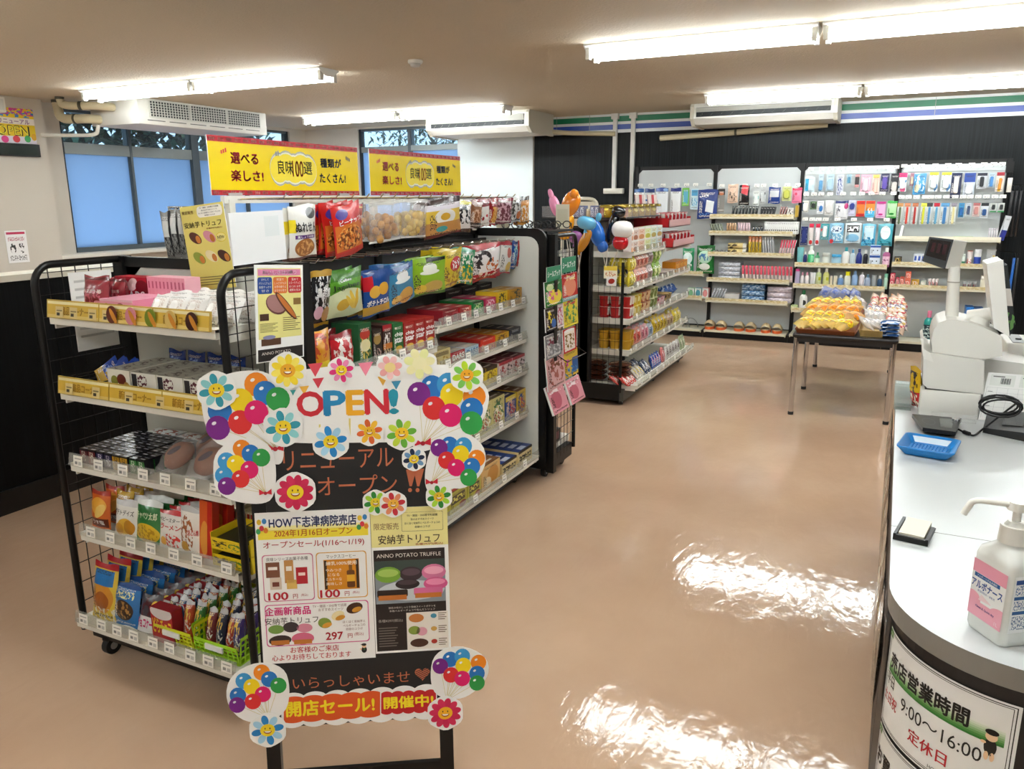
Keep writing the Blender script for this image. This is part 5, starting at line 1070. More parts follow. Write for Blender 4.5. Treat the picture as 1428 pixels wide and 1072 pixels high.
# small things on top of the end rack
kind('lens_case', 'glasses_case', 'glasses', 'dark reading glasses', lambda w, d, h: [(lambda mb: ([mb.tube([(sx * w * .26 + w * .2 * math.cos(a), -d * .3, h * .6 + h * .38 * math.sin(a)) for a in [2 * PI * i / 14 for i in range(15)]], .003, n=5) for sx in (-1, 1)], [mb.tube([(sx * w * .47, -d * .3, h * .7), (sx * w * .46, d * .4, h * .72), (sx * w * .46, d * .5, h * .1)], .0025, n=5) for sx in (-1, 1)], mb.tube([(-w * .06, -d * .3, h * .65), (w * .06, -d * .3, h * .65)], .003, n=5), ('frame', mb, [mat('#1c1816', .3)]))[-1])(MB())])
for i in range(6): put('lens_case', (-1.62 - .0 - .11 * (i % 3), 3.78 + .17 * (i // 3), 1.335), .10, .09, .045, 'dark reading glasses on top of the wire end rack, %s row, %s from right' % (['near', 'far'][i // 3], ORD[i % 3]), .3, 0, 0, 'reading glasses on the wire end rack')
kind('cream_card', 'price_card', 'card', 'cream card', K_box(pm('#d8d4be', [('r', .5, .5, .4, .3, '#cdc8b0')]), mat('#cfcab4', .5)))
put('cream_card', (-1.93, 3.86, 1.335), .075, .006, .13, 'cream price card on top of the wire end rack, left one', .1); put('cream_card', (-1.66, 4.05, 1.335), .075, .006, .13, 'cream price card on top of the wire end rack, right one', .1)
# ------------------------------------------------------------------ far gondola
def cup(key, base, L, lid, desc, name='noodle_cup', cat='cup', prof=CUP, capp=CUPC, n=14, capname='lid'): kind(key, name, cat, desc, K_lathe(prof, pm(base, L, .3), mat(lid, .3), capp, n=n, capname=capname))
S = FTN
def tbox(key, base, L, desc): kind(key, 'drink_box', 'sweet box', desc, K_box(pm(base, L, .3, 0, 1), mat(base, .4)))
tbox('navy_carton', '#1c3a7a', [('m', .5, .5, .4, .36, '#d8e0f0', 6)], 'navy blue carton'); tbox('rose_carton', '#d85a5a', [('m', .5, .5, .4, .36, '#f0d0c8', 7)], 'pale red carton'); tbox('red_carton', '#b81c20', [('m', .5, .5, .4, .36, '#e05a4a', 6)], 'bright red carton'); tbox('orange_carton', '#b8702a', [('m', .5, .5, .4, .36, '#e8b070', 6)], 'orange brown carton')
kind('gold_jar', 'jelly_jar', 'jar', 'gold jar', K_lathe(JAR, pm('#a8821c', [('n', .5, .6, .5, .2, '#f0d850', 5)], .12), mat('#8a7420', .25, .4), JARC))
kind('cream_jar', 'jelly_jar', 'jar', 'small cream jar', K_lathe(JAR, mat('#c8b078', .35), mat('#dcd0a0', .3), JARC))
for k, a, b, n in (('navy_carton', 800, 814, 2), ('navy_carton', 822, 834, 2), ('rose_carton', 836, 846, 2), ('red_carton', 847, 858, 2), ('orange_carton', 859, 871, 2)):
    face(S, k, a, b, n, h=.082, dep=.07, rows=1, desc=KIND[k][2] + (' beyond the jar' if a == 822 else ''))
face(S, 'cream_jar', 815, 821, 1, h=.06, dep=.06); S = FT; face(S, 'gold_jar', S.u(869), 6.25, 6, units=True, h=.088, dep=.075, rows=2)
S = FS['0']
PAST = [('#e8dcd8', '#d8883a', 'white and amber'), ('#e4d4cc', '#a85a2a', 'white and brown'), ('#e8c8b8', '#c8803a', 'peach'), ('#e0e8c0', '#c8c828', 'pale lime'), ('#d4e4d8', '#a89838', 'mint'), ('#cfe0e4', '#b8923a', 'pale blue')]
for i, (c, c2, nm) in enumerate(PAST):
    kind('pastel%d' % i, 'dessert_pack', 'dessert pack', nm + ' dessert pack', K_box(pm(c, [('e', .5, .2, .42, .22, c2), ('m', .5, .66, .34, .12, c2, 9), ('r', .5, .94, .5, .06, '#f4f2f0')], .35), mat(c, .4)))
a, b = S.u(873), S.u(925)
for i in range(6): face(S, 'pastel%d' % i, a + (b - a) * i / 6, a + (b - a) * (i + 1) / 6, 1, 319 - i * 1.1, dep=.06, tiers=2, units=True)
S = FS['1']
for k, c, c2, nm, x0, x1, n, t in (('fy', '#e0cc30', '#f0e890', 'yellow', 877, 890, 2, 357), ('fp', '#dca090', '#c85a4a', 'pink', 891, 907, 3, 352), ('fg', '#b8a8a8', '#8a6a6a', 'greyish', 908, 914, 1, 347), ('fl', '#8ab83a', '#d8e0a0', 'lime green', 915, 925, 2, 342)):
    kind(k, 'noodle_pack', 'noodle pack', nm + ' instant noodle pack', K_pouch(pm(c, [('e', .5, .45, .36, .26, c2), ('m', .5, .75, .4, .1, '#ffffff', 8), ('n', .5, .4, .24, .18, c, 7)], .3), seed=90)); face(S, k, x0, x1, n, t, dep=.06, tiers=2, rows=3 if k == 'fy' else 1)
S = FS['1r']
cup('white_cup', '#d8c8c0', [('m', .5, .5, .5, .3, '#8a5a6a', 7)], '#e8dcd8', 'white and pink dessert cup'); face(S, 'white_cup', 927, 943, 3, 377, dep=.07, rows=2)
tbox('amber_carton', '#dc8c1c', [('m', .5, .6, .4, .2, '#e8b84a', 7)], 'orange curry carton'); face(S, 'amber_carton', 944, 960, 3, 363, dep=.06, rows=2)
S = FS['2']
cup('red_cup', '#b81c20', [('r', .0, .55, .09, .3, '#f0ece8'), ('r', .5, .55, .1, .3, '#f0ece8'), ('r', .98, .55, .09, .3, '#f0ece8'), ('e', .25, .3, .12, .16, '#e0a030')], '#d8d0c4', 'red and white noodle cup')
cup('yel_cup', '#d8bc34', [('e', .02, .5, .14, .3, '#8a6a1c'), ('m', .5, .5, .5, .24, '#f0e8b0', 8)], '#d8c860', 'yellow noodle cup')
cup('org_cup', '#b8603a', [('m', .5, .5, .5, .3, '#e8c8a0', 6), ('r', .5, .1, .5, .1, '#3a1c1c')], '#6a3a34', 'orange brown noodle cup')
cup('lim_cup', '#b8c89a', [('m', .5, .5, .5, .3, '#7a8a4a', 6)], '#c8c8a0', 'pale green noodle cup')
cup('pink_cup', '#c83a6a', [('m', .5, .5, .5, .3, '#f0d0d8', 6)], '#2a1c22', 'pink noodle bowl')
cup('blk_cup', '#221c1e', [('m', .5, .5, .5, .3, '#a88a5a', 6)], '#c8a040', 'black noodle bowl')
for k, x0, x1, n, t in (('red_cup', 874, 888, 2, 413), ('yel_cup', 889, 899, 2, 410), ('org_cup', 900, 911, 2, 405), ('lim_cup', 912, 921, 2, 400)): face(S, k, x0, x1, n, t, dep=.085, tiers=2, rows=3 if k == 'red_cup' else 1)
for k, x0, x1, n, t in (('pink_cup', 922, 931, 2, 412), ('blk_cup', 932, 940, 2, 408)): face(S, k, x0, x1, n, h=.07, dep=.09, rows=2)
kind('blue_roll', 'paper_roll_pack', 'pack', 'blue and white roll pack', K_bread('#000', None, printm=pm('#2a5aa8', [('m', .5, .5, .4, .3, '#c8d8f0', 5)], .25)))
for i in range(3): put('blue_roll', S.pt(6.72 + .13 * i, .14, S.z), .1, .12, .1, 'blue and white roll pack %s, %s from left' % (S.place, ORD[i]), PI / 2, group='blue roll packs on the far gondola')
S = FS['3']
cup('gold_cup', '#c89a20', [('e', .02, .4, .12, .3, '#8a3a1c'), ('m', .5, .6, .5, .2, '#e8d060', 6), ('e', .5, .4, .12, .3, '#8a3a1c')], '#b8901c', 'gold noodle cup')
face(S, 'gold_cup', 872, 888, 2, 461, dep=.085, tiers=2, rows=3)
for k, c, c2, nm, x0, x1, n, t in (('gp', '#d88a7a', '#c83a34', 'salmon pink', 888, 899, 2, 457), ('gr', '#d8a0a8', '#b84a6a', 'rose pink', 900, 909, 2, 452), ('gb', '#b8c8d4', '#3a6a9a', 'pale blue', 910, 916, 1, 450), ('gy', '#e0c028', '#8a6a14', 'strong yellow', 917, 934, 4, 441), ('gn', '#c8ac8a', '#8a5a3a', 'tan', 935, 943, 2, 437), ('gz', '#dcc83a', '#f0e8a0', 'lemon yellow', 944, 953, 2, 430)):
    kind(k, 'snack_bag', 'snack bag', nm + ' snack bag', K_pouch(pm(c, [('n', .5, .5, .4, .34, c2, 6), ('m', .5, .8, .4, .08, '#ffffff', 9)], .3), seed=95)); face(S, k, x0, x1, n, t, dep=.06, rows=2, lean=-.1)
S = FS['4']
kind('flat_brown_pack', 'flat_snack_pack', 'snack pack', 'flat brown snack pack', K_bread('#000', None, printm=pm('#5a2e20', [('m', .5, .5, .44, .3, '#c8a08a', 6), ('r', .5, .5, .1, .5, '#8a4a34')], .2)))
for j in range(2):
    for i in range(4): put('flat_brown_pack', (-1.78 - .19 * j, 5.50, S.z + .038 * i), .17, .15, .038, 'flat brown snack pack low behind the far gondola end wires, %s stack, %s from bottom' % (['right', 'left'][j], ORD[i]), .05 * i, group='stacked flat brown packs on the far gondola')
def lowpacks(key, c, c2, nm, x0, x1, n, hh, tilt=.5, rows=1):
    kind(key, 'snack_pack', 'snack pack', nm + ' snack pack', K_pouch(pm(c, [('n', .5, .5, .4, .34, c2, 5)], .25), seed=97)); face(S, key, x0, x1, n, h=hh, dep=.04, rows=rows, lean=-tilt, d0=.03, pitch=.07)
lowpacks('l1', '#c8342a', '#f0e4dc', 'red and white', 885, 897, 3, .10, .9, 2); lowpacks('l2', '#dcd6c8', '#c8b040', 'pale cream', 899, 909, 3, .11, .8, 2); lowpacks('l3', '#2a3a5a', '#d8d8e0', 'dark blue and white', 910, 917, 2, .12, .7, 2)
lowpacks('l4', '#2a4a9a', '#d8a0b0', 'blue', 918, 930, 4, .12, .3); lowpacks('l5', '#d87a7a', '#f0e0e0', 'coral', 931, 935, 1, .13, .2); lowpacks('l6', '#d8d4d0', '#6a5a5a', 'white', 936, 955, 5, .12, .15); lowpacks('l7', '#a8b890', '#e8e8d0', 'pale green', 956, 962, 2, .13, .2)
# red cup display on the far gondola
shelf(T_FAR, 'x', -1.67, 6.25, 7.12, 1.10, .33, None, 0); S = Shelf('x', -1.60, 1.101, 'in the red display')
t = thing('counter_display', 'two tier red display of white and red cups on the far gondola', 'display stand', (-1.75, 6.7, 1.1))
def xbox(a, b, c, d, e, f, nm, m): mb = MB(); mb.box(a, b, c, d, e, f); return wpart(nm, mb, m, t)
M_RED = mat('#b4141c', .35)
for nm, z0, xf_ in (('lower_tray', 1.101, -1.62), ('upper_tray', 1.26, -1.66)):
    mb = MB(); mb.box(-1.95, xf_, 6.30, 7.02, z0, z0 + .006); mb.box(-1.95, xf_, 6.30, 6.306, z0, z0 + .075); mb.box(-1.95, xf_, 7.014, 7.02, z0, z0 + .075); mb.box(xf_ - .004, xf_, 6.30, 7.02, z0, z0 + .06, 1); wpart(nm, mb, [M_RED, pm('#d8a8a8', [('m', .5, .5, .5, .5, '#b85a5a', 6)])], t)
xbox(-1.955, -1.945, 6.30, 7.02, 1.101, 1.34, 'back_wall', M_RED)
for k in range(2):
    y0 = 6.31 + .36 * k; mb = MB(); mb.quad((-1.93, y0, 1.27), (-1.93, y0 + .30, 1.27), (-1.96, y0 + .30, 1.52), (-1.96, y0, 1.52)); mb.quad((-1.932, y0 + .3, 1.27), (-1.932, y0, 1.27), (-1.962, y0, 1.52), (-1.962, y0 + .3, 1.52))
    wpart('back_card', mb, pm('#e4d8d0', [('r', .55, .8, .13, .2, '#c01c24'), ('n', .5, .45, .2, .3, '#8a4a2a', 5), ('e', .4, .62, .06, .08, '#3a2420'), ('r', .02, .5, .04, .5, '#7a1420')], .4), t)
for tier, (z0, xx_) in enumerate(((1.108, -1.675), (1.267, -1.715))):
    cup('mug', '#e4dcda', [('n', .5, .5, .5, .4, '#b81c28', 4)], '#b0141e', 'white and red sweet cup')
    for i in range(6): put('mug', (xx_, 6.36 + .12 * i, z0), .075, .075, .105, 'white and red sweet cup in the red display, %s tier, %s from left' % (['lower', 'upper'][tier], ORD[i]), PI / 2, group='sweet cups in the red display')
    for i in range(5): put('mug', (xx_ - .09, 6.40 + .12 * i, z0), .075, .075, .105, 'white and red sweet cup behind, red display %s tier, %s from left' % (['lower', 'upper'][tier], ORD[i]), PI / 2, group='sweet cups in the red display')
# white cards behind the balloons, plain foil balloons on sticks
def balloon(px, py, rx, rz, col, label, Y=5.30, tilt=0, foot=None, lobe=None, two=None):
    c = my(px, py, Y); t = thing('balloon', label, 'balloon', c, 0, 'foil balloons on sticks'); mb = MB(); n = 18
    prof = [(math.sin(PI * i / 12) ** .8, -math.cos(PI * i / 12)) for i in range(13)]
    def place(b, cc, r1, r2):
        rs = [[Vector((cc[0], cc[1], cc[2])) + Matrix.Rotation(tilt, 3, 'Y') @ Vector((r1 * a * math.cos(2 * PI * k / n), r1 * .75 * a * math.sin(2 * PI * k / n), r2 * z * (1 + .05 * a * math.cos(4 * PI * k / n)))) for k in range(n)] for a, z in prof]
        b.rings(rs, 0)
    place(mb, c, rx, rz); wpart('bladder', mb, mat(col, .12, 0, coat=.5), t)
    if lobe:
        mb = MB(); cc = c + Vector(lobe[0]); place(mb, cc, lobe[1], lobe[2]); wpart('lobe', mb, mat(lobe[3], .12, coat=.5), t)
    base = c + Matrix.Rotation(tilt, 3, 'Y') @ Vector((0, 0, -rz))
    mb = MB(); mb.cyl(base + Vector((0, 0, .012)), base - Vector((0, 0, .02)), .005, r1=.014, n=10); wpart('neck', mb, mat(col, .15), t)
    if foot: mb = MB(); f = my(foot[0], foot[1], 5.345); mb.tube([base, base * .5 + f * .5, f], .0035, n=6); wpart('stick', mb, mat('#e4e2dc', .4), t)
balloon(796, 284, .062, .085, '#e8861a', 'big orange balloon at the top of the balloon cluster', 5.05, .45, (800, 380), ((.035, -.03, .065), .03, .03, '#e8861a'))
balloon(774, 287, .038, .075, '#e08ab0', 'pink balloon at the upper left of the cluster', 5.28, -.35, (790, 385), ((-.03, 0, .075), .02, .045, '#e08ab0'))
balloon(789, 309, .062, .07, '#e8a01c', 'yellow-orange balloon under the big orange one', 5.17, 0, (798, 390), ((0, -.02, -.075), .045, .05, '#e89a20'))
balloon(818, 311, .07, .045, '#5aa8d0', 'pale blue balloon between the orange and deep blue ones', 5.05, .2, (805, 385), ((.085, 0, .04), .02, .028, '#5aa8d0'))
balloon(803, 331, .05, .045, '#9a5aa0', 'purple balloon below the pale blue one', 5.29, .2, (800, 395))
balloon(815, 336, .034, .085, '#c88418', 'long ochre balloon hanging low in the cluster', 5.12, .5, (808, 400))
balloon(832, 325, .055, .095, '#1a6ac8', 'deep blue balloon in the middle of the gondola end', 5.22, -.35, (845, 372), ((.045, 0, -.09), .04, .04, '#1a62c0'))
balloon(854, 318, .042, .12, '#141416', 'long black balloon behind the white and red one', 5.30, .25, (845, 375), ((.045, -.01, .11), .05, .04, '#1a1a1c'))
balloon(868, 320, .075, .058, '#eceae8', 'white balloon with a red lower half at the gondola corner', 5.14, 0, (853, 372), ((-.01, -.005, -.085), .055, .05, '#c81c24'))
for k, (a, b, c_, d, m_, lb) in enumerate(((842, 861, 371, 388, pm('#f2ead0', [('r', .5, .82, .5, .18, '#e8cc4a'), ('n', .5, .35, .4, .2, '#c8805a', 8)]), 'yellow and white card hung on the far gondola end wires'), (846, 860, 386, 398, pm('#ece8e4', [('e', .5, .5, .34, .28, '#a8281c', .5)]), 'white card with a red toy picture on the far gondola end'))):
    p0 = my(a, d, 5.34); p1 = my(b, c_, 5.34); o = thing('hang_card', lb, 'card', ((p0.x + p1.x) / 2, 5.34, p0.z)); mb = MB(); mb.prism([(p0.x, p0.z), (p1.x, p0.z), (p1.x, p1.z), (p0.x, p1.z)], 5.338 - .003 * k, 5.34 - .003 * k + .002 * 0, 0, 1); wpart('sheet', mb, [m_, PAPER], o)
# ------------------------------------------------------------------ wall bays
def at(px, py): return my(px, py, YBK - .1)
def hangs(bay, row, items, Y=8.64, z=None):
    S = Shelf('y', Y, z, ''); us = []
    for i, it in enumerate(items):
        px0, px1, t, bt, base, L, desc = it[:7]; item = it[7] if len(it) > 7 else None; key = 'hk%d%d_%d' % (bay, row, i)
        kind(key, it[8] if len(it) > 8 else 'hanging_pack', 'hanging pack', desc, K_card(pm(base, L, .3, 0, 1), item) if item is not None or px1 - px0 < 14 else K_pouch(pm(base, L, .25), seed=bay * 9 + row))
        u0, u1 = my(px0, t, Y).x, my(px1, t, Y).x; z1, z0 = my((px0 + px1) / 2, t, Y).z, my((px0 + px1) / 2, bt, Y).z
        lb = '%s, %s from left, %s, %s wall bay' % (desc, ORD[i], ['top hooks', 'second hook row', 'third hook row'][row], NM[bay])
        put(key, ((u0 + u1) / 2, Y + .012, z0), (u1 - u0) * .97, .022, z1 - z0, lb, 0, 0); us.append((u0 + u1) / 2)
    peg(bay, z, us, YBK - .005, .15)
WB = '#e4e8ea'
hangs(0, 0, [(884, 898, 263, 302, WB, [('r', .5, .93, .5, .07, '#2a5a9a'), ('r', .5, .6, .5, .03, '#2a6ab0')], 'white pouch with blue top'), (899, 913, 263, 303, WB, [('r', .5, .93, .5, .07, '#1c3a7a'), ('r', .5, .6, .5, .03, '#2a6ab0')], 'white pouch with navy top'), (914, 932, 262, 304, '#dfe6ea', [('r', .5, .94, .5, .06, '#2a4aa0'), ('e', .8, .94, .2, .05, '#88b0e0')], 'wide white pouch with blue top'), (935, 950, 262, 303, '#e6eaec', [('r', .5, .94, .5, .06, '#1c2a7a')], 'white pouch with dark blue band'), (951, 961, 262, 287, '#6ab83a', [('m', .5, .5, .3, .4, '#58b0c8', 5), ('r', .5, .5, .34, .3, '#58a8c0')], 'bright green pack'), (963, 974, 263, 292, '#c8e0e8', [('r', .5, .8, .4, .14, '#4a9ac8'), ('m', .5, .35, .4, .2, '#5aa8d0', 7)], 'pale blue pack'), (973, 1002, 264, 305, '#16327a', [('r', .62, .42, .2, .2, '#e8ecf0', -.15), ('m', .3, .78, .24, .05, W, 12), ('m', .5, .16, .4, .04, '#5a8ac8', 12)], 'large navy apron pouch with white shape')], 8.60, 1.60)
hangs(1, 0, [(1001, 1011, 263, 296, '#8a8680', [('r', .5, .86, .5, .12, '#1c1818'), ('e', .5, .8, .34, .08, '#c8764a')], 'grey stocking pack'), (1015, 1030, 257, 283, '#d8b8a0', [('n', .5, .4, .4, .3, '#5a4a44', 5), ('e', .5, .7, .3, .16, '#e8c8b0')], 'peach coloured pack'), (1031, 1046, 258, 286, '#1c1a1c', [('r', .55, .78, .32, .24, '#d8404a', -.2)], 'black pouch with red label'), (1050, 1059, 266, 287, '#d8dcd8', [('r', .5, .55, .4, .1, '#5ab0b0')], 'white and teal pack', (.5, .4, .3, .3, '#e4e8e4')), (1060, 1068, 262, 284, '#c4c8c8', [('r', .5, .45, .5, .08, '#1c1c20', .5)], 'silver pack', (.5, .4, .3, .3, '#c8cccc')), (1072, 1089, 261, 284, '#1c3a80', [('r', .5, .6, .4, .2, '#c8ccd0')], 'navy and white pack'), (1091, 1104, 260, 280, '#c8cc8a', [('e', .5, .5, .3, .3, '#a8b03a')], 'lime card', (.5, .45, .34, .3, '#b8bc50')), (1105, 1119, 262, 283, '#e07a98', [('r', .5, .93, .5, .08, '#e8305a'), ('e', .4, .6, .14, .1, '#c82a50')], 'pink pouch')], 8.62, 1.585)
hangs(2, 0, [(1123, 1137, 247, 268, '#c8dce4', [('r', .2, .5, .18, .4, '#3aa8d0')], 'white and cyan pack'), (1142, 1149, 243, 267, '#b8ccd8', [], 'slim clear pack', (.5, .35, .36, .3, '#5a9ac8')), (1153, 1164, 243, 266, '#bcd4e0', [], 'pale blue blister pack', (.5, .4, .34, .36, '#a8c8dc')), (1168, 1177, 243, 272, '#c8ccd8', [('m', .5, .4, .4, .4, '#3a4a8a', 6)], 'blue dotted sachet strip'), (1181, 1188, 243, 256, '#a8ccd8', [], 'tiny blue pack', (.5, .4, .3, .34, '#4a88a8')), (1193, 1199, 243, 261, '#c88a8a', [('r', .5, .5, .5, .3, '#2a2426')], 'small black and red pack'), (1201, 1216, 243, 269, '#e0a8bc', [('r', .5, .5, .36, .36, '#e8d8e0')], 'pink toothbrush pack', (.5, .45, .28, .36, '#e8c8d8')), (1217, 1228, 243, 271, '#e8c8c0', [('r', .5, .5, .3, .4, '#e8b0a0'), ('r', .5, .9, .4, .08, '#e8d060')], 'pink and yellow pack', (.5, .4, .2, .34, '#f0c8b8')), (1229, 1241, 242, 267, '#2a2a50', [('n', .5, .5, .4, .36, '#7a5ac0', 5)], 'purple and black pack', (.5, .45, .3, .34, '#5a48a0')), (1243, 1255, 242, 269, '#1c1e26', [], 'black razor pack', (.5, .32, .3, .26, '#c8c4c0'))], 8.64, 1.74)
hangs(2, 1, [(1119, 1128, 280, 296, '#e4e4dc', [('r', .1, .5, .1, .4, '#3a5a7a'), ('e', .6, .2, .14, .1, '#d8b030')], 'white box with yellow spot', (.5, .45, .36, .36, '#e8e8e0')), (1130, 1139, 281, 292, '#3a6a34', [], 'small green pack', (.5, .5, .36, .3, '#1c2a20')), (1140, 1149, 280, 298, '#e8eaec', [('e', .6, .4, .3, .24, '#2a78c0')], 'white card with a blue disc', (.55, .4, .2, .2, '#2a78c0')), (1151, 1163, 279, 300, '#e2e2e0', [], 'plain white card', (.5, .5, .4, .36, '#dcdcda')), (1165, 1184, 280, 306, '#d8dade', [('r', .5, .94, .5, .08, '#1c2a6a'), ('e', .85, .72, .16, .16, '#b02a6a'), ('m', .3, .6, .1, .2, '#4a4a5a', 9)], 'large white wipes pack with magenta spot'), (1184, 1194, 279, 301, '#c8c8e0', [('e', .5, .62, .4, .2, '#2a3a8a')], 'lilac pack with a navy disc', (.5, .6, .34, .2, '#26368a')), (1195, 1207, 280, 302, '#e0782a', [('r', .5, .9, .5, .12, '#d81c1c'), ('r', .5, .1, .5, .1, '#c81c1c')], 'red and orange pack'), (1208, 1221, 280, 303, '#4ab0d8', [('r', .5, .7, .5, .3, '#e88a30'), ('r', .5, .92, .5, .1, '#d83020'), ('n', .5, .4, .3, .2, '#f0f0f0', 5)], 'orange and blue pack'), (1223, 1236, 281, 304, '#dca8cc', [('r', .5, .94, .5, .08, '#c8308a'), ('e', .5, .22, .26, .06, '#b8187a')], 'pink wipes pouch'), (1238, 1252, 280, 304, '#a8dca0', [('r', .5, .94, .5, .08, '#3aa84a'), ('e', .5, .24, .26, .06, '#2a8a3a'), ('r', .5, .02, .5, .04, '#3aa84a')], 'green wipes pouch')], 8.64, 1.495)
hangs(2, 2, [(1117, 1127, 316, 342, '#1c2c6a', [('m', .5, .5, .4, .3, '#c8d0e8', 5)], 'navy strip pack', (.5, .5, .34, .4, '#22347a')), (1129, 1135, 312, 342, '#e8e0dc', [('r', .5, .92, .5, .1, '#d81c44'), ('e', .5, .14, .4, .1, '#c82020')], 'slim red topped dental pack'), (1138, 1144, 312, 342, '#f0e0e4', [('r', .5, .92, .5, .1, '#d81c44'), ('e', .5, .14, .4, .1, '#c82020')], 'slim pink and red dental pack'), (1145, 1157, 312, 334, '#3a9aa4', [('r', .5, .5, .26, .3, '#e8e4e0'), ('e', .1, .6, .1, .1, '#d83a3a')], 'teal blister pack', (.5, .5, .24, .34, '#e8ece8')), (1157, 1178, 311, 339, '#7ab4d4', [('e', .5, .68, .4, .2, '#d0e4f0'), ('m', .5, .68, .34, .1, '#2a3a6a', 9), ('e', .2, .1, .14, .1, '#d83a40'), ('n', .6, .3, .4, .2, '#d0e8f0', 6)], 'light blue pouch with red flower'), (1179, 1202, 311, 339, '#d0dce0', [('r', .5, .72, .4, .18, '#1c1e24'), ('m', .5, .72, .34, .12, W, 7), ('e', .5, .26, .42, .2, '#8ac0e0')], 'white and black pouch'), (1203, 1223, 312, 343, '#5ab0d0', [('r', .5, .6, .36, .3, '#c8e4ee'), ('n', .5, .2, .5, .2, '#1c7aa8', 4)], 'sky blue pouch'), (1225, 1247, 312, 343, '#48a8b8', [('e', .5, .6, .34, .3, '#e4eeee'), ('n', .5, .1, .5, .14, '#1c7a88', 4)], 'teal pouch with white cloth')], 8.64, 1.245)
hangs(3, 0, [(1254, 1266, 241, 267, '#e8e4e8', [('r', .5, .88, .5, .12, '#e0387a'), ('r', .5, .4, .5, .06, '#3a8ab8', .4), ('e', .6, .1, .3, .14, '#e0508a')], 'white card with pink top', (.5, .45, .3, .3, '#e8e8ec')), (1270, 1276, 241, 259, '#a87a88', [], 'tiny plum pack', (.5, .4, .3, .3, '#c8c0a8')), (1275, 1293, 242, 271, '#4a98cc', [('n', .5, .5, .46, .44, '#c8e0f0', 4), ('e', .3, .3, .2, .2, '#d8d8b8')], 'large blue pouch'), (1297, 1310, 240, 267, '#dce4e4', [('r', .5, .93, .5, .08, '#d8d040'), ('r', .8, .2, .2, .12, '#3a78b0', .6)], 'white card with yellow top', (.5, .5, .34, .34, '#dfe6e8')), (1314, 1328, 240, 267, '#dce4e4', [('r', .5, .93, .5, .08, '#d8d040'), ('r', .8, .2, .2, .12, '#3a78b0', .6)], 'another white card with yellow top', (.5, .5, .34, .34, '#dfe6e8')), (1328, 1343, 241, 276, '#16224a', [], 'black and navy card with a white tube', (.5, .52, .24, .34, '#dcd6d0', 'tube')), (1346, 1362, 241, 273, '#c4ccd8', [('r', .5, .8, .5, .2, '#2a4a9a')], 'blue and white card with two round clips', (.5, .26, .36, .18, '#dfe4ea')), (1364, 1378, 241, 263, '#c8ccd0', [('r', .5, .92, .5, .1, '#1c2234')], 'grey card with black handled tool', (.5, .45, .22, .32, '#20242a')), (1380, 1389, 241, 261, '#b8ccdc', [], 'thin pale blue card', (.5, .4, .26, .36, '#4a88c8')), (1391, 1402, 240, 267, '#e0d4c8', [('r', .5, .92, .5, .1, '#a8182c'), ('r', .6, .4, .14, .3, '#d84a30', -.3), ('r', .5, .2, .2, .2, '#d8b030')], 'cream card with red top', (.55, .4, .18, .3, '#d8882a'))], 8.64, 1.75)
BR = [('#c8925a', '#5a6a4a', 'tan topped', 1252), ('#c8825a', '#c83a2a', 'brown topped red', 1262), ('#b8704a', '#a82a24', 'brown topped dark red', 1273), ('#d8dc50', '#c8c828', 'lime yellow', 1285), ('#3a3c40', '#4a88b8', 'black topped blue', 1293), ('#c01c34', '#5a98b8', 'red topped', 1303), ('#5a98c8', '#3a78b0', 'wide blue', 1313), ('#8a8490', '#d8cc98', 'black and cream', 1327)]
hangs(3, 1, [(x, x + (12 if nm == 'wide blue' else 8.4), 283, 313, '#d4d8d6', [('r', .5, .92, .5, .09, c)], nm + ' toothbrush pack', (.5, .42, .2, .4, c2, 'toothbrush'), 'toothbrush_pack') for c, c2, nm, x in BR] + [(1338, 1346, 283, 303, '#3a88b8', [], 'blue round card', (.5, .4, .3, .3, '#1c5a98')), (1348, 1356, 283, 301, '#c8d0d8', [], 'grey clip card', (.5, .45, .28, .34, '#3a4a68')), (1358, 1368, 283, 302, '#d8c0bc', [('r', .5, .9, .5, .1, '#b86a6a')], 'dusty pink card', (.5, .45, .3, .3, '#c88a84')), (1369, 1380, 283, 304, '#d8dce0', [('r', .5, .9, .5, .1, '#20282c')], 'white card with a navy ring', (.5, .38, .28, .22, '#1c4a80')), (1382, 1391, 283, 296, '#d8dcd8', [('r', .5, .06, .5, .1, '#3a9a5a')], 'white and green round card', (.5, .55, .28, .28, '#2a2e30')), (1393, 1402, 283, 296, '#d8dcd8', [('r', .5, .06, .5, .1, '#3a9a5a')], 'last white and green round card', (.5, .55, .28, .28, '#34383a'))], 8.64, 1.46)
# shelf goods: bay, shelf, kind tuple
def wallbox(bay, sh, a, b, t, base, L, desc, n=1, tiers=1, name='carton', cat='box', dep=.09, lean=0, roll=0, d0=.015, side=None):
    key = 'wb%d%d_%d' % (bay, sh, a); kind(key, name, cat, desc, K_box(pm(base, L, .35, 0, 1 if L else 0), mat(side or base, .45))); face(BS[bay, sh], key, a, b, n, t, dep=dep, tiers=tiers, lean=lean, roll=roll, d0=d0)
def wallpack(bay, sh, a, b, t, base, L, desc, n=1, dep=.03, roll=0, name='flat_pack', cat='pack', d0=.02, lean=0, gap=.9):
    key = 'wp%d%d_%d' % (bay, sh, a); kind(key, name, cat, desc, K_pouch(pm(base, L, .25), puff=1.2, seed=a)); face(BS[bay, sh], key, a, b, n, t, dep=dep, roll=roll, d0=d0, lean=lean, gap=gap)
def wallfold(bay, sh, a, b, t, base, L, desc, tiers, d=.2):
    key = 'wf%d%d_%d' % (bay, sh, a); kind(key, 'folded_cloth', 'cloth', desc, K_folded(pm(base, L, .7), None, 1)); face(BS[bay, sh], key, a, b, 1, t, dep=d, tiers=tiers, d0=.03)
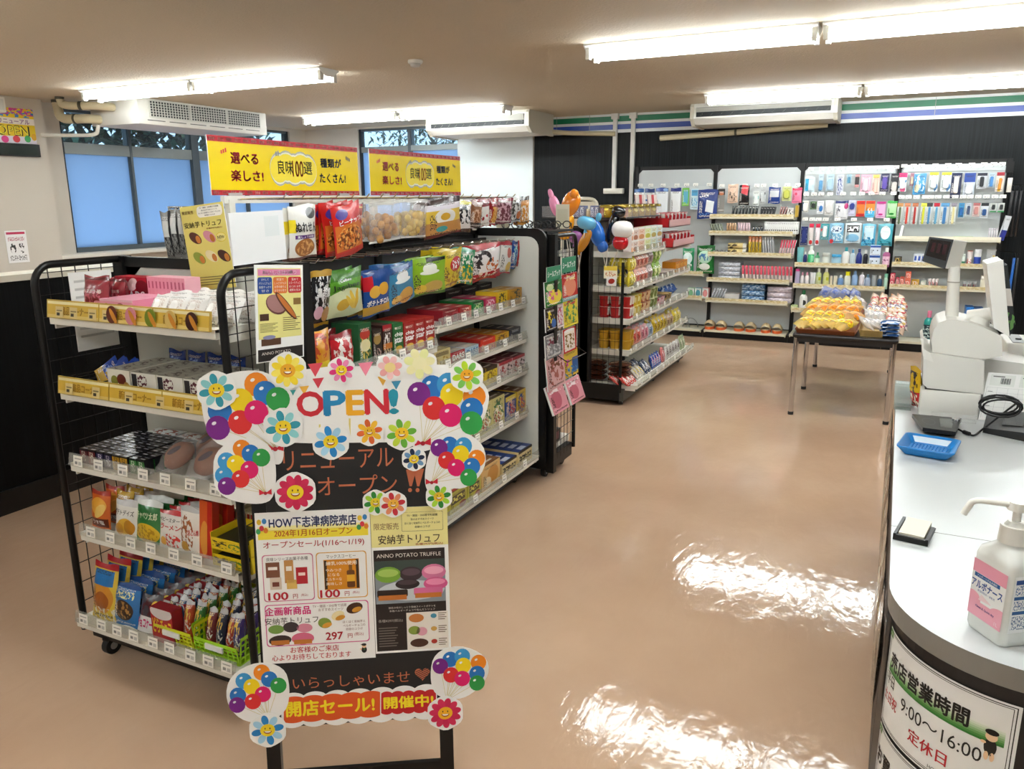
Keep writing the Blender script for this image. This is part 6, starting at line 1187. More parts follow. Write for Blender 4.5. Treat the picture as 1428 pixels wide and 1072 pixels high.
def wallbot(bay, sh, a, b, t, body, cap, desc, lab=None, prof=BOT, cp=BOTC, name='bottle', cat='bottle'):
    key = 'wv%d%d_%d' % (bay, sh, a); kind(key, name, cat, desc, K_bottle(body, cap, lab, prof, cp)); S = BS[bay, sh]; u0, u1 = S.u(a), S.u(b); h = S.zat((u0 + u1) / 2, t) - S.z; w_ = (u1 - u0) * .97
    put(key, S.pt((u0 + u1) / 2, .02 + w_ * .3, S.z), w_, w_ * .6, h, desc + ' ' + S.place)
wallpack(0, 2, 948, 966, 346, '#2a8a5a', [('e', .5, .6, .4, .24, '#d8ece8'), ('n', .5, .3, .4, .16, '#e8f0e8', 5)], 'green diaper pack', dep=.09, name='diaper_pack')
wallpack(0, 2, 967, 995, 342, '#1c7a34', [('e', .5, .6, .4, .22, '#b8e0c8'), ('m', .5, .6, .34, .12, '#2a6a9a', 7), ('e', .5, .26, .3, .12, '#e8f0e8'), ('r', .5, .92, .5, .06, '#135a24')], 'large green diaper pack', dep=.1, name='diaper_pack')
for i, (a, c) in enumerate(((958, '#7ab88a'), (968, '#4a9ab0'), (978, '#d88a8a'))): wallbox(0, 1, a, a + 9, 402, '#e0e8e4', [('e', .5, .5, .36, .36, c)], ['mint', 'sea blue', 'coral'][i] + ' tissue box', side=c)
def slipper(w, d, h):
    out = []; mb = MB(); mats = [mat('#e0662a', .6), mat('#cdb890', .6), mat('#8a7448', .6), clear('#f6f2ea', .15)]
    for s in (-1, 1):
        pts = [(s * w * .25 + a * w * .21 * (1 - .12 * math.sin(b)), b * d * .48) for a, b in [(math.cos(t), math.sin(t)) for t in [2 * PI * i / 18 for i in range(18)]]]
        mb.rings([[(x, y - .012, 0) for x, y in pts], [(x, y - .012, h * .26) for x, y in pts]], 0)
        mb.rings([[(x, y - d * .02, h * .2) for x, y in pts], [(s * w * .25 + (x - s * w * .25) * .96, y * .96, h * .3) for x, y in pts]], 1)
        rs = []
        for j in range(7):
            y = -d * .40 + d * .52 * j / 6; k = math.sin(PI * (.25 + .55 * j / 6)) * (.8 if j == 0 else 1); rs.append([(s * w * .25 + w * .215 * math.cos(a), y, h * .28 + h * .62 * k * math.sin(a)) for a in [PI * q / 10 for q in range(11)]])
        mb.rings(rs, 1, False, False, True, False); mb.rings([[(p[0], p[1] - .001, p[2] + .002) for p in r] for r in rs[-2:]], 2, False, False, True, False)
    return [('pair', mb, mats[:3])]
kind('slippers', 'slippers', 'slippers', 'pair of beige slippers with orange soles', slipper)
S = BS[1, 0]
for i, (a, b) in enumerate(((978, 1011), (1019, 1053), (1057, 1090))):
    u0, u1 = S.u(a), S.u(b); put('slippers', S.pt((u0 + u1) / 2, .15, S.z), (u1 - u0) * .97, .25, .11, 'pair of beige slippers with orange soles on the lowest wall shelf, %s' % ['left pair', 'middle pair', 'right pair'][i], 0, group='slippers on the lowest wall shelf')
t = thing('wire_hanger_set', 'grey wire frames leaning on the lowest shelf of the first wall bay', 'wire frame', (-1.98, 8.6, .085)); mb = MB()
for k in range(2): mb.tube([(-2.08 + .09 * k + .085 * math.cos(a) , 8.6 + .03 * k, .09 + .10 * max(0, math.sin(a))) for a in [PI * i / 12 for i in range(13)]], .005, n=6)
mb.tube([(-2.03, 8.6, .09), (-2.0, 8.6, .19)], .004, n=6); wpart('wire', mb, mat('#8a8e90', .4, .5), t)
wallpack(1, 5, 1018, 1055, 287, '#24282a', [('r', .5, .5, .1, .5, '#5a6262')], 'dark stocking sleeve', 8, roll=.12, gap=.8)
wallbox(1, 5, 1058, 1078, 288, '#1c1e20', [('m', .5, .5, .46, .44, '#34383a', 9)], 'black notebook', 5, roll=.15, name='notebook', cat='notebook')
wallpack(1, 5, 1084, 1095, 288, '#7a2a30', [('r', .5, .5, .12, .5, '#c8b0a8')], 'dark red sleeve', 3, roll=.2, gap=.8)
wallbox(1, 5, 1097, 1106, 290, '#d8d4cc', [('n', .5, .5, .4, .4, '#1c1a1a', 4)], 'white and black carton'); wallbox(1, 5, 1108, 1112, 286, '#b8982c', [], 'slim ochre carton')
wallpack(1, 4, 992, 1010, 311, '#a8b098', [('r', .5, .5, .16, .5, '#3a443c')], 'grey green sleeve', 5, roll=-.35, gap=.7); wallpack(1, 4, 1012, 1026, 311, '#d8a878', [('n', .5, .5, .4, .4, '#3a2a20', 5)], 'tan and black sleeve', 4, roll=-.05); wallpack(1, 4, 1028, 1046, 310, '#d8bcc4', [('r', .5, .1, .3, .08, '#3a3034')], 'pale pink sleeve', 5, roll=-.08); wallpack(1, 4, 1048, 1063, 316, '#22262c', [('m', .5, .5, .4, .4, '#5a626c', 5)], 'small dark pack', 4)
wallbox(1, 4, 1065, 1112, 309, '#e2e4e2', [('r', .5, .3, .3, .05, '#2a2c30')], 'white spined book', 16, name='book', cat='book', dep=.12)
wallpack(1, 3, 992, 1011, 349, '#2a2c2e', [('m', .5, .5, .4, .3, '#a8acac', 5)], 'small black and grey pack', 3); wallfold(1, 3, 1013, 1040, 339, '#d8c080', [('m', .5, .3, .5, .2, '#3a3020', 5), ('r', .5, .85, .5, .2, '#dcd8d0')], 'folded cream and yellow cloth', 2, .14)
wallpack(1, 3, 1042, 1061, 329, '#d8b838', [('n', .5, .5, .4, .44, '#6a4a1c', 5), ('r', .5, .85, .5, .14, '#d88a5a')], 'yellow floor cloth pack', 4, roll=-.03); wallpack(1, 3, 1063, 1080, 330, '#c8cacc', [], 'grey white sleeve', 5, roll=-.12, gap=.75); wallpack(1, 3, 1084, 1106, 334, '#d83a58', [('r', .5, .2, .5, .3, '#e8c8cc'), ('r', .9, .5, .1, .5, '#f0e8e8')], 'pink red sleeve', 6, roll=.15, gap=.8)
wallfold(1, 2, 1000, 1031, 366, '#b8bcc8', [('m', .5, .5, .5, .5, '#e4e6ec', 16)], 'folded grey patterned pyjamas', 4); wallpack(1, 2, 1033, 1105, 371, '#d84a60', [('r', .5, .2, .5, .24, '#e8d8d4'), ('r', .1, .5, .1, .5, '#e8d0d0')], 'rosy packed vest', 14, dep=.03, roll=-.08, gap=.8)
wallpack(1, 1, 988, 1007, 401, '#c8ccd4', [], 'white paper packet', 5, roll=.35, gap=.6); wallbox(1, 1, 1009, 1030, 410, '#dcdcda', [], 'low white paper stack', dep=.15); wallfold(1, 1, 1032, 1065, 397, '#4a78a8', [('m', .5, .5, .5, .5, '#b8d0e4', 14)], 'folded blue patterned pyjamas', 3); wallfold(1, 1, 1068, 1103, 401, '#c8bcc8', [('m', .5, .5, .5, .5, '#e8dce4', 16)], 'folded pale pink patterned pyjamas', 3)
PT = [(.7, 0), (1, .03), (1, .7), (.95, .8), (.3, .86), (.26, .9)]; PTC = [(.3, .88), (.34, .9), (.34, .96), (.2, 1)]
TB = [(.8, 0), (.82, .16), (.9, .18), (1, .6), (1.1, 1)]; TBC = [(.82, 0), (.84, .15)]
for a, b, t, c, cp, ds, kw in ((1110, 1119, 345, '#7ac4c8', '#e8f0ee', 'teal cream tube', dict(prof=TB, cp=TBC, name='tube')), (1119, 1124, 351, '#1c2c6a', '#e4e4e0', 'small navy bottle', {}), (1125, 1134, 343, '#e4ece4', '#e0e8e0', 'white bottle with green label', dict(lab=pm('#3ab070', [('e', .0, .5, .2, .4, '#88dca8')]))), (1135, 1142, 352, '#4a9a6a', '#2a6a4a', 'small green mouthwash bottle', dict(lab=pm('#c8e0cc'))), (1145, 1156, 353, '#d8dcd4', '#c8ccc4', 'wide clear jar', dict(prof=JAR, cp=JARC)), (1158, 1172, 355, '#a8d0e4', '#3a9ac8', 'flat blue tub', dict(prof=JAR, cp=JARC)), (1173, 1183, 345, '#e8e8e4', '#1c8a94', 'white bottle with teal cap', {}), (1184, 1191, 348, '#c8d8e0', '#4a90b8', 'clear bottle with blue cap', {}), (1192, 1201, 347, '#1c2c7c', '#14205a', 'rounded navy bottle', dict(prof=ROUND)), (1202, 1209, 349, '#1a1c28', '#dcdcd8', 'dark bottle with white cap', {}), (1229, 1240, 346, '#a85a88', '#e4ece4', 'purple pouch bottle with white cap', dict(lab=pm('#e8c0d4', [('n', .5, .5, .5, .4, '#8a3a6a', 5)])))): wallbot(2, 3, a, b, t, c, cp, ds, **kw)
wallbox(2, 3, 1211, 1226, 356, '#d4e0ec', [('e', .3, .5, .06, .06, '#1c2430'), ('e', .7, .5, .06, .06, '#1c2430'), ('r', .5, .9, .5, .1, '#2a5ab0')], 'pale blue face tissue box'); face(BS[2, 3], 'wb23_1211', 1211, 1226, 1, h=.095, dep=.08, z=.82 + (BS[2, 3].zat(BS[2, 3].u(1218), 356) - .82), desc='pale blue face tissue box stacked on top')
for a, b, t, c, cp, ds, kw in ((1107, 1114, 375, '#b8b0cc', '#d84a94', 'lilac bottle with pink top', dict(cp=[(.9, .86), (.9, 1)], prof=[(.95, 0), (1, .03), (.95, .87)])), (1115, 1120, 380, '#e8e4e4', '#dc9ab0', 'white bottle with pink cap left', {}), (1121, 1127, 380, '#e8e4e4', '#dc9ab0', 'white bottle with pink cap right', {}), (1128, 1136, 380, '#e4e8ec', '#dfe4e8', 'white cream tube', dict(prof=TB, cp=TBC, name='tube')), (1136, 1144, 374, '#b8c898', '#e4e8e0', 'clear green skincare bottle', dict(lab=pm('#c8d0a0', [('r', 0, .7, .16, .2, '#a8b020')]))), (1146, 1155, 374, '#c8cc78', '#e4e8e0', 'yellow green skincare bottle', dict(lab=pm('#ccd090', [('r', 0, .7, .16, .2, '#a8b020')]))), (1156, 1160, 385, '#e0dcc0', '#e4e0cc', 'cream jar on the left', dict(prof=JAR, cp=JARC)), (1161, 1166, 385, '#e0dcc0', '#e4e0cc', 'cream jar on the right', dict(prof=JAR, cp=JARC)), (1167, 1175, 384, '#6a90c0', '#e0e4e8', 'squat blue bottle', {}), (1176, 1185, 379, '#e0e4d8', '#dcd820', 'white bottle with bright yellow cap', dict(cp=[(.7, .76), (.8, 1)])), (1186, 1195, 378, '#88a8d0', '#7a9cc8', 'light blue bottle', {}), (1197, 1204, 380, '#e0dce4', '#e8e6ea', 'white pump bottle', dict(prof=PT, cp=PTC)), (1204, 1213, 383, '#98a8c0', '#4a6a80', 'grey blue bottle', {}), (1214, 1221, 384, '#98a0a4', '#c0c6c8', 'grey tube', dict(prof=TB, cp=TBC, name='tube')), (1222, 1229, 385, '#2a4a68', '#e0e4e0', 'dark blue bottle with white cap', {}), (1231, 1237, 382, '#a8ccb8', '#7ab89c', 'mint green bottle', dict(cp=[(.9, .76), (.9, 1)]))): wallbot(2, 2, a, b, t, c, cp, ds, **kw)
wallbot(2, 1, 1113, 1124, 405, '#e4e6e0', '#1c7a44', 'tall white bottle with green cap', lab=pm('#e8e8e4', [('e', .0, .6, .14, .3, '#2a3030')]))
wallbox(2, 1, 1102, 1111, 426, '#b8cc90', [('r', .5, .5, .4, .3, '#d8e0b8')], 'pale green soap box')
wallbox(3, 3, 1281, 1300, 332, '#a8c4c0', [], 'flat teal box'); wallbox(3, 3, 1329, 1358, 330, '#b8cc9a', [], 'flat pale green box'); wallpack(3, 3, 1377, 1391, 318, '#c8bcc8', [('r', .5, .5, .3, .4, '#e8e4e8')], 'pale booklet', 4, gap=.7, name='booklet', cat='booklet')
wallbox(3, 3, 1392, 1400, 300, '#c0c4c8', [('r', .5, .2, .5, .22, '#1c2a8a')], 'clear and blue folder', roll=.18, name='folder', cat='folder')
t = thing('rolled_poster', 'thin white rolled sheet leaning at the left of the fourth wall bay', 'paper roll', (-.02, 8.6, 1.095)); p0, p1 = my(1255, 333, 8.56), my(1259, 315, 8.62); mb = MB(); mb.cyl((p0.x, 8.56, 1.096), p1, .012, n=12); wpart('roll', mb, PAPER, t)
wallbox(3, 2, 1246, 1257, 358, '#2a2418', [('m', .5, .5, .4, .36, '#c8a850', 6)], 'black and gold box'); wallbox(3, 2, 1273, 1289, 354, '#dfe4ee', [('r', .5, .6, .3, .2, '#3a5ab0')], 'white and blue packet', 3, dep=.06)
wallbox(3, 2, 1340, 1345, 354, '#d8e4dc', [('r', .5, .2, .5, .2, '#3a8a6a')], 'white and green box')
wallbot(3, 2, 1347, 1355, 350, '#e4dcd8', '#c84a3a', 'white tumbler with red print', lab=pm('#e8e0dc', [('n', .5, .5, .5, .5, '#c83a30', 4)]), prof=CUP, cp=CUPC, name='tumbler', cat='cup')
wallbot(3, 2, 1357, 1367, 348, '#e4e4e6', '#dcdce0', 'white roll with blue label', lab=pm('#2a44a0'), prof=JAR, cp=JARC, name='paper_roll', cat='roll')
kind('clear_bag', 'clear_bag', 'pack', 'clear bag of cloths', K_clearbag(('#c8d0d0', '#d8b860'), 8)); face(BS[3, 2], 'clear_bag', 1374, 1388, 1, 348, dep=.09)
for a, b, tt, c, ds, tr in ((1240, 1247, 381, '#c02c48', 'crimson medicine box', 2), (1248, 1253, 387, '#b83048', 'small crimson box', 1), (1254, 1260, 386, '#dc6a58', 'coral medicine box', 1), (1261, 1269, 379, '#e06a50', 'tall coral medicine box', 2), (1270, 1281, 390, '#c89a30', 'ochre medicine box', 1), (1283, 1291, 392, '#d0d8c8', 'small white and green box', 1)): wallbox(3, 1, a, b, tt, c, [('m', .5, .5, .4, .3, '#f0d8d0', 6)], ds, 1, tr, dep=.07)
wallpack(3, 1, 1293, 1308, 389, '#d8ccc8', [('n', .5, .4, .44, .34, '#b81c30', 4)], 'red and white sweet bag', 3, dep=.04); wallpack(3, 1, 1341, 1362, 393, '#8a8c8c', [('n', .5, .5, .3, .3, '#7a2a30', 5)], 'small clear pack', 3, dep=.04, name='blister')
wallbot(3, 1, 1366, 1378, 385, '#e0dcc8', '#e8e4d8', 'small white dish', prof=JAR, cp=JARC, name='dish', cat='dish')
wallbot(3, 0, 1285, 1299, 434, '#2aa098', '#dc7a9a', 'teal detergent bottle with pink cap', lab=pm('#1c3a44', [('m', .5, .5, .5, .4, '#c8e0dc', 7)]))
wallbox(3, 0, 1341, 1352, 428, '#2a78c8', [('r', .5, .5, .4, .03, '#8ac0f0')], 'bright blue file box', 2, dep=.2, name='file_box'); wallbox(3, 0, 1353, 1366, 430, '#2560a8', [], 'darker blue file box', dep=.2, name='file_box')
# right-hand end of the wall bays: hung bags and folders
def endhang(px0, px1, t, b, col, label, nm, Y=8.7, dep=.02, m=None):
    pm_ = (t + b) / 2; a, c = Vector((my(px0, pm_, Y).x, 0, my(px0, b, Y).z)), Vector((my(px1, pm_, Y).x, 0, my(px0, t, Y).z)); o = thing(nm, label, 'hanging item', ((a.x + c.x) / 2, Y, a.z)); mb = MB(); mb.bbox(a.x, c.x, Y, Y + dep, a.z, c.z - .05, .006); wpart('body', mb, m or mat(col, .35), o)
    mb = MB(); xm = (a.x + c.x) / 2; hm = MB(); hm.tube([(xm, Y + .012, c.z), (.875, YBK - .01, c.z)], .004, n=6); wpart('hook_rod', hm, BLACK, BAYS[3]); mb.tube([(xm - .012, Y + .01, c.z - .055), (xm - .01, Y + .01, c.z - .01), (xm, Y + .01, c.z), (xm + .01, Y + .01, c.z - .01), (xm + .012, Y + .01, c.z - .055)], .003, n=6); wpart('loop', mb, BLACK, o)
endhang(1405, 1412, 240, 268, '#d8d4cc', 'white net hung at the right end of the wall shelving', 'net_bag', 8.66)
for i, (a, b) in enumerate(((1406, 1411), (1413, 1417), (1419, 1423))): endhang(a, b, 258, 330, '#1a1a1c', 'long black hanging bag at the right end of the wall shelving, %s' % ['left', 'middle', 'right'][i], 'black_bag', 8.66 + .0 * i)
endhang(1408, 1412, 352, 432, '#2a6ac0', 'bright blue hanging folder right of the wall shelving', 'hanging_folder', 8.66); endhang(1413, 1417, 352, 440, '#24282c', 'black hanging folder right of the wall shelving', 'hanging_folder', 8.66)
t = thing('white_chair', 'pale rounded chair back above the far gondola, near the dark wall', 'chair', (-3.2, 7.9, 0)); c = my(809, 285, 7.9); mb = MB()
P = [(c.x - .2, 7.9, .45), (c.x - .2, 7.9, c.z), (c.x - .14, 7.9, c.z + .06), (c.x + .14, 7.9, c.z + .06), (c.x + .2, 7.9, c.z), (c.x + .2, 7.9, .45)]; mb.tube(smooth_path(P), .018); wpart('back_frame', mb, mat('#d8d2c0', .4), t)
mb = MB(); mb.bbox(c.x - .18, c.x + .18, 7.89, 7.91, c.z - .22, c.z + .03, .008); wpart('backrest', mb, mat('#d4cdb8', .5), t)
mb = MB(); mb.bbox(c.x - .2, c.x + .2, 7.5, 7.9, .42, .46, .03); wpart('seat', mb, mat('#c8c2b0', .5), t)
for sx in (-.19, .19):
    for y in (7.52, 7.9): mb = MB(); mb.cyl((c.x + sx, y, 0), (c.x + sx, y, .45), .012); wpart('leg', mb, CHROME, t)
# ------------------------------------------------------------------ bread table
TZ = .585; ta, tb = -.588, .07; y0, y1 = 5.60, 7.48
t = thing('folding_table', 'long black topped folding table on chrome legs covered with bread', 'table', ((ta + tb) / 2, 6.5, 0))
mb = MB(); mb.bbox(ta, tb, y0, y1, TZ - .03, TZ, .02); wpart('tabletop', mb, mat('#1c1a1a', .35), t)
for x in (-.565, .045):
    for y in (5.655, 6.48 if x < 0 else 6.5, 7.41):
        mb = MB(); mb.cyl((x, y, .02), (x, y, TZ - .03), .017, n=16); l_ = wpart('leg', mb, CHROME, t)
        mb = MB(); mb.cyl((x, y, 0), (x, y, .022), .019, n=16); mb.build('foot_cap', RUBBER, l_)
for y in (5.64, 7.39): mb = MB(); mb.box(-.56, .04, y, y + .03, TZ - .06, TZ - .03); wpart('rail', mb, mat('#3a3a3c', .4, .5), t)
def tray(x0, x1, y0, y1, col, label, nm, h=.03):
    t = thing(nm, label, 'tray', ((x0 + x1) / 2, (y0 + y1) / 2, TZ)); mb = MB(); e = .015
    mb.box(x0, x1, y0, y1, TZ + .001, TZ + .004)
    for q in (((x0, y0), (x1, y0), (0, -1)), ((x1, y0), (x1, y1), (1, 0)), ((x1, y1), (x0, y1), (0, 1)), ((x0, y1), (x0, y0), (-1, 0))):
        (a, b), (c, d), (nx, ny) = q; v = [(a, b, TZ + .002), (c, d, TZ + .002), (c + nx * e, d + ny * e, TZ + h), (a + nx * e, d * 0 + b + ny * e, TZ + h)]; w_ = [(p[0] - nx * .004, p[1] - ny * .004, p[2]) for p in v]; mb.add(v + w_, [(0, 1, 2, 3), (7, 6, 5, 4), (3, 2, 6, 7)])
    wpart('body', mb, mat(col, .5, bump=.5 if nm == 'wicker_basket' else 0, bscale=160), t)
tray(-.565, -.20, 5.645, 7.3, '#8a4a22', 'brown tray of yellow wrapped rolls at the left of the table', 'bread_tray'); tray(-.165, .0 - .03, 5.66, 6.2, '#b89a5a', 'wicker basket of pale wrapped rolls in the middle of the table', 'wicker_basket', .045)
BY_ = [('ylw', '#e2b060', '#e8cc10', 'bright yellow'), ('org', '#dca040', '#e8961c', 'orange yellow'), ('blu', '#9a8a80', '#4a62a8', 'blue'), ('wht', '#d8b890', '#dcd8d4', 'white'), ('red', '#c87a50', '#c82c34', 'red and white'), ('pch', '#d89a60', '#e8c8b8', 'peach')]
for k, body, band, nm in BY_:
    kind('br_' + k, 'wrapped_bread', 'bread', nm + ' wrapped roll', K_bread(body, pm(band, [('m', .5, .5, .5, .5, '#f4eee0' if k in ('ylw', 'org', 'red', 'pch') else '#8a8a94', 5)] if k not in ('ylw', 'org') else [('n', .4, .5, .3, .4, '#c8701c', 4)], .3), {'ylw': '#fff0a0', 'org': '#ffe0a0', 'blu': '#c8d0f0'}.get(k, '#ffffff')))
def breads(k, n, x0, x1, y, z, rz=.5, tilt=.35, rowname='', w_=.085, d=.19, h=.06, ry=.55, group='wrapped rolls on the table'):
    for i in range(n):
        rn = rnd(k, y, i); x = x0 + (x1 - x0) * (i + .5) / n
        put('br_' + k, (x, y + rn.uniform(-.015, .015), z), w_, d, h, '%s, %s, %s' % (KIND['br_' + k][2], 'single' if n == 1 else ORD[i] + ' from left', rowname), rz + rn.uniform(-.25, .25), tilt + rn.uniform(-.15, .15), ry + rn.uniform(-.15, .15), group)
Z = TZ + .006
for k, c, L in (('red', '#d8bca8', [('m', .3, .5, .3, .5, '#c0424a', 2.6), ('m', .7, .5, .3, .5, '#d8a070', 3)]), ('pch', '#dcc4a8', [('m', .5, .5, .5, .5, '#d08a58', 2.6), ('m', .5, .3, .5, .3, '#b85a60', 4)]), ('wht', '#d8d0ca', [('m', .5, .5, .5, .5, '#8a7a8a', 4), ('m', .4, .6, .4, .3, '#c86a64', 3), ('m', .6, .3, .3, .3, '#d8b868', 3)])):
    kind('br_' + k + '2', 'wrapped_bread', 'bread', KIND['br_' + k][2], K_bread('#000', None, printm=pm(c, L, .2, .4)))
breads('ylw', 8, -.56, -.24, 5.74, Z + .035, -.55, .25, 'front row in the brown tray', .075, .17, .055)
breads('ylw', 4, -.55, -.30, 5.90, Z + .06, -.4, .3, 'second row in the brown tray', .08, .17, .06)
breads('org', 5, -.55, -.22, 6.08, Z + .075, -.6, .35, 'orange row in the brown tray', .095, .2, .07)
breads('org', 2, -.33, -.2, 5.95, Z + .06, -.9, .25, 'short row beside the orange rolls', .085, .17, .06)
breads('ylw', 5, -.55, -.22, 6.38, Z + .09, -.5, .4, 'fourth row in the brown tray', .09, .18, .06)
breads('blu', 4, -.53, -.25, 6.72, Z + .115, -.2, .6, 'back row of the brown tray', .085, .17, .08)
breads('wht', 2, -.3, -.2, 6.45, Z + .1, .2, .4, 'pair right of the blue row', .08, .16, .06)
breads('pch', 1, -.52, -.5, 7.0, Z + .1, .2, .6, 'far left of the brown tray', .08, .14, .06)
breads('wht', 5, -.165, -.04, 5.78, Z + .05, .5, .3, 'front row in the wicker basket', .05, .18, .045)
breads('wht', 3, -.16, -.05, 5.98, Z + .07, .3, .35, 'back row in the wicker basket', .06, .16, .05)
for r, (y, z, ks, n) in enumerate(((6.06, .085, 'red', 2), (6.16, .10, 'wht', 3), (6.30, .115, 'pch', 3), (6.46, .13, 'red', 3), (6.62, .145, 'wht', 3), (6.8, .16, 'pch', 3), (7.0, .17, 'red', 2))):
    breads(ks + '2', n, -.02, .075, y, TZ + z - .095, .3, .45, ['first', 'second', 'third', 'fourth', 'fifth', 'sixth', 'seventh'][r] + ' row of the right heap', .065, .16, .06)
for r, (y, z, ks, n) in enumerate(((6.25, .10, 'wht', 3), (6.40, .12, 'pch', 3), (6.58, .13, 'wht', 3), (6.78, .15, 'pch', 2), (7.02, .17, 'red', 2))):
    breads(ks + '2', n, -.17, -.04, y, TZ + z - .095, -.2, .45, ['first', 'second', 'third', 'fourth', 'fifth'][r] + ' row of the heap behind the basket', .065, .16, .06)
kind('blue_pack', 'flat_bread_pack', 'bread', 'flat blue and white bread pack', K_bread('#000', None, printm=pm('#2a5a9a', [('m', .5, .5, .5, .5, '#e0e8f0', 4)], .2)))
for i in range(4): put('blue_pack', (.01, 5.74, TZ + .001 + .026 * i), .125, .17, .03, 'flat blue and white bread pack at the table corner, %s from bottom' % ORD[i], .05 * (-1) ** i, 0, 0, 'stacked blue bread packs at the table corner')
# ------------------------------------------------------------------ chalkboard sign
SA = Vector((-1.322, 1.268, 0)); SB = Vector((-.916, 1.518, 0)); se = (SB - SA).normalized(); sw = (SB - SA).length; th = math.radians(6)
sback = Vector((-se.y, se.x, 0)); st_ = sback * math.sin(th) + Vector((0, 0, math.cos(th))); sn = se.cross(st_)
def SP(a, b, h=0): return SA + se * a + st_ * b + sn * h
def ST(x, y): p = hit(x, y, sn, SA) - SA; return (p.dot(se), p.dot(st_))
KPX = (Vector(ST(540, 760)) - Vector(ST(440, 760))).length / 100
T_SIGN = thing('chalkboard_sign', 'black chalkboard easel covered with flower and balloon cutouts and sale posters', 'sign', (SA + SB) / 2)
zb, zt = .19, .985
for a in (.0, sw - .035):
    mb = MB(); v = [SP(a + i, b, h) for b in (0, zt) for i, h in ((0, -.02), (.035, -.02), (.035, .005), (0, .005))]
    mb.add(v, [(3, 2, 1, 0), (4, 5, 6, 7), (3, 7, 6, 2), (2, 6, 5, 1), (1, 5, 4, 0), (0, 4, 7, 3)][:]); mb.f = [tuple(reversed(f)) for f in mb.f]; wpart('leg', mb, BLACK, T_SIGN)
    mb = MB(); q = [SP(a + .006, zt - .02, -.03), SP(a + .029, zt - .02, -.03)]; foot = sback * .36
    p0 = SP(a + .017, zt - .03, -.03); p1 = SA + se * (a + .017) + foot; mb.cyl(p1, p0, .011, n=8); wpart('rear_leg', mb, BLACK, T_SIGN)
def slab(name, pts, h, d, m, root=T_SIGN, mside=None):
    mb = MB(); mb.prism2(pts, lambda a, b, q: SP(a, b, h + q), d, 0, 1); return wpart(name, mb, [m, mside or m], root)
slab('bottom_rail', [(.035, .03), (sw - .035, .03), (sw - .035, .062), (.035, .062)], -.015, .015, BLACK)
board = slab('board', [(.0, zb), (sw, zb), (sw, zt), (.0, zt)], -.005, .009, mat('#17181a', .55))
H0 = .0045; CHALK = mat('#c8704e', .8)
mb = MB(); fnS = lambda a, b, q: SP(a, b, H0 + q)
def c4(x, y): return ST(260 + x / 3.245, 480 + y / 3.245)
def c5(x, y): return ST(300 + x / 2.8825, 700 + y / 2.8825)
k4, k5 = KPX / 3.245, KPX / 2.8825
a, b = c4(690, 517); mb.text('リニューアル', fnS, a, b, 88 * k4, 0, .005, width=490 * k4, hh=.0006)
mb.build('chalk_lettering', CHALK, board); mb = MB(); a, b = c4(775, 632); mb.text('オープン', fnS, a, b, 88 * k4, 0, .005, width=355 * k4, hh=.0006)
for x in (1018, 1052):
    mb.flat([c4(x - 24, 565), c4(x + 24, 560), c4(x + 2, 640), c4(x - 8, 640)], fnS, .0006); mb.flat(ell(*c4(x - 6, 657), 9 * k4, 10 * k4, 12), fnS, .0006)
mb.build('chalk_lettering', CHALK, board); mb = MB(); a, b = c5(550, 712); mb.text('いらっしゃいませ', fnS, a, b, 50 * k5, 0, .005, width=480 * k5, hh=.0006)
hc = c5(833, 685); hp = [(hc[0] + 30 * k5 * .065 * 16 * math.sin(t) ** 3 , hc[1] + 30 * k5 * .065 * (13 * math.cos(t) - 5 * math.cos(2 * t) - 2 * math.cos(3 * t) - math.cos(4 * t))) for t in [2 * PI * i / 28 for i in range(28)]]
mb.flat(hp, fnS, .0006)
mb.build('chalk_lettering', CHALK, board)
mb = MB()
for i in range(6): u = i / 6 - .4; mb.flat([(hc[0] - 28 * k5, hc[1] + u * 50 * k5 - 14 * k5), (hc[0] + 28 * k5, hc[1] + u * 50 * k5 + 10 * k5), (hc[0] + 28 * k5, hc[1] + u * 50 * k5 + 13 * k5), (hc[0] - 28 * k5, hc[1] + u * 50 * k5 - 11 * k5)], fnS, .0012)
mb.build('chalk_hatching', mat('#17181a', .6), board)
# posters
class Sheet:
    def __init__(s, name, pts, h, m, label=None):
        s.h = h + .001; s.o = slab(name, pts, h, .001, m, T_SIGN, PAPER); s.n = 0
        if label: s.o['label'] = label
        s.mb = MB(); s.m = []
    def mi(s, c):
        m = c if not isinstance(c, str) else mat(c, .5)
        if m not in s.m: s.m.append(m)
        return s.m.index(m)
    def fn(s, lv=1): h = s.h + .00015 * lv; return lambda a, b, q: SP(a, b, h + q)
    def poly(s, pts, c, lv=1): s.mb.flat(pts, s.fn(lv), 0, s.mi(c))
    def text(s, t, p, h, c, bold=.02, w=None, lv=3): s.mb.text(t, s.fn(lv), p[0], p[1], h, s.mi(c), bold, width=w)
    def frame(s, pts, c, wd, lv=1):
        cx = sum(p[0] for p in pts) / len(pts); cy = sum(p[1] for p in pts) / len(pts); n = len(pts); f = s.fn(lv); inn = []
        for p in pts: d = Vector((cx - p[0], cy - p[1])); d.normalize(); inn.append((p[0] + (wd if p[0] < cx else -wd), p[1] + (wd if p[1] < cy else -wd)))
        s.mb.add([f(a, b, 0) for a, b in pts + inn], [(i, (i + 1) % n, (i + 1) % n + n, i + n) for i in range(n)], s.mi(c))
    def done(s, name='print'): s.mb.build(name, s.m, s.o)
def rr(c, x0, y0, x1, y1, r):
    """rounded rectangle between two picture corners of a crop frame"""
    a0, b0 = c(x0, y1); a1, b1 = c(x1, y0); return rrect(a0, a1, b0, b1, r * KPX, 4)
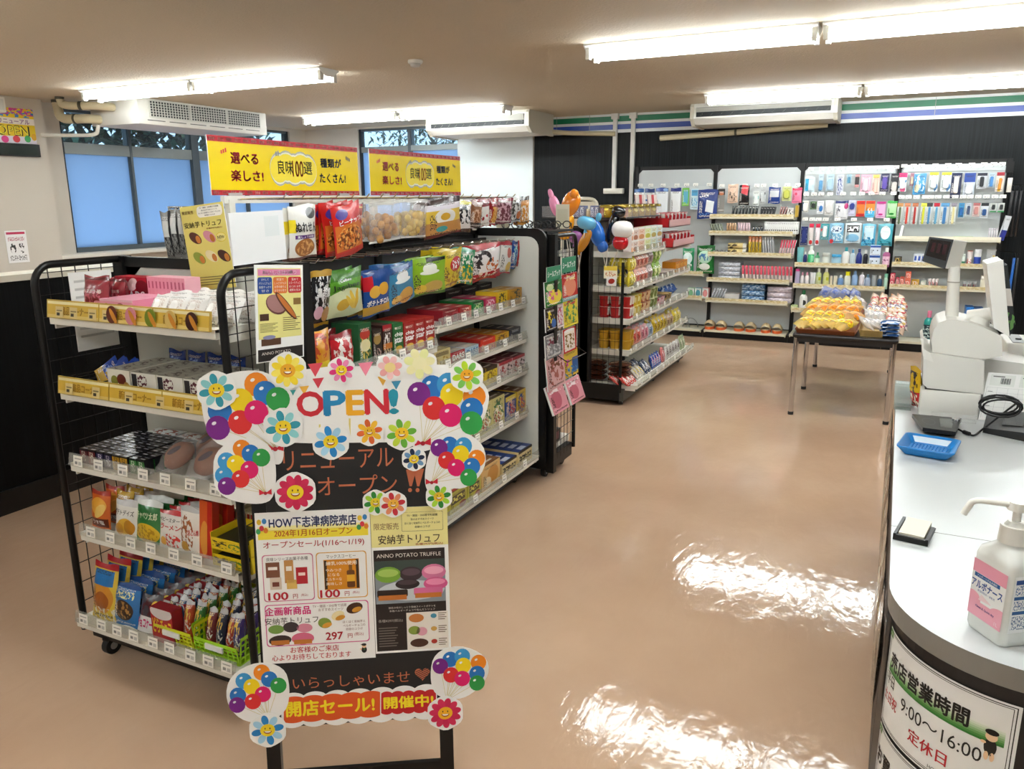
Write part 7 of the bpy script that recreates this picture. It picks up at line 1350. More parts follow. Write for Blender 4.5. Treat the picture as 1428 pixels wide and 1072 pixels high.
LP = [c5(162, 42), c5(624, 8), c5(636, 612), c5(196, 648)]; LP = [(min(LP[0][0], LP[3][0]), LP[3][1]), (max(LP[1][0], LP[2][0]) - .002, LP[3][1]), (max(LP[1][0], LP[2][0]) - .002, LP[0][1]), (min(LP[0][0], LP[3][0]), LP[0][1])]
P = Sheet('sale_poster', LP, .0042, PAPER, 'white sale poster with red prices')
X0, Y0_, X1, Y1_ = LP[0][0], LP[0][1], LP[1][0], LP[2][1]; PW, PH = X1 - X0, Y1_ - Y0_
def L(u, v): return (X0 + u * PW, Y1_ - v * PH)
def R_(u0, v0, u1, v1): return [L(u0, v1), L(u1, v1), L(u1, v0), L(u0, v0)]
def RR(u0, v0, u1, v1, r=.006): a, b = L(u0, v1); c, d = L(u1, v0); return rrect(a, c, b, d, r, 4)
P.poly(R_(.02, .115, .98, .175), '#f6e23c'); P.poly(R_(.02, .09, .98, .12), '#fbf3a8', 1)
P.text('HOW下志津病院売店', L(.5, .068), .07 * PH, '#1c2a5a', .04, .76 * PW)
P.text('2024年1月16日オープン', L(.5, .138), .046 * PH, '#b8501c', .03, .68 * PW)
P.text('オープンセール(1/16〜1/19)', L(.5, .215), .052 * PH, '#b02838', .02, .88 * PW)
for q, c in ((RR(.04, .275, .485, .585, .008), '#d0789a'), (RR(.51, .275, .955, .585, .008), '#e0a84a'), (RR(.04, .605, .955, .885, .008), '#d85a9a')): P.frame(q, c, .0022)
P.text('良味シリーズお菓子各種', L(.26, .305), .024 * PH, '#4a4040', .0, .36 * PW); P.text('マックスコーヒー', L(.73, .305), .024 * PH, '#4a4040', .0, .26 * PW)
for u, v, w_, h_, c in ((.13, .375, .12, .1, '#7a4a34'), (.27, .39, .08, .15, '#c89050'), (.38, .42, .1, .11, '#b81c2c'), (.15, .465, .1, .08, '#d8c8b8'), (.29, .475, .09, .06, '#e0b860')): P.poly(R_(u - w_ / 2, v - h_ / 2, u + w_ / 2, v + h_ / 2), c, 2)
for u, v, w_, h_, c in ((.13, .365, .08, .02, '#f0e8e0'), (.27, .37, .05, .03, '#f4ece0'), (.38, .41, .06, .02, '#f4d8d0'), (.15, .47, .06, .03, '#7a3a2c')): P.poly(R_(u - w_ / 2, v - h_ / 2, u + w_ / 2, v + h_ / 2), c, 3)
P.poly(R_(.575, .325, .885, .525), '#d88a14', 2); P.text('練乳100%使用', L(.73, .35), .026 * PH, '#fbf6e8', .02, .27 * PW, 4)
for i, s in enumerate(('やみつき', 'になる', 'ミルキーな', '美味しさ')): P.text(s, L(.66, .395 + .03 * i), .02 * PH, '#fbf6e8', .01, (.14 if i != 1 else .1) * PW, 4)
for u in (.59, .87): P.poly(R_(u - .012, .33, u + .012, .52), '#3a2410', 3)
P.poly(RR(.775, .40, .845, .515, .004), '#6a3a10', 3); P.poly(R_(.795, .365, .825, .40), '#8a5a20', 3); P.poly(R_(.775, .43, .845, .475), '#e8b030', 4)
for u, v in ((.245, .55), (.7, .55)):
    P.text('100', L(u - .08, v), .05 * PH, '#c01c30', .04, .17 * PW); P.text('円', L(u + .07, v + .005), .03 * PH, '#b02838', .02); P.text('(税込)', L(u + .15, v), .02 * PH, '#b02838', 0, .06 * PW)
P.text('企画新商品', L(.24, .65), .055 * PH, '#d81c7a', .04, .40 * PW); P.text('安納芋トリュフ', L(.27, .715), .046 * PH, '#2a2424', .0, .47 * PW, 5)
P.text('TV・雑誌・SNS等で話題', L(.61, .63), .02 * PH, '#8a5a5a', 0, .3 * PW); P.text('おすすめスイーツ', L(.62, .655), .02 * PH, '#8a5a5a', 0, .22 * PW)
P.text('ほくほく安納芋と', L(.82, .745), .018 * PH, '#8a5a5a', 0, .2 * PW); P.text('ベルギーチョコの', L(.82, .77), .018 * PH, '#8a5a5a', 0, .2 * PW); P.text('奇跡のコラボ', L(.82, .795), .018 * PH, '#8a5a5a', 0, .15 * PW)
def blob(S, c, rx, ry, col, rot=0, lv=2): S.poly(ell(c[0], c[1], rx, ry, 18, rot), col, lv)
for u, v, rx, ry, c, rot in ((.13, .77, .07, .03, '#7aa04a', 0), (.26, .76, .07, .035, '#3a3034', 0), (.38, .77, .07, .03, '#d88aa0', 0), (.16, .845, .1, .035, '#3a2a28', .05), (.36, .84, .1, .04, '#d86a8a', 0), (.83, .655, .075, .035, '#4a2c1c', .3), (.68, .70, .06, .03, '#ece0b0', .4), (.56, .745, .06, .035, '#8aa040', -.2)): blob(P, L(u, v), rx * PW, ry * PH, c, rot)
for u, v, w_, h_ in ((.16, .86, .16, .03), (.36, .862, .16, .03)): P.poly(R_(u - w_ / 2, v - h_ / 2, u + w_ / 2, v + h_ / 2), '#c87a30', 3)
for u, v in ((.85, .665), (.70, .715), (.58, .76)): blob(P, L(u, v), .045 * PW, .016 * PH, '#d8962e', .3, 3)
P.text('297', L(.64, .835), .05 * PH, '#b01c2c', .04, .15 * PW); P.text('円', L(.78, .84), .03 * PH, '#b02838', .02); P.text('(税込)', L(.86, .832), .026 * PH, '#b02838', 0, .08 * PW)
P.text('お客様のご来店', L(.46, .915), .04 * PH, '#c02038', .02, .43 * PW); P.text('心よりお待ちしております', L(.43, .963), .04 * PH, '#c02038', .02, .70 * PW)
def staff(S, c, s, lv=3):
    for dx, dy, rx, ry, col, l in ((0, -.1, .33, .42, '#16181c', 0), (0, .38, .27, .27, '#f0c8a0', 1), (0, .56, .3, .16, '#16181c', 2), (-.12, .56, .3, .05, '#24262c', 3), (-.38, .0, .12, .09, '#f0c8a0', 1), (.02, -.05, .09, .1, '#2a7a3a', 1), (-.1, .38, .03, .04, '#20201c', 3), (.1, .38, .03, .04, '#20201c', 3)): blob(S, (c[0] + dx * s, c[1] + dy * s), rx * s, ry * s, col, 0, lv + l)
staff(P, L(.9, .935), .048 * PH * 1.1)
for u in (.055, .93):
    for du, dv, c in ((-.02, .06, '#e8c030'), (.025, .055, '#3a88c8'), (0, .10, '#d83a4a'), (-.03, .12, '#3aa05a'), (.035, .115, '#e88a2a')): blob(P, L(u + du, dv), .02 * PW, .018 * PH, c, 0, 4)
P.done()
RP = [c5(626, 30), c5(932, 0), c5(942, 584), c5(640, 606)]; q0 = min(RP[0][0], RP[3][0]) + .004; q1 = max(RP[1][0], RP[2][0]); X0, Y0_, X1, Y1_ = X1 + .001, RP[3][1], q1, RP[0][1] + .004; PW, PH = X1 - X0, Y1_ - Y0_
P = Sheet('truffle_poster', [(X0, Y0_), (X1, Y0_), (X1, Y1_), (X0, Y1_)], .0042, PAPER, 'tall truffle poster, yellow above and black below')
P.poly(R_(.0, .0, 1, .265), '#efe69a'); P.poly(R_(.02, .285, .95, .985), '#241a18')
P.text('限定販売', L(.2, .125), .045 * PH, '#7a4a2a', 0, .32 * PW); P.frame(RR(.40, .035, .94, .165, .003), '#2a2a2a', .0009)
for i, s in enumerate(('TV・雑誌・SNS等でも話題', '秋のおすすめスイーツ', 'ほくほく安納芋とベルギーチョコの', '奇跡のコラボ')): P.text(s, L(.67, .058 + .026 * i), .016 * PH, '#2a2a2a', .02, (.4, .3, .46, .2)[i] * PW)
P.text('安納芋トリュフ', L(.49, .215), .062 * PH, '#3a2a1c', .02, .8 * PW); P.text('各種297円(税込)', L(.75, .255), .018 * PH, '#a83a2a', .03, .36 * PW)
P.text('ANNO POTATO TRUFFLE', L(.48, .325), .026 * PH, '#e8e0d8', 0, .84 * PW)
P.poly(R_(.03, .36, .95, .655), '#8a949c', 2)
P.poly(R_(.03, .36, .95, .45), '#3a4a44', 3)
blob(P, L(.5, .57), .44 * PW, .07 * PH, '#c8d0d4', 0, 3)
for u, v, rx, ry, c in ((.2, .455, .17, .055, '#7aa838'), (.5, .455, .15, .05, '#3a2c34'), (.8, .45, .16, .055, '#d878a0'), (.45, .525, .16, .035, '#2a2024'), (.82, .53, .16, .045, '#d85a90')): blob(P, L(u, v), rx * PW, ry * PH, c, 0, 4); blob(P, L(u, v - .012), rx * .8 * PW, ry * .5 * PH, {'#7aa838': '#a8c860', '#3a2c34': '#5a4650', '#d878a0': '#f0a8c4', '#2a2024': '#4a3a40', '#d85a90': '#f090b8'}[c], 0, 5)
for u, v, w_, h_, c in ((.25, .585, .4, .05, '#2a1c18'), (.72, .58, .38, .05, '#d86a9a')): P.poly(RR(u - w_ / 2, v - h_ / 2, u + w_ / 2, v + h_ / 2, .004), c, 5); P.poly(R_(u - w_ / 2 + .015, v + .012, u + w_ / 2 - .015, v + .045), '#c8742c', 6)
P.text('銀座の味のしっとり安納スイートポテトを', L(.5, .685), .015 * PH, '#d8d0c8', 0, .62 * PW); P.text('本格ベルギーチョコで包んだトリュフ', L(.5, .707), .015 * PH, '#d8d0c8', 0, .6 * PW)
P.poly(R_(.42, .725, .97, .985), '#ece6dc', 2); P.text('各種¥297(税込)', L(.21, .775), .024 * PH, '#b8b0a8', 0, .32 * PW)
for i in range(8): P.poly(R_(.05, .82 + .018 * i, .30 - .02 * (i % 3), .828 + .018 * i), '#6a625c', 3)
for u, v, rx, ry, c in ((.55, .765, .1, .03, '#c87a3a'), (.52, .85, .08, .03, '#8aa040'), (.62, .86, .07, .03, '#e0a0b0'), (.58, .94, .12, .03, '#4a2a1c'), (.78, .755, .04, .016, '#4a9ab8'), (.78, .845, .04, .016, '#c89a4a'), (.78, .935, .04, .016, '#b8342a')): blob(P, L(u, v), rx * PW, ry * PH, c, 0, 4)
for i, v in enumerate((.755, .845, .935)):
    for j in range(4): P.poly(R_(.84, v - .02 + .014 * j, .95 - .02 * (j % 2), v - .014 + .014 * j), '#8a7a6a', 4)
P.done()
# OPEN banner
P = Sheet('open_banner', [c4(395, 130), c4(640, 100), c4(1190, 90), c4(1100, 300), c4(1060, 350), c4(980, 440), c4(560, 445), c4(400, 440)], .0055, PAPER, 'white banner with coloured OPEN lettering')
for ch, x, y, c in (('O', 563, 268, '#d02434'), ('P', 672, 264, '#1c8ac0'), ('E', 765, 262, '#f0b020'), ('N', 862, 258, '#d02434'), ('!', 938, 257, '#1c98b0')): a = c4(x, y); P.text(ch, a, 106 * k4, c, .05, (112, 88, 72, 100, 30)[('OPEN!').index(ch)] * k4)
for x, y, s, c in ((585, 112, 34, '#e04a5a'), (598, 172, 26, '#d83a4a'), (535, 205, 22, '#f0b840'), (812, 108, 34, '#f088a0'), (890, 162, 24, '#f0b840'), (950, 182, 22, '#3a98c0'), (482, 218, 16, '#2aa0a0'), (225, 195, 14, '#2a8a90')):
    P.poly([c4(x - s, y - s * .7), c4(x + s, y - s * .9), c4(x, y + s)], c)
for x, y in ((740, 345), (525, 390), (605, 372), (1000, 420)): P.poly([c4(x - 4, y - 12), c4(x + 4, y - 12), c4(x + 4, y + 70 if x == 740 else y + 14), c4(x - 4, y + 14)], '#e8d880')
P.done()
# sale banner
def cloud(c, x0, y0, x1, y1, slope, nb, ramp=.5):
    top = []; bot = []
    for i in range(nb * 8 + 1):
        u = i / (nb * 8); bump = abs(math.sin(PI * u * nb)) ** .7 * ramp; x = x0 + (x1 - x0) * u; dy = slope * u
        top.append((x, y0 + dy - bump * 15)); bot.append((x, y1 + dy + bump * 15))
    return [c(*p) for p in bot] + [c(*p) for p in reversed(top)]
P = Sheet('sale_banner', cloud(c5, 268, 778, 892, 892, -40, 7, .9), .0052, PAPER, 'white cloud shaped banner with yellow sale lettering')
P.poly(cloud(c5, 278, 786, 664, 878, -28, 5), '#e0561c', 1); P.poly(cloud(c5, 668, 764, 888, 842, -10, 5), '#c81c24', 1)
P.text('開店セール!', c5(465, 816), 66 * k5, '#f6e020', .05, 360 * k5); P.text('開催中!', c5(778, 796), 52 * k5, '#f6e020', .05, 205 * k5); P.done()
# balloon bunches and flowers
BC = dict(o='#f08a14', b='#1c78c8', l='#3a9cd8', g='#2aa048', y='#f6d80c', m='#e0106a', r='#e02c2c', p='#7a1c8a')
def chaikin(p, n=2):
    for _ in range(n): p = [q for i in range(len(p)) for a, b in ((p[i], p[(i + 1) % len(p)]),) for q in ((a[0] * .75 + b[0] * .25, a[1] * .75 + b[1] * .25), (a[0] * .25 + b[0] * .75, a[1] * .25 + b[1] * .75))]
    return p
def bunch(c, k, outline, r, balls, bow, h, label):
    P = Sheet('balloon_cutout', chaikin([c(*p) for p in outline]), h, PAPER, label)
    bw = c(*bow)
    for ch, x, y in balls:
        p = c(x, y); d = Vector((bw[0] - p[0], bw[1] - p[1])); s = Vector((-d.y, d.x)).normalized() * .0006; P.poly([(p[0] - s.x, p[1] - s.y), (bw[0] - s.x, bw[1] - s.y), (bw[0] + s.x, bw[1] + s.y), (p[0] + s.x, p[1] + s.y)], '#d8cc98', 1)
    for i, (ch, x, y) in enumerate(balls): p = c(x, y); blob(P, p, r * k, r * 1.05 * k, BC[ch], 0, 2 + i * .6); blob(P, (p[0] - r * k * .3, p[1] + r * k * .4), r * k * .2, r * k * .14, '#f4f4f6', .5, 2.3 + i * .6)
    for s in (-1, 1): P.poly([bw, (bw[0] + s * r * k * .7, bw[1] + r * k * .5), (bw[0] + s * r * k * .7, bw[1] - r * k * .2)], '#d01c34', 9)
    blob(P, bw, r * k * .2, r * k * .2, '#a81428', 0, 10); P.done()
bunch(c4, k4, [(72, 300), (70, 190), (190, 125), (340, 112), (420, 160), (490, 220), (500, 340), (445, 440), (440, 540), (390, 540), (330, 450), (200, 470), (110, 430)], 52, [('b', 155, 300), ('o', 320, 180), ('y', 250, 252), ('b', 360, 218), ('g', 417, 246), ('p', 147, 375), ('r', 247, 350), ('m', 320, 305)], (405, 470), .0066, 'large balloon cutout at the upper left')
bunch(c4, k4, [(125, 600), (130, 480), (240, 415), (370, 430), (412, 530), (405, 690), (340, 722), (210, 705), (140, 660)], 39, [('o', 255, 468), ('b', 295, 490), ('l', 187, 525), ('y', 228, 537), ('g', 343, 508), ('l', 175, 588), ('m', 290, 563), ('r', 250, 604), ('p', 188, 636)], (362, 668), .0092, 'smaller balloon cutout at the left under the large one')
bunch(c4, k4, [(975, 250), (1000, 150), (1110, 100), (1260, 110), (1370, 190), (1365, 300), (1290, 425), (1180, 400), (1110, 480), (1030, 480), (1000, 400)], 52, [('b', 1112, 192), ('l', 1185, 180), ('p', 1052, 222), ('y', 1200, 226), ('o', 1302, 236), ('r', 1120, 286), ('b', 1290, 292), ('m', 1195, 318), ('g', 1288, 353)], (1070, 445), .0066, 'large balloon cutout at the upper right')
bunch(c4, k4, [(1085, 520), (1130, 410), (1250, 385), (1350, 450), (1355, 560), (1270, 650), (1180, 645), (1120, 690), (1075, 640)], 39, [('b', 1190, 453), ('l', 1253, 456), ('p', 1143, 464), ('y', 1240, 492), ('o', 1312, 512), ('r', 1177, 520), ('b', 1290, 548), ('m', 1220, 553), ('g', 1276, 597)], (1110, 620), .0092, 'smaller balloon cutout at the right under the large one')
bunch(c5, k5, [(42, 790), (60, 690), (170, 632), (280, 655), (305, 740), (290, 840), (200, 885), (100, 870)], 33, [('o', 190, 678), ('b', 220, 705), ('l', 118, 712), ('y', 150, 735), ('g', 257, 730), ('b', 95, 770), ('m', 195, 765), ('r', 155, 794), ('p', 92, 808)], (215, 860), .0066, 'balloon cutout at the bottom left corner')
bunch(c5, k5, [(862, 690), (880, 600), (980, 565), (1090, 610), (1105, 690), (1030, 770), (960, 790), (880, 770)], 33, [('b', 945, 626), ('l', 993, 614), ('p', 905, 653), ('y', 997, 650), ('o', 1058, 638), ('r', 948, 688), ('b', 1052, 682), ('m', 993, 702), ('g', 1052, 720)], (930, 790), .0066, 'balloon cutout at the bottom right corner')
def flower(c, k, x, y, r, pets, core, h, label, n=8, ink='#a8501c', ry=None, face=True):
    P = Sheet('flower_cutout', chaikin([(c(x, y)[0] + r * k * (1.08 if i % 2 else .98) * math.cos(2 * PI * i / 12), c(x, y)[1] + (ry or r) * k * (1.05 if i % 2 else .98) * math.sin(2 * PI * i / 12)) for i in range(12)], 1), h, PAPER, label)
    p = c(x, y); q = r * k
    for i in range(n): t = 2 * PI * i / n + .2; blob(P, (p[0] + math.cos(t) * q * .58, p[1] + math.sin(t) * q * .58), q * .3, q * (.19 if n > 7 else .24), pets[i % len(pets)], t, 1 + .1 * i)
    blob(P, p, q * .40, q * .36, core, .2, 3)
    if face:
        for s in (-1, 1): blob(P, (p[0] + s * q * .13, p[1] + q * .1), q * .03, q * .055, '#3a2410', 0, 4)
        P.poly([(p[0] + q * .22 * math.cos(t), p[1] - q * .04 + q * .17 * math.sin(t)) for t in [PI + PI * i / 10 for i in range(11)]], ink, 4); P.poly([(p[0] + q * .17 * math.cos(t), p[1] - q * .05 + q * .09 * math.sin(t)) for t in [PI + PI * i / 10 for i in range(11)]], '#fbf6ea', 5)
    P.done()
FH = .0125
for a in ((c4, k4, 143, 205, 86, ('#2a9ab0', '#8cd4d8'), '#f6d820', FH, 'teal flower cutout at the far upper left'), (c4, k4, 463, 116, 83, ('#f8dc28', '#fbe860'), '#f2b01c', FH, 'yellow flower cutout along the top', 10), (c4, k4, 703, 116, 62, ('#e0287a', '#f088b8'), '#f6d820', .008, 'pink flower cutout along the top'), (c4, k4, 922, 103, 62, ('#f0a8a8', '#f6c8c8'), '#f0d890', .008, 'faded pink flower cutout along the top', 7, '#d8a070', None, False), (c4, k4, 1055, 84, 80, ('#f4f0b8', '#eef0a8'), '#f6f2c0', .0086, 'washed out yellow flower cutout along the top', 7, '#e8d890', 58, False), (c4, k4, 1268, 138, 76, ('#b8dc28', '#7ac858'), '#f4b01c', FH, 'lime flower cutout at the upper right'), (c4, k4, 442, 372, 88, ('#2a9ab0', '#8cd4d8'), '#f6d820', .0112, 'teal flower cutout beside the banner'), (c4, k4, 655, 437, 83, ('#1c88d0', '#a8d8f0'), '#f6d820', .0085, 'blue flower cutout under the banner'), (c4, k4, 830, 392, 66, ('#e06428', '#f6c030'), '#f4c024', .0085, 'orange and yellow flower cutout under the banner'), (c4, k4, 975, 400, 77, ('#6ab83a', '#c8e040'), '#f4c820', .0088, 'green flower cutout under the banner'), (c4, k4, 1030, 515, 56, ('#14284a', '#6a9ac8'), '#f4d830', .0088, 'small navy flower cutout'), (c4, k4, 497, 663, 93, ('#d01c50', '#d82458'), '#f6d820', FH, 'large crimson flower cutout', 11), (c4, k4, 857, 712, 60, ('#2a8a34', '#a8d838'), '#e8d020', .007, 'green flower cutout above the posters'), (c4, k4, 937, 718, 63, ('#c82838', '#e89068'), '#f0b83a', .0086, 'red flower cutout above the posters'), (c4, k4, 1143, 683, 62, ('#2a8a34', '#a8d838'), '#e8c020', FH, 'green flower cutout at the right edge'), (c5, k5, 215, 906, 76, ('#1c88d0', '#a8d8f0'), '#f6d820', .0105, 'blue flower cutout at the bottom left corner'), (c5, k5, 925, 838, 77, ('#d01c50', '#d82458'), '#f6b81c', .0105, 'crimson flower cutout at the bottom right corner', 11)): flower(*a)
# ------------------------------------------------------------------ posters on the nearest rack
def sheet3(name, p0, ex, ez, w, h, label, cat, paint, base=PAPER, th=.002, root=None, hang=None):
    """a flat printed sheet: p0 lower left corner, ex/ez unit vectors"""
    n = ex.cross(ez); o = thing(name, label, cat, p0 + ex * (w / 2))
    mb = MB(); mb.prism2([(0, 0), (w, 0), (w, h), (0, h)], lambda a, b, q: p0 + ex * a + ez * b + n * (q - th), th, 0, 1); s = wpart('sheet', mb, [base, PAPER], o)
    pb = MB(); ms = []
    def mi(c):
        m = mat(c, .5) if isinstance(c, str) else c
        if m not in ms: ms.append(m)
        return ms.index(m)
    lay = lambda lv: (lambda a, b, q: p0 + ex * a + ez * b + n * (.0002 * lv))
    class Q: pass
    Q.rect = staticmethod(lambda u0, v0, u1, v1, c, lv=1: pb.flat([(u0 * w, h - v1 * h), (u1 * w, h - v1 * h), (u1 * w, h - v0 * h), (u0 * w, h - v0 * h)], lay(lv), 0, mi(c)))
    Q.rnd = staticmethod(lambda u0, v0, u1, v1, c, lv=1: pb.flat(rrect(u0 * w, u1 * w, h - v1 * h, h - v0 * h, .12 * (u1 - u0) * w, 4), lay(lv), 0, mi(c)))
    Q.el = staticmethod(lambda u, v, rx, ry, c, lv=2, rot=0: pb.flat(ell(u * w, h - v * h, rx * w, ry * h, 20, rot), lay(lv), 0, mi(c)))
    Q.tx = staticmethod(lambda s, u, v, hf, c, wf=None, bold=.02, lv=4: pb.text(s, lay(lv), u * w, h - v * h, hf * h, mi(c), bold, width=wf * w if wf else None))
    paint(Q)
    if ms: pb.build('print', ms, s)
    return o
def paintA(Q):
    Q.tx('限定販売', .17, .075, .04, '#8a3a2a', .26); Q.rnd(.38, .02, .96, .15, '#fbf8ec')
    for i, s in enumerate(('TV・雑誌・SNS等でも話題', '秋のおすすめスイーツ', 'ほくほく安納芋とベルギーチョコの', '奇跡のコラボ')): Q.tx(s, .67, .04 + .03 * i, .018, '#2a2a2a', (.44, .36, .5, .24)[i])
    Q.tx('安納芋トリュフ', .47, .225, .07, '#3a2414', .86); Q.tx('各種297円(税込)', .72, .285, .02, '#a83a2a', .36)
    for u, v, c in ((.25, .38, '#5a2a1c'), (.58, .38, '#d890a0'), (.27, .62, '#8a9a34'), (.56, .61, '#ece0b0'), (.84, .62, '#4a2418')): Q.el(u, v, .15, .06, c, 2, -.5); Q.el(u + .06, v + .02, .05, .05, '#c8782a', 3, .5)
    Q.el(.84, .4, .12, .055, '#e0c820', 2); Q.el(.84, .4, .108, .049, '#f0e088', 3); Q.tx('NEW', .84, .4, .035, '#5a4a14', .16, .02, 5)
    for i in range(4): Q.rect(.2, .85 + .03 * i, .9 - .06 * (i % 2), .858 + .03 * i, '#6a5a34')
for_a = my(259, 290, 1.79); for_b = my(274, 405, 1.79); for_c = my(322, 294, 1.79)
p0 = Vector((for_b.x - .012, 1.79, for_b.z)); ezA = Vector((-.10, .0, 1)).normalized(); exA = Vector((1, 0, .10)).normalized()
wA = (my(330, 400, 1.79).x - for_b.x) + .012; hA = (for_a.z - for_b.z) * 1.01
sheet3('truffle_poster', p0, exA, ezA, wA, hA, 'yellow truffle poster standing above the white packets on the nearest rack', 'poster', paintA, mat('#e3d370', .5))
q0, q1 = mx(326, 371, -1.556), mx(400, 361, -1.556); q2 = mx(316, 295, -1.556); ex = (q1 - q0).normalized(); n_ = Vector((1, 0, 0)); ez = n_.cross(ex)
sheet3('white_board', q0, ex, ez, (q1 - q0).length, (q2 - q0).length * .97, 'blank white card above the side poster of the nearest rack', 'card', lambda Q: Q.rect(.62, .1, .9, .5, '#e2e8ea'), mat('#eceef0', .5), .004)
def paintB(Q):
    Q.rect(.05, .035, .95, .76, '#ece490'); Q.rect(.06, .045, .94, .11, '#e08ab0', 2); Q.tx('おいしさは3通り', .5, .078, .04, '#fbf0f4', .7, .02)
    for i, (c, ss) in enumerate((('#1c4a9a', ('冷やして', 'パリッとチョコ', '食感すっきり', '甘さ')), ('#e0782a', ('常温で', 'しっとりチョコ', 'お芋の香りと', 'まろやか甘さ')), ('#c81c24', ('温めて', 'とろ〜りチョコ', 'ほくほくお芋', '濃厚な甘み')))):
        Q.rnd(.05 + .31 * i, .125, .34 + .31 * i, .295, c, 2)
        for j, s in enumerate(ss): Q.tx(s, .195 + .31 * i, .15 + .038 * j, .026, '#f4f0e8', (.24 if len(s) > 4 else .15), .01)
    Q.el(.42, .41, .22, .1, '#6a3a34', 2, -.3); Q.el(.42, .40, .2, .09, '#a87a78', 3, -.3); Q.el(.62, .43, .30, .045, '#5a2a18', 4, -.75); Q.el(.63, .43, .27, .03, '#c8742a', 5, -.75)
    Q.rect(.08, .5, .26, .57, '#4a2a1c', 2); Q.rect(.78, .35, .94, .42, '#8a6a30', 2)
    for i in range(7): Q.rect(.55, .55 + .022 * i, .92 - .05 * (i % 3), .558 + .022 * i, '#7a6a3a', 2); Q.rect(.08, .6 + .014 * i, .44 - .05 * (i % 3), .605 + .014 * i, '#7a6a3a', 2)
    Q.el(.26, .745, .13, .022, '#8a8ab0', 3); Q.rect(.1, .76, .5, .83, '#5a3a24', 2); Q.rect(.03, .865, .97, .99, '#17110f', 2); Q.tx('ANNO POTATO', .4, .91, .03, '#e8e0d8', .6, 0)
q0, q1 = mx(358, 507, -1.552), mx(424, 497, -1.552); q2 = mx(343, 370, -1.552); ex = (q1 - q0).normalized(); ez = n_.cross(ex)
sheet3('flavour_poster', q0, ex, ez, (q1 - q0).length, (q2 - q0).length, 'tall three ways to enjoy poster on the side wires of the nearest rack', 'poster', paintB, PAPER)
a, b = mx(112, 362, -2.31), mx(172, 388, -2.31)
sheet3('paper_notice', Vector((-2.318, 1.60, 1.03)), Vector((0, 1, 0)), Vector((0, 0, 1)), .15, .25, 'white paper notice hung behind the wires at the left of the nearest rack', 'notice', lambda Q: [Q.rect(.1, .1 + .1 * i, .9, .13 + .1 * i, '#c8c8c6') for i in range(8)], PAPER)
# ------------------------------------------------------------------ yellow boards above the middle gondola
def paintC(Q):
    Q.rect(0, 0, 1, .1, '#b81828'); Q.rect(0, .91, 1, 1, '#b81828')
    for i in range(21):
        for v in (.05, .955): Q.tx('良味100', .025 + .0475 * i, v, .055, '#f0e0c8', .03, .02, 2)
    Q.tx('選べる', .2, .36, .19, '#d01c30', .16, .05); Q.tx('楽しさ!', .21, .66, .19, '#d01c30', .19, .05); Q.tx('種類が', .78, .36, .18, '#1c2438', .16, .05); Q.tx('たくさん!', .79, .66, .18, '#1c2438', .2, .05)
    for k, c, lv in ((1.0, '#a8a898', 2), (.9, '#e8e4c8', 3), (.8, '#f0d820', 4)):
        for j, (du, rx) in enumerate(((-.1, .06), (-.05, .07), (0, .07), (.05, .07), (.1, .06))): Q.el(.51 + du, .5 + .02 * math.cos(du * 60), rx * (.9 + .1 * k), .31 * k, c, lv + j * .18)
    Q.tx('良味', .45, .48, .26, '#5c5c48', .1, .02, 7); Q.tx('100', .535, .5, .3, '#d8641c', .075, .03, 7); Q.tx('選', .605, .48, .24, '#5c5c48', None, .02, 7)
    for s, u in ((-1, .095), (1, .905)):
        for j in range(3): Q.rect(u - .004 + s * .012 * j, .2 + .02 * j, u + .004 + s * .012 * j, .27 + .015 * j, '#d01c30' if s < 0 else '#1c2438', 3)
    for j in range(2): Q.rect(.392 + .014 * j, .2 - .02 * j, .4 + .014 * j, .3 - .02 * j, '#8a8a80', 3)
M_YB = mat('#f2d410', .22, name='yellow_board')
for i, (ya, yb, lb) in enumerate(((1.905, 2.685, 'nearer yellow hanging bag promotion board above the middle gondola'), (2.765, 3.525, 'farther yellow hanging bag promotion board above the middle gondola'))):
    o = sheet3('promotion_board', Vector((-1.998, ya, 1.514)), Vector((0, 1, 0)), Vector((.0, 0, 1)), yb - ya, .187, lb, 'sign board', paintC, M_YB, .004); o['group'] = 'yellow promotion boards'
    for y in (ya + .1, yb - .1):
        mb = MB(); mb.box(-2.006, -1.994, y - .03, y + .03, 1.50, 1.522); mb.box(-2.012, -1.988, y - .006, y + .006, 1.49, 1.51); wpart('clip', mb, clear('#f4f4f0', .5), o)
# ------------------------------------------------------------------ counter
HC = .75; XL, YFR, RC = .051, 1.370, .235
cx, cy = XL + RC, YFR + RC; SEAM = mz(1245, 733, HC).y; XE = 1.5; YE = 3.55
arc = [(cx + RC * math.cos(t), cy + RC * math.sin(t)) for t in [PI + PI / 2 * i / 16 for i in range(17)]]
def inset(d): return [(cx + (RC - d) * math.cos(t), cy + (RC - d) * math.sin(t)) for t in [PI + PI / 2 * i / 16 for i in range(17)]]
M_TOP = mat('#c6cacb', .3, name='white_laminate'); M_EDGE = mat('#87847e', .45, name='grey_edge_band'); M_BODY = mat('#17171a', .45)
def plate(mb, pts, z0, z1, m=0, ms=None):
    n = len(pts); ms = m if ms is None else ms
    mb.add([(x, y, z1) for x, y in pts], [tuple(range(n))], m); mb.add([(x, y, z0) for x, y in pts], [tuple(range(n - 1, -1, -1))], m)
    mb.add([(x, y, z0) for x, y in pts] + [(x, y, z1) for x, y in pts], [(i, (i + 1) % n, (i + 1) % n + n, i + n) for i in range(n)], ms)
T_C1 = thing('service_counter', 'white topped counter end with a rounded corner and opening hours sign', 'counter', (.6, 1.6, 0))
mb = MB(); plate(mb, arc + [(XE, YFR), (XE, SEAM - .0012), (XL, SEAM - .0012)], HC - .04, HC, 0, 1); wpart('worktop', mb, [M_TOP, M_EDGE], T_C1)
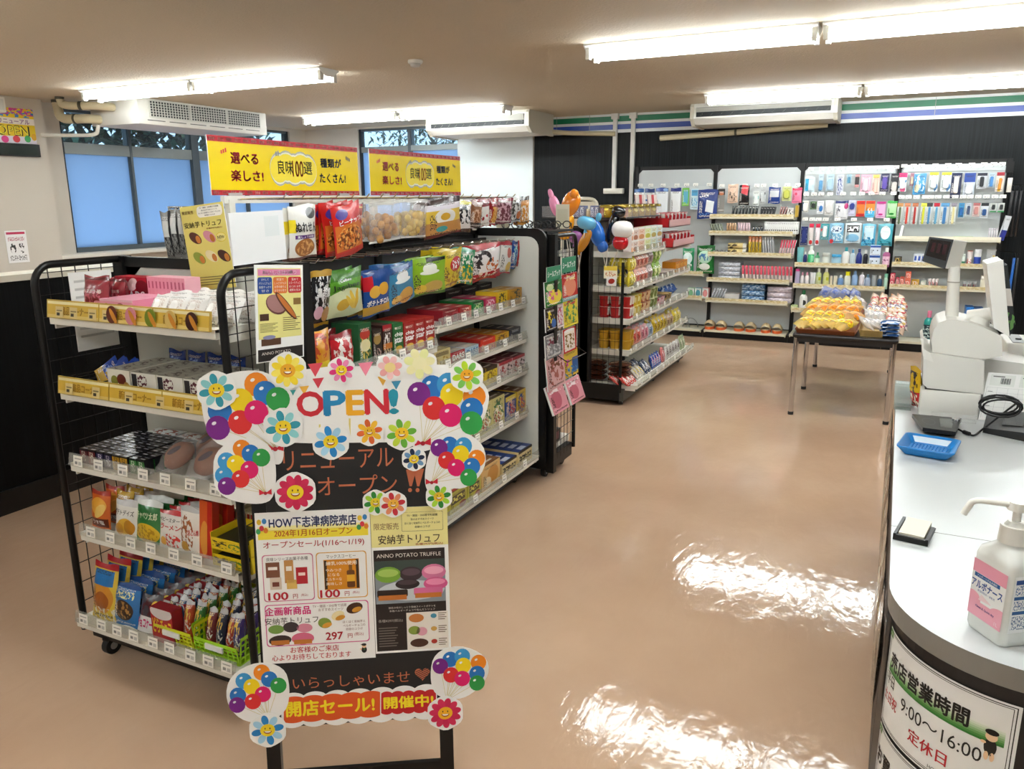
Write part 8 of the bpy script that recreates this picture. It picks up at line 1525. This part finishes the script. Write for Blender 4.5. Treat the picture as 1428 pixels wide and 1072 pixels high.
mb = MB(); plate(mb, inset(.012) + [(XE, YFR + .012), (XE, SEAM - .004), (XL + .012, SEAM - .004)], .06, HC - .04, 0); wpart('body', mb, M_BODY, T_C1)
mb = MB(); plate(mb, inset(.04) + [(XE, YFR + .04), (XE, SEAM - .004), (XL + .04, SEAM - .004)], 0, .06, 0); wpart('plinth', mb, BLACK, T_C1)
T_C2 = thing('service_counter', 'long white topped counter carrying the cash register', 'counter', (.6, 2.7, 0))
mb = MB(); mb.box(XL, XE, SEAM + .0012, YE, HC - .04, HC, 1, top=0); wpart('worktop', mb, [M_TOP, M_EDGE], T_C2)
mb = MB(); mb.box(XL + .012, XE, SEAM + .004, YE, .06, HC - .04); wpart('body', mb, M_BODY, T_C2)
mb = MB(); mb.box(XL + .04, XE, SEAM + .004, YE, 0, .06); wpart('plinth', mb, BLACK, T_C2)
# signs bent round the corner
RS = RC - .0105
def CY(a, b, h): t = PI + a / RS; return (cx + (RS + h) * math.cos(t), cy + (RS + h) * math.sin(t), b)
def curved(s0, s1, z0, z1, paint, label, nm):
    n = 18; mb = MB(); rows = [[CY(s0 + (s1 - s0) * i / n, z, h) for i in range(n + 1)] for z, h in ((z0, .001), (z1, .001))]
    mb.rings(rows, 0, False, False, True, False)
    o = wpart(nm, mb, mat('#eef0ee', .35), T_C1, label=label); W_, H_ = s1 - s0, z1 - z0; pb = MB(); ms = []
    def mi(c):
        m = mat(c, .45) if isinstance(c, str) else c
        if m not in ms: ms.append(m)
        return ms.index(m)
    def rect(u0, v0, u1, v1, c, lv=1):
        k = max(1, int((u1 - u0) * 18)); pb.rings([[CY(s0 + (u0 + (u1 - u0) * i / k) * W_, z1 - v * H_, .001 + .0002 * lv) for i in range(k + 1)] for v in (v1, v0)], mi(c), False, False, True, False)
    def text(s, u, v, hf, c, wf=None, bold=.03, lv=3): pb.text(s, lambda a, b, q: CY(a, b, .001 + .0002 * lv), s0 + u * W_, z1 - v * H_, hf * H_, mi(c), bold, width=wf * W_ if wf else None)
    def blobc(u, v, rx, ry, c, lv=3): pb.add([CY(s0 + p[0], z1 + p[1], .001 + .0002 * lv) for p in ell(u * W_, -v * H_, rx, ry, 14)], [tuple(range(14))], mi(c))
    for e, t in ((.018, .006), (.036, .004)):
        for q in ((e, e, 1 - e, e + t * 1.4), (e, 1 - e - t * 1.4, 1 - e, 1 - e), (e, e, e + t, 1 - e), (1 - e - t, e, 1 - e, 1 - e)): rect(*q, '#1c241c')
    rect(.0, .012, .07, .085, '#4a8a3a', 2); text('HOW', .036, .05, .035, '#c8d8b8', .05, .02)
    paint(rect, text, blobc); pb.build('print', ms, o)
G5 = ['#eef4ea', '#d8e8d0', '#b0d0a4', '#7ab070', '#3a8a3a']
def hours(rect, text, blobc):
    for i in range(8): rect(.06, .25 + .02 * i, .94, .272 + .02 * i, ['#eef2ec', '#e2ecdc', '#cfe2c6', '#b4d2a8', '#94c086', '#70aa62', '#4e9442', '#2f8030'][i], 1)
    text('売店営業時間', .42, .27, .17, '#121412', .66, .05, 4)
    text('平日', .115, .48, .12, '#1a1c1a', .12); text('土日祝', .135, .66, .12, '#c0202c', .2, .03)
    text('9:00〜16:00', .56, .56, .13, '#1a1c1a', .56, .01); text('定休日', .52, .77, .13, '#c0202c', .28, .03); text('HOW国立下志津病院売店', .74, .925, .05, '#2a2c2a', .38, .01)
    for du, dv, rx, ry, c, lv in ((0, .1, .0135, .024, '#1a1a18', 3), (0, -.03, .013, .013, '#ecc8a0', 4), (0, -.085, .0145, .008, '#15150f', 5), (-.05, .06, .006, .004, '#ecc8a0', 4), (-.02, .22, .005, .012, '#ecc8a0', 3), (.02, .22, .005, .012, '#ecc8a0', 3)): blobc(.875 + du * .75, .37 + dv * .75, rx * .72, ry * .72, c, lv)
def second(rect, text, blobc): text('お買', .14, .3, .17, '#121412', .22, .05, 4)
sw_ = .292; s0 = .035
curved(s0, s0 + sw_, HC - .072 - .205, HC - .072, hours, 'white opening hours sign with a green band', 'hours_sign')
curved(s0, s0 + sw_, HC - .072 - .205 - .218, HC - .072 - .213, second, 'second sign below the opening hours', 'lower_sign')
# snacks hung along the counter's left side
for k, c, c2 in ((0, '#8a8070', '#3a3430'), (1, '#c0b8a4', '#7a4a3c'), (2, '#4a443c', '#a89a70')): kind('side_pack%d' % k, 'hanging_snack', 'snack pack', 'small snack pack', K_pouch(pm(c, [('n', .5, .5, .44, .4, c2, 5)], .2)))
for i in range(9):
    y = 1.66 + .2 * i; put('side_pack%d' % (i * 2 % 3), (XL - .006, y, HC - .30), .13, .016, .24, 'small snack pack hung on the aisle side of the counter, %s from front' % ORD[i], -PI / 2, 0, 0, 'snack packs on the side of the counter')
# coin tray
zr = HC + .028; q = [mz(1251, 621, zr), mz(1335, 636, zr), mz(1337, 613, zr), mz(1262, 603, zr)]; c_ = sum(q, Vector()) / 4; ex = ((q[1] - q[0]) + (q[2] - q[3])).normalized(); ey = Vector((0, 0, 1)).cross(ex); hw = ((q[1] - q[0]).length + (q[2] - q[3]).length) / 4; hd = ((q[3] - q[0]).length + (q[2] - q[1]).length) / 4
t = thing('coin_tray', 'blue plastic coin tray on the white counter', 'tray', (c_.x, c_.y, HC)); mb = MB()
def ringt(k, z, r, kk=1.0): return [c_ * 1 + ex * a * kk + ey * b * kk + Vector((0, 0, z - c_.z)) for a, b in rrect(-hw * k, hw * k, -hd * k, hd * k, r, 5)]
mb.rings([ringt(.74, HC + .001, .012), ringt(1.0, HC + .026, .016), ringt(1.0, HC + .030, .016), ringt(.955, HC + .030, .014), ringt(.72, HC + .005, .01)], 0, True, True); o = wpart('dish', mb, mat('#1f7fc8', .3), t)
mb = MB()
for i in range(11):
    for j in range(7): a, b = -hw * .6 + hw * 1.2 * i / 10, -hd * .55 + hd * 1.1 * j / 6; p = c_ + ex * a + ey * b; mb.cyl((p.x, p.y, HC + .005), (p.x, p.y, HC + .0085), .0022, n=6, r1=.001)
mb.build('pimple_mat', mat('#1a70b8', .45), o)
mb = MB(); v = [c_ + ex * a + ey * b + Vector((0, 0, z - c_.z)) for a, b, z in ((-hw * .6, hd * .74, HC + .009), (hw * .55, hd * .74, HC + .009), (hw * .7, hd * .93, HC + .027), (-hw * .76, hd * .93, HC + .027))]; mb.add(v, [(0, 1, 2, 3)]); mb.build('paper_strip', mat('#c8d8e4', .3), o)
# payment reader
zr = HC + .03; q = [mz(1287, 596, zr), mz(1333, 602, zr), mz(1341, 583, zr), mz(1272, 577, zr)]; b_ = [mz(1290, 603, HC + .001), mz(1332, 607, HC + .001), mz(1336, 592, HC + .001), mz(1280, 588, HC + .001)]
t = thing('payment_reader', 'flat black contactless payment reader in front of the register', 'card reader', (sum(q, Vector()) / 4).xy.to_3d() + Vector((0, 0, HC)))
mb = MB(); u_ = [p - Vector((0, 0, .012)) for p in q]; mb.rings([b_, u_, q], 0, True, True, False); o = wpart('body', mb, mat('#17181a', .3), t)
def onq(u, v, dz=.0006): return q[0].lerp(q[1], u).lerp(q[3].lerp(q[2], u), v) + Vector((0, 0, dz))
mb = MB(); mb.add([onq(.55, .2), onq(.86, .2), onq(.86, .85), onq(.55, .85)], [(0, 1, 2, 3)]); mb.build('screen', mat('#4a5250', .15), o)
mb = MB(); rg = [[onq(.28 + r * math.cos(a), .5 + r * 1.5 * math.sin(a)) for a in [2 * PI * i / 20 for i in range(20)]] for r in (.16, .145)]; mb.rings(rg, 0, False, False, False); mb.build('touch_ring', mat('#5a5c60', .4), o)
p = onq(.9, .75); mb = MB(); mb.cyl(p, p + Vector((0, 0, .008)), .012, n=14); mb.build('dial', CHROME, o)
# square pad in its black holder
q = [mz(1249, 752, HC), mz(1298, 763, HC), mz(1300, 740, HC), mz(1255, 727, HC)]; c_ = sum(q, Vector()) / 4; ex = (q[1] - q[0]).normalized(); ey = Vector((0, 0, 1)).cross(ex)
t = thing('stamp_pad', 'cream square pad in a black corner holder on the counter seam', 'stamp pad', (c_.x, c_.y, HC)); loc = lambda a, b, z: c_ + ex * a + ey * b + Vector((0, 0, z))
def lbox(x0, x1, y0, y1, z0, z1): mb = MB(); mb.box(x0, x1, y0, y1, z0, z1); return xf(mb, loc)
hw = (q[1] - q[0]).length / 2; hd = (q[3] - q[0]).length / 2
mb = MB(); mb.box(-hw, hw, -hd, hd, .001, .004); mb.box(-hw, -hw + .006, -hd, hd, .004, .016); mb.box(hw - .006, hw, -hd, hd * .5, .004, .016); mb.box(-hw, hw, -hd, -hd + .006, .004, .014); wpart('holder', xf(mb, loc), BLACK, t)
wpart('pad', lbox(-hw + .009, hw - .010, -hd + .010, hd, .004, .017), mat('#e4dfcc', .6), t)
# sanitizer bottle
p0, p1 = mz(1343, 868, HC), mz(1395, 905, HC); ex = (p1 - p0).normalized(); W_ = (p1 - p0).length; ey = Vector((0, 0, 1)).cross(ex); D_ = W_ * .82; c_ = (p0 + p1) / 2 + ey * D_ / 2; loc = lambda a, b, z: c_ + ex * a + ey * b + Vector((0, 0, z))
t = thing('sanitizer_bottle', 'white pump bottle of hand sanitizer with pink label at the right edge', 'bottle', (c_.x, c_.y, HC))
def br(w, d, z, r): return [loc(a, b, z) for a, b in rrect(-w / 2, w / 2, -d / 2, d / 2, r, 4)]
M_BT = mat('#dfe2de', .25, name='milky_plastic'); hB = .165
mb = MB(); mb.rings([br(W_ * .93, D_ * .93, .001, .012), br(W_, D_, .008, .014), br(W_, D_, hB * .86, .014), br(W_ * .93, D_ * .93, hB * .94, .016), br(W_ * .45, D_ * .55, hB + .008, .018), br(W_ * .40, D_ * .5, hB + .012, .018)], 0); wpart('bottle', mb, M_BT, t)
fL = lambda a, b, q: loc(a, -D_ / 2 - .0005 - q, b)
mb = MB(); x0, x1, z0, z1 = -W_ / 2 + .006, W_ / 2 - .006, .028, hB * .80
mb.flat([(x0, z0), (x1, z0), (x1, z1), (x0, z1)], fL, 0, 0)
def tl(s, u, v, hf, c, wf=None, bold=.03, rot=0):
    m = mat(c, .4)
    if m not in lm: lm.append(m)
    mb.text(s, fL, x0 + u * (x1 - x0), z0 + v * (z1 - z0), hf * (z1 - z0), lm.index(m), bold, width=wf * (x1 - x0) if wf else None, hh=.0004, rot=rot)
lm = [pm('#eef0ee', [('r', .5, .89, .5, .12, '#eaa0b4'), ('r', .5, .14, .5, .14, '#eea8ba'), ('e', .1, .3, .24, .13, '#eea8ba'), ('e', .95, .2, .35, .16, '#eea8ba'), ('r', .45, .73, .38, .035, '#1c5a9a')], .4)]
tl('アルボナース', .48, .585, .14, '#1c4a94', .92, .05); tl('アルボース手指消毒剤', .45, .73, .04, '#f0f4f4', .6, .0); tl('保湿剤配合・速乾性', .48, .475, .04, '#1c4a94', .52, 0); tl('Clean & Quick dry', .5, .19, .05, '#3a3a8a', .56, .02); tl('1L', .86, .08, .06, '#f6d8e0', .1, .02)
for i, a in enumerate((-.1, .1, .3, .5)): mb.add([fL(x0 + (.28 + .34 * math.cos(a) * s + .02 * i) * (x1 - x0), z0 + (.34 + .03 * i - .16 * math.sin(a) * s - w_) * (z1 - z0), .0003) for s, w_ in ((0, 0), (1, 0), (1, .02), (0, .025))], [(0, 1, 2, 3)], len(lm))
lm.append(mat('#f4d8dc', .5)); wpart('front_label', mb, lm, t)
fR = lambda a, b, q: loc(W_ / 2 + .0005 + q, a, b); mb = MB(); mb.flat([(-D_ / 2 + .008, z0), (D_ / 2 - .008, z0), (D_ / 2 - .008, z1), (-D_ / 2 + .008, z1)], fR, 0, 0)
wpart('side_label', mb, [pm('#eef0f0', [('r', .5, .9, .44, .04, '#1c4a94'), ('r', .5, .62, .44, .03, '#1c5a9a'), ('r', .5, .36, .44, .03, '#1c5a9a'), ('m', .5, .76, .42, .09, '#5a7aa8', 26), ('m', .5, .49, .42, .08, '#5a7aa8', 26), ('m', .5, .18, .42, .12, '#6a80a0', 26)], .4)], t)
def cylz(nm, z0, z1, r0, r1=None, root=None, m=WHITE, n=24): mb = MB(); mb.cyl(loc(0, 0, z0), loc(0, 0, z1), r0, r1=r1, n=n); return wpart(nm, mb, m, root) if root is t else mb.build(nm, m, root)
M_PW = mat('#e6e6e0', .35); cap = cylz('collar', hB + .010, hB + .040, .024, .0225, t, M_PW); cylz('collar_ring', hB + .040, hB + .047, .017, .012, cap, M_PW); cylz('stem', hB + .047, hB + .068, .0068, .0068, cap, M_PW)
hd_ = loc(0, 0, hB + .068); tip = Vector(my(1350, 702, c_.y)); tip = Vector((tip.x, c_.y - .01, hd_.z + .006)); mb = MB(); mb.cyl(hd_, hd_ + Vector((0, 0, .014)), .017, r1=.015, n=22); d = (tip - hd_); d.z = 0; d.normalize()
mb.tube(smooth_path([hd_ + Vector((0, 0, .008)), hd_ + d * .068 + Vector((0, 0, .010)), hd_ + d * .08 + Vector((0, 0, -.018))], .25), .0055, n=10); wpart('pump_head', mb, M_PW, t)
# cash register
YR = mz(1281, 578, HC).y; M_POS = mat('#dcdad3', .4, name='register_plastic'); g = lambda x, y, Y=None: my(x, y, YR if Y is None else Y)
t = thing('cash_register', 'white cash register with pole display on the counter', 'cash register', (.2, YR + .15, HC))
def pz(nm, px, y0, y1, m=M_POS, parent=None, mside=None, bevel=0):
    pts = [(g(x, y, y0).x, max(HC + .001, g(x, y, y0).z)) for x, y in px]; mb = MB(); mb.prism(pts, y0, y1, 0, 1); o = wpart(nm, mb, [m, mside or m], t) if parent is None else mb.build(nm, [m, mside or m], parent)
    if bevel: md = o.modifiers.new('b', 'BEVEL'); md.width = bevel; md.segments = 3; md.limit_method = 'ANGLE'; md.angle_limit = .6
    return o
zd = HC
dL, dR, dz_ = g(1281, 570).x, g(1366, 570).x, g(1320, 546).z
mb = MB(); mb.bbox(dL, dR, YR, YR + .30, HC, dz_, .008); wpart('coin_drawer', mb, M_POS, t)
mb = MB(); mb.box(dL + .012, dR, YR + .01, YR + .28, dz_, dz_ + .004); wpart('shadow_gap', mb, mat('#2a2a28', .6), t)
bL, bR, bz = g(1289, 520).x, g(1372, 520).x, g(1320, 497).z
pz('main_body', [(1287, 535), (1293, 541), (1372, 550), (1373, 503), (1297, 492), (1288, 486)], YR + .004, YR + .30, bevel=.006)
pz('rear_base', [(1368, 600), (1436, 612), (1436, 508), (1368, 499)], YR + .10, YR + .30, bevel=.004)
pz('side_pocket', [(1288, 486), (1297, 492), (1302, 505), (1288, 500), (1284, 474), (1288, 470)], YR, YR + .20, mat('#e4e2dc', .4))
pz('printer_cover', [(1300, 491), (1299, 472), (1302, 460), (1309, 450), (1320, 446), (1335, 446), (1352, 450), (1370, 456), (1388, 464), (1397, 469), (1398, 496), (1372, 501)], YR + .02, YR + .26, bevel=.007)
pb_, pt_ = g(1327, 446, YR + .13), g(1331, 372, YR + .13); mb = MB(); mb.cyl(pb_, pt_, .021, r1=.0185, n=20); pole = wpart('pole', mb, M_POS, t)
mb = MB(); k = pb_.lerp(pt_, .72); mb.cyl(k - Vector((0, 0, .002)), k + Vector((0, 0, .002)), .0205, n=20); mb.build('seam', mat('#9a988f', .5), pole)
Yd = YR + .10; fq = [g(1286, 364, Yd), g(1318, 375, Yd), g(1330, 334, Yd), g(1296, 330, Yd)]; dv = Vector((.045, .06, -.008)); bq = [p + dv for p in fq]
mb = MB(); mb.rings([fq, bq], 0, True, True, False); mb.f = [tuple(reversed(f)) for f in mb.f]; dsp = wpart('customer_display', mb, M_POS, t); md = dsp.modifiers.new('b', 'BEVEL'); md.width = .006; md.segments = 3
nrm = (fq[1] - fq[0]).cross(fq[3] - fq[0]).normalized(); cc = sum(fq, Vector()) / 4
nrm = nrm if nrm.y < 0 else -nrm
mb = MB(); v = [cc + (p - cc) * 1.0 + nrm * .002 for p in fq]; v2 = [p - nrm * .006 for p in v]; mb.add(v + v2, [(0, 1, 2, 3), (1, 0, 4, 5), (2, 1, 5, 6), (3, 2, 6, 7), (0, 3, 7, 4)]); mb.build('dark_face', mat('#33383c', .3), dsp)
def dq(u, v, h=.003): return fq[3].lerp(fq[2], u).lerp(fq[0].lerp(fq[1], u), v) + nrm * h
mb = MB(); mb.add([dq(.07, .08), dq(.07, .74), dq(.93, .74), dq(.93, .08)], [(0, 1, 2, 3)]); mb.build('screen', mat('#1c1618', .08), dsp)
mb = MB()
for i in range(3): mb.add([dq(.2 + .24 * i, .2, .0034), dq(.2 + .24 * i, .55, .0034), dq(.34 + .24 * i, .55, .0034), dq(.34 + .24 * i, .2, .0034)], [(0, 1, 2, 3)])
mb.build('digits', mat('#3a1c22', .2), dsp)
Ym = YR + .02
mon = pz('operator_monitor', [(1376, 368), (1399, 362), (1408, 470), (1386, 457)], Ym, Ym + .17, mat('#e2e0da', .4), bevel=.005)
pz('screen_edge', [(1398, 371), (1405, 369), (1416, 452), (1408, 469)], Ym + .006, Ym + .165, pm('#2a2e30', [('r', .5, .55, .5, .12, '#c8c0b8'), ('n', .5, .2, .5, .14, '#5a8a4a', 4)], .12), mon)
mb = MB(); a = g(1350, 441, Ym + .10); b = g(1386, 437, Ym + .08); mb.cyl(a, b, .022, n=20); wpart('monitor_arm', mb, M_POS, t)
mb = MB(); a = g(1361, 472, Ym + .10); mb.lathe([(.036, 0), (.036, .05), (.034, .075), (.026, .092), (.012, .098)], a, 22); wpart('monitor_base', mb, M_POS, t)
# papers, terminal and cable beside the register
def paintP(Q):
    for i in range(2):
        Q.rect(.06 + .5 * i, .03, .48 + .5 * i, .26, '#e6e9e4', 1)
        for j in range(12): Q.rect(.24 + .5 * i + .014 * j, .1, .246 + .5 * i + .014 * j + .003 * (j % 3), .22, '#3a3c3a', 2)
        Q.rect(.1 + .5 * i, .06, .3 + .5 * i, .08, '#6a6c6a', 2)
    for i in range(6): Q.rect(.03, .3 + .1 * i, .97, .303 + .1 * i, '#a8acac'); Q.rect(.03 + .18 * i, .3, .033 + .18 * i, .95, '#a8acac')
    for i in range(5): Q.rect(.06, .38 + .1 * i, .14, .39 + .1 * i, '#5a5c5a')
Yp = YR + .005; a, b, c = g(1363, 592, Yp), g(1440, 604, Yp), g(1376, 501, Yp)
sheet3('price_sheet', Vector((a.x, Yp, max(a.z, HC + .002))), Vector((1, 0, 0)), Vector((.08, .12, 1)).normalized(), .17, .165, 'white barcode price sheet leaning against the register', 'paper', paintP, PAPER)
t = thing('payment_terminal', 'black handheld payment terminal lying at the right edge of the counter', 'card terminal', mz(1400, 600, HC)); a, b, c, d = mz(1370, 603, HC + .001), mz(1440, 618, HC + .001), mz(1452, 585, HC + .001), mz(1376, 584, HC + .001)
up = lambda p, h: p + Vector((0, 0, h)); mb = MB(); mb.rings([[a, b, c, d], [up(a, .016), up(b, .03), up(c, .05), up(d, .03)]], 0, True, True, False); o = wpart('body', mb, mat('#141516', .35), t); md = o.modifiers.new('b', 'BEVEL'); md.width = .006; md.segments = 2
tq = [up(a, .0165), up(b, .0305), up(c, .0505), up(d, .0305)]; onT = lambda u, v: tq[0].lerp(tq[1], u).lerp(tq[3].lerp(tq[2], u), v) + Vector((0, 0, .002)); mb = MB(); mb.add([onT(.35, .2), onT(.75, .2), onT(.75, .85), onT(.35, .85)], [(0, 1, 2, 3)]); mb.build('screen', mat('#20262a', .1), o)
t = thing('power_cable', 'coiled black cable behind the payment terminal', 'cable', mz(1395, 590, HC)); yc = mz(1396, 606, HC).y; cc = my(1396, 566, yc); mb = MB(); P = []
for i in range(90):
    a = i * .36; r = .055 + .007 * math.sin(i * .31); P.append(cc + Vector((r * math.cos(a), .02 * math.sin(i * .23), r * .52 * math.sin(a + .1 * math.sin(i * .2)))))
mb.tube(P, .0032, n=6); e = mz(1345, 603, HC + .006); mb.tube(smooth_path([P[-1], mz(1368, 600, HC + .004), mz(1358, 608, HC + .005), e, mz(1334, 597, HC + .012)]), .0032, n=6); wpart('cord', mb, mat('#121214', .4), t)
mb = MB(); mb.cyl(mz(1352, 605, HC + .007), mz(1344, 602, HC + .007), .0065, n=10); wpart('cable_bead', mb, RUBBER, t)
t = thing('acrylic_stand', 'low clear acrylic stand at the foot of the register', 'acrylic stand', (.2, YR - .03, HC)); a, b = mz(1300, 600, HC), mz(1366, 606, HC); mb = MB(); mb.box(a.x, b.x, YR - .05, YR - .047, HC, HC + .028); mb.box(a.x, b.x, YR - .05, YR - .005, HC, HC + .003); wpart('plate', mb, CLEAR, t)
kind('tall_snack', 'snack_bag', 'snack bag', '', K_pouch(pm('#d8b020', [('r', .5, .2, .5, .22, '#c82a2a'), ('m', .5, .6, .4, .3, '#2a2418', 5), ('m', .5, .2, .4, .16, '#f0d8c0', 5)], .25)))
p = mz(1272, 560, HC); put('tall_snack', (p.x + .012, YR + .10, HC + .002), .085, .03, .15, 'red and yellow snack bag leaning on the left of the register', -1.2, .12)
t = thing('clear_sheet_stack', 'stack of clear plastic sheets at the aisle edge of the counter', 'plastic sheets', (XL + .02, YR + .2, HC)); 
for i in range(3): mb = MB(); mb.box(XL - .006, XL + .05, YR + .04, YR + .42, HC + .001 + .012 * i, HC + .004 + .012 * i); wpart('sheet', mb, clear('#eef2f0', .25), t)
t = thing('label_printer', 'white label printer with a grey slot at the right edge behind the register', 'printer', (.42, YR + .3, HC)); x0 = g(1402, 490, YR + .30).x; z1 = g(1410, 478, YR + .30).z
mb = MB(); mb.bbox(x0, x0 + .2, YR + .30, YR + .52, HC, z1, .01); o = wpart('case', mb, M_POS, t); mb = MB(); mb.box(x0 + .02, x0 + .06, YR + .31, YR + .5, z1, z1 + .002); mb.build('slot', mat('#8a8c8c', .4), o); mb = MB(); mb.cyl((x0 + .045, YR + .38, z1 + .002), (x0 + .045, YR + .38, z1 + .006), .01, n=14); mb.build('button', RUBBER, o)
dupes = {k: v for k, v in USED.items() if v > 1}
if dupes: print('DUPLICATE LABELS', len(dupes), list(dupes.items())[:12])
long_ = [o['label'] for o in sc.objects if o.parent is None and 'label' in o and not 4 <= len(o['label'].replace(',', ' ').split()) <= 16]
if long_: print('LABEL LENGTH', len(long_), long_[:70])
print('OBJECTS', len(sc.objects), 'top', len([o for o in sc.objects if o.parent is None]))
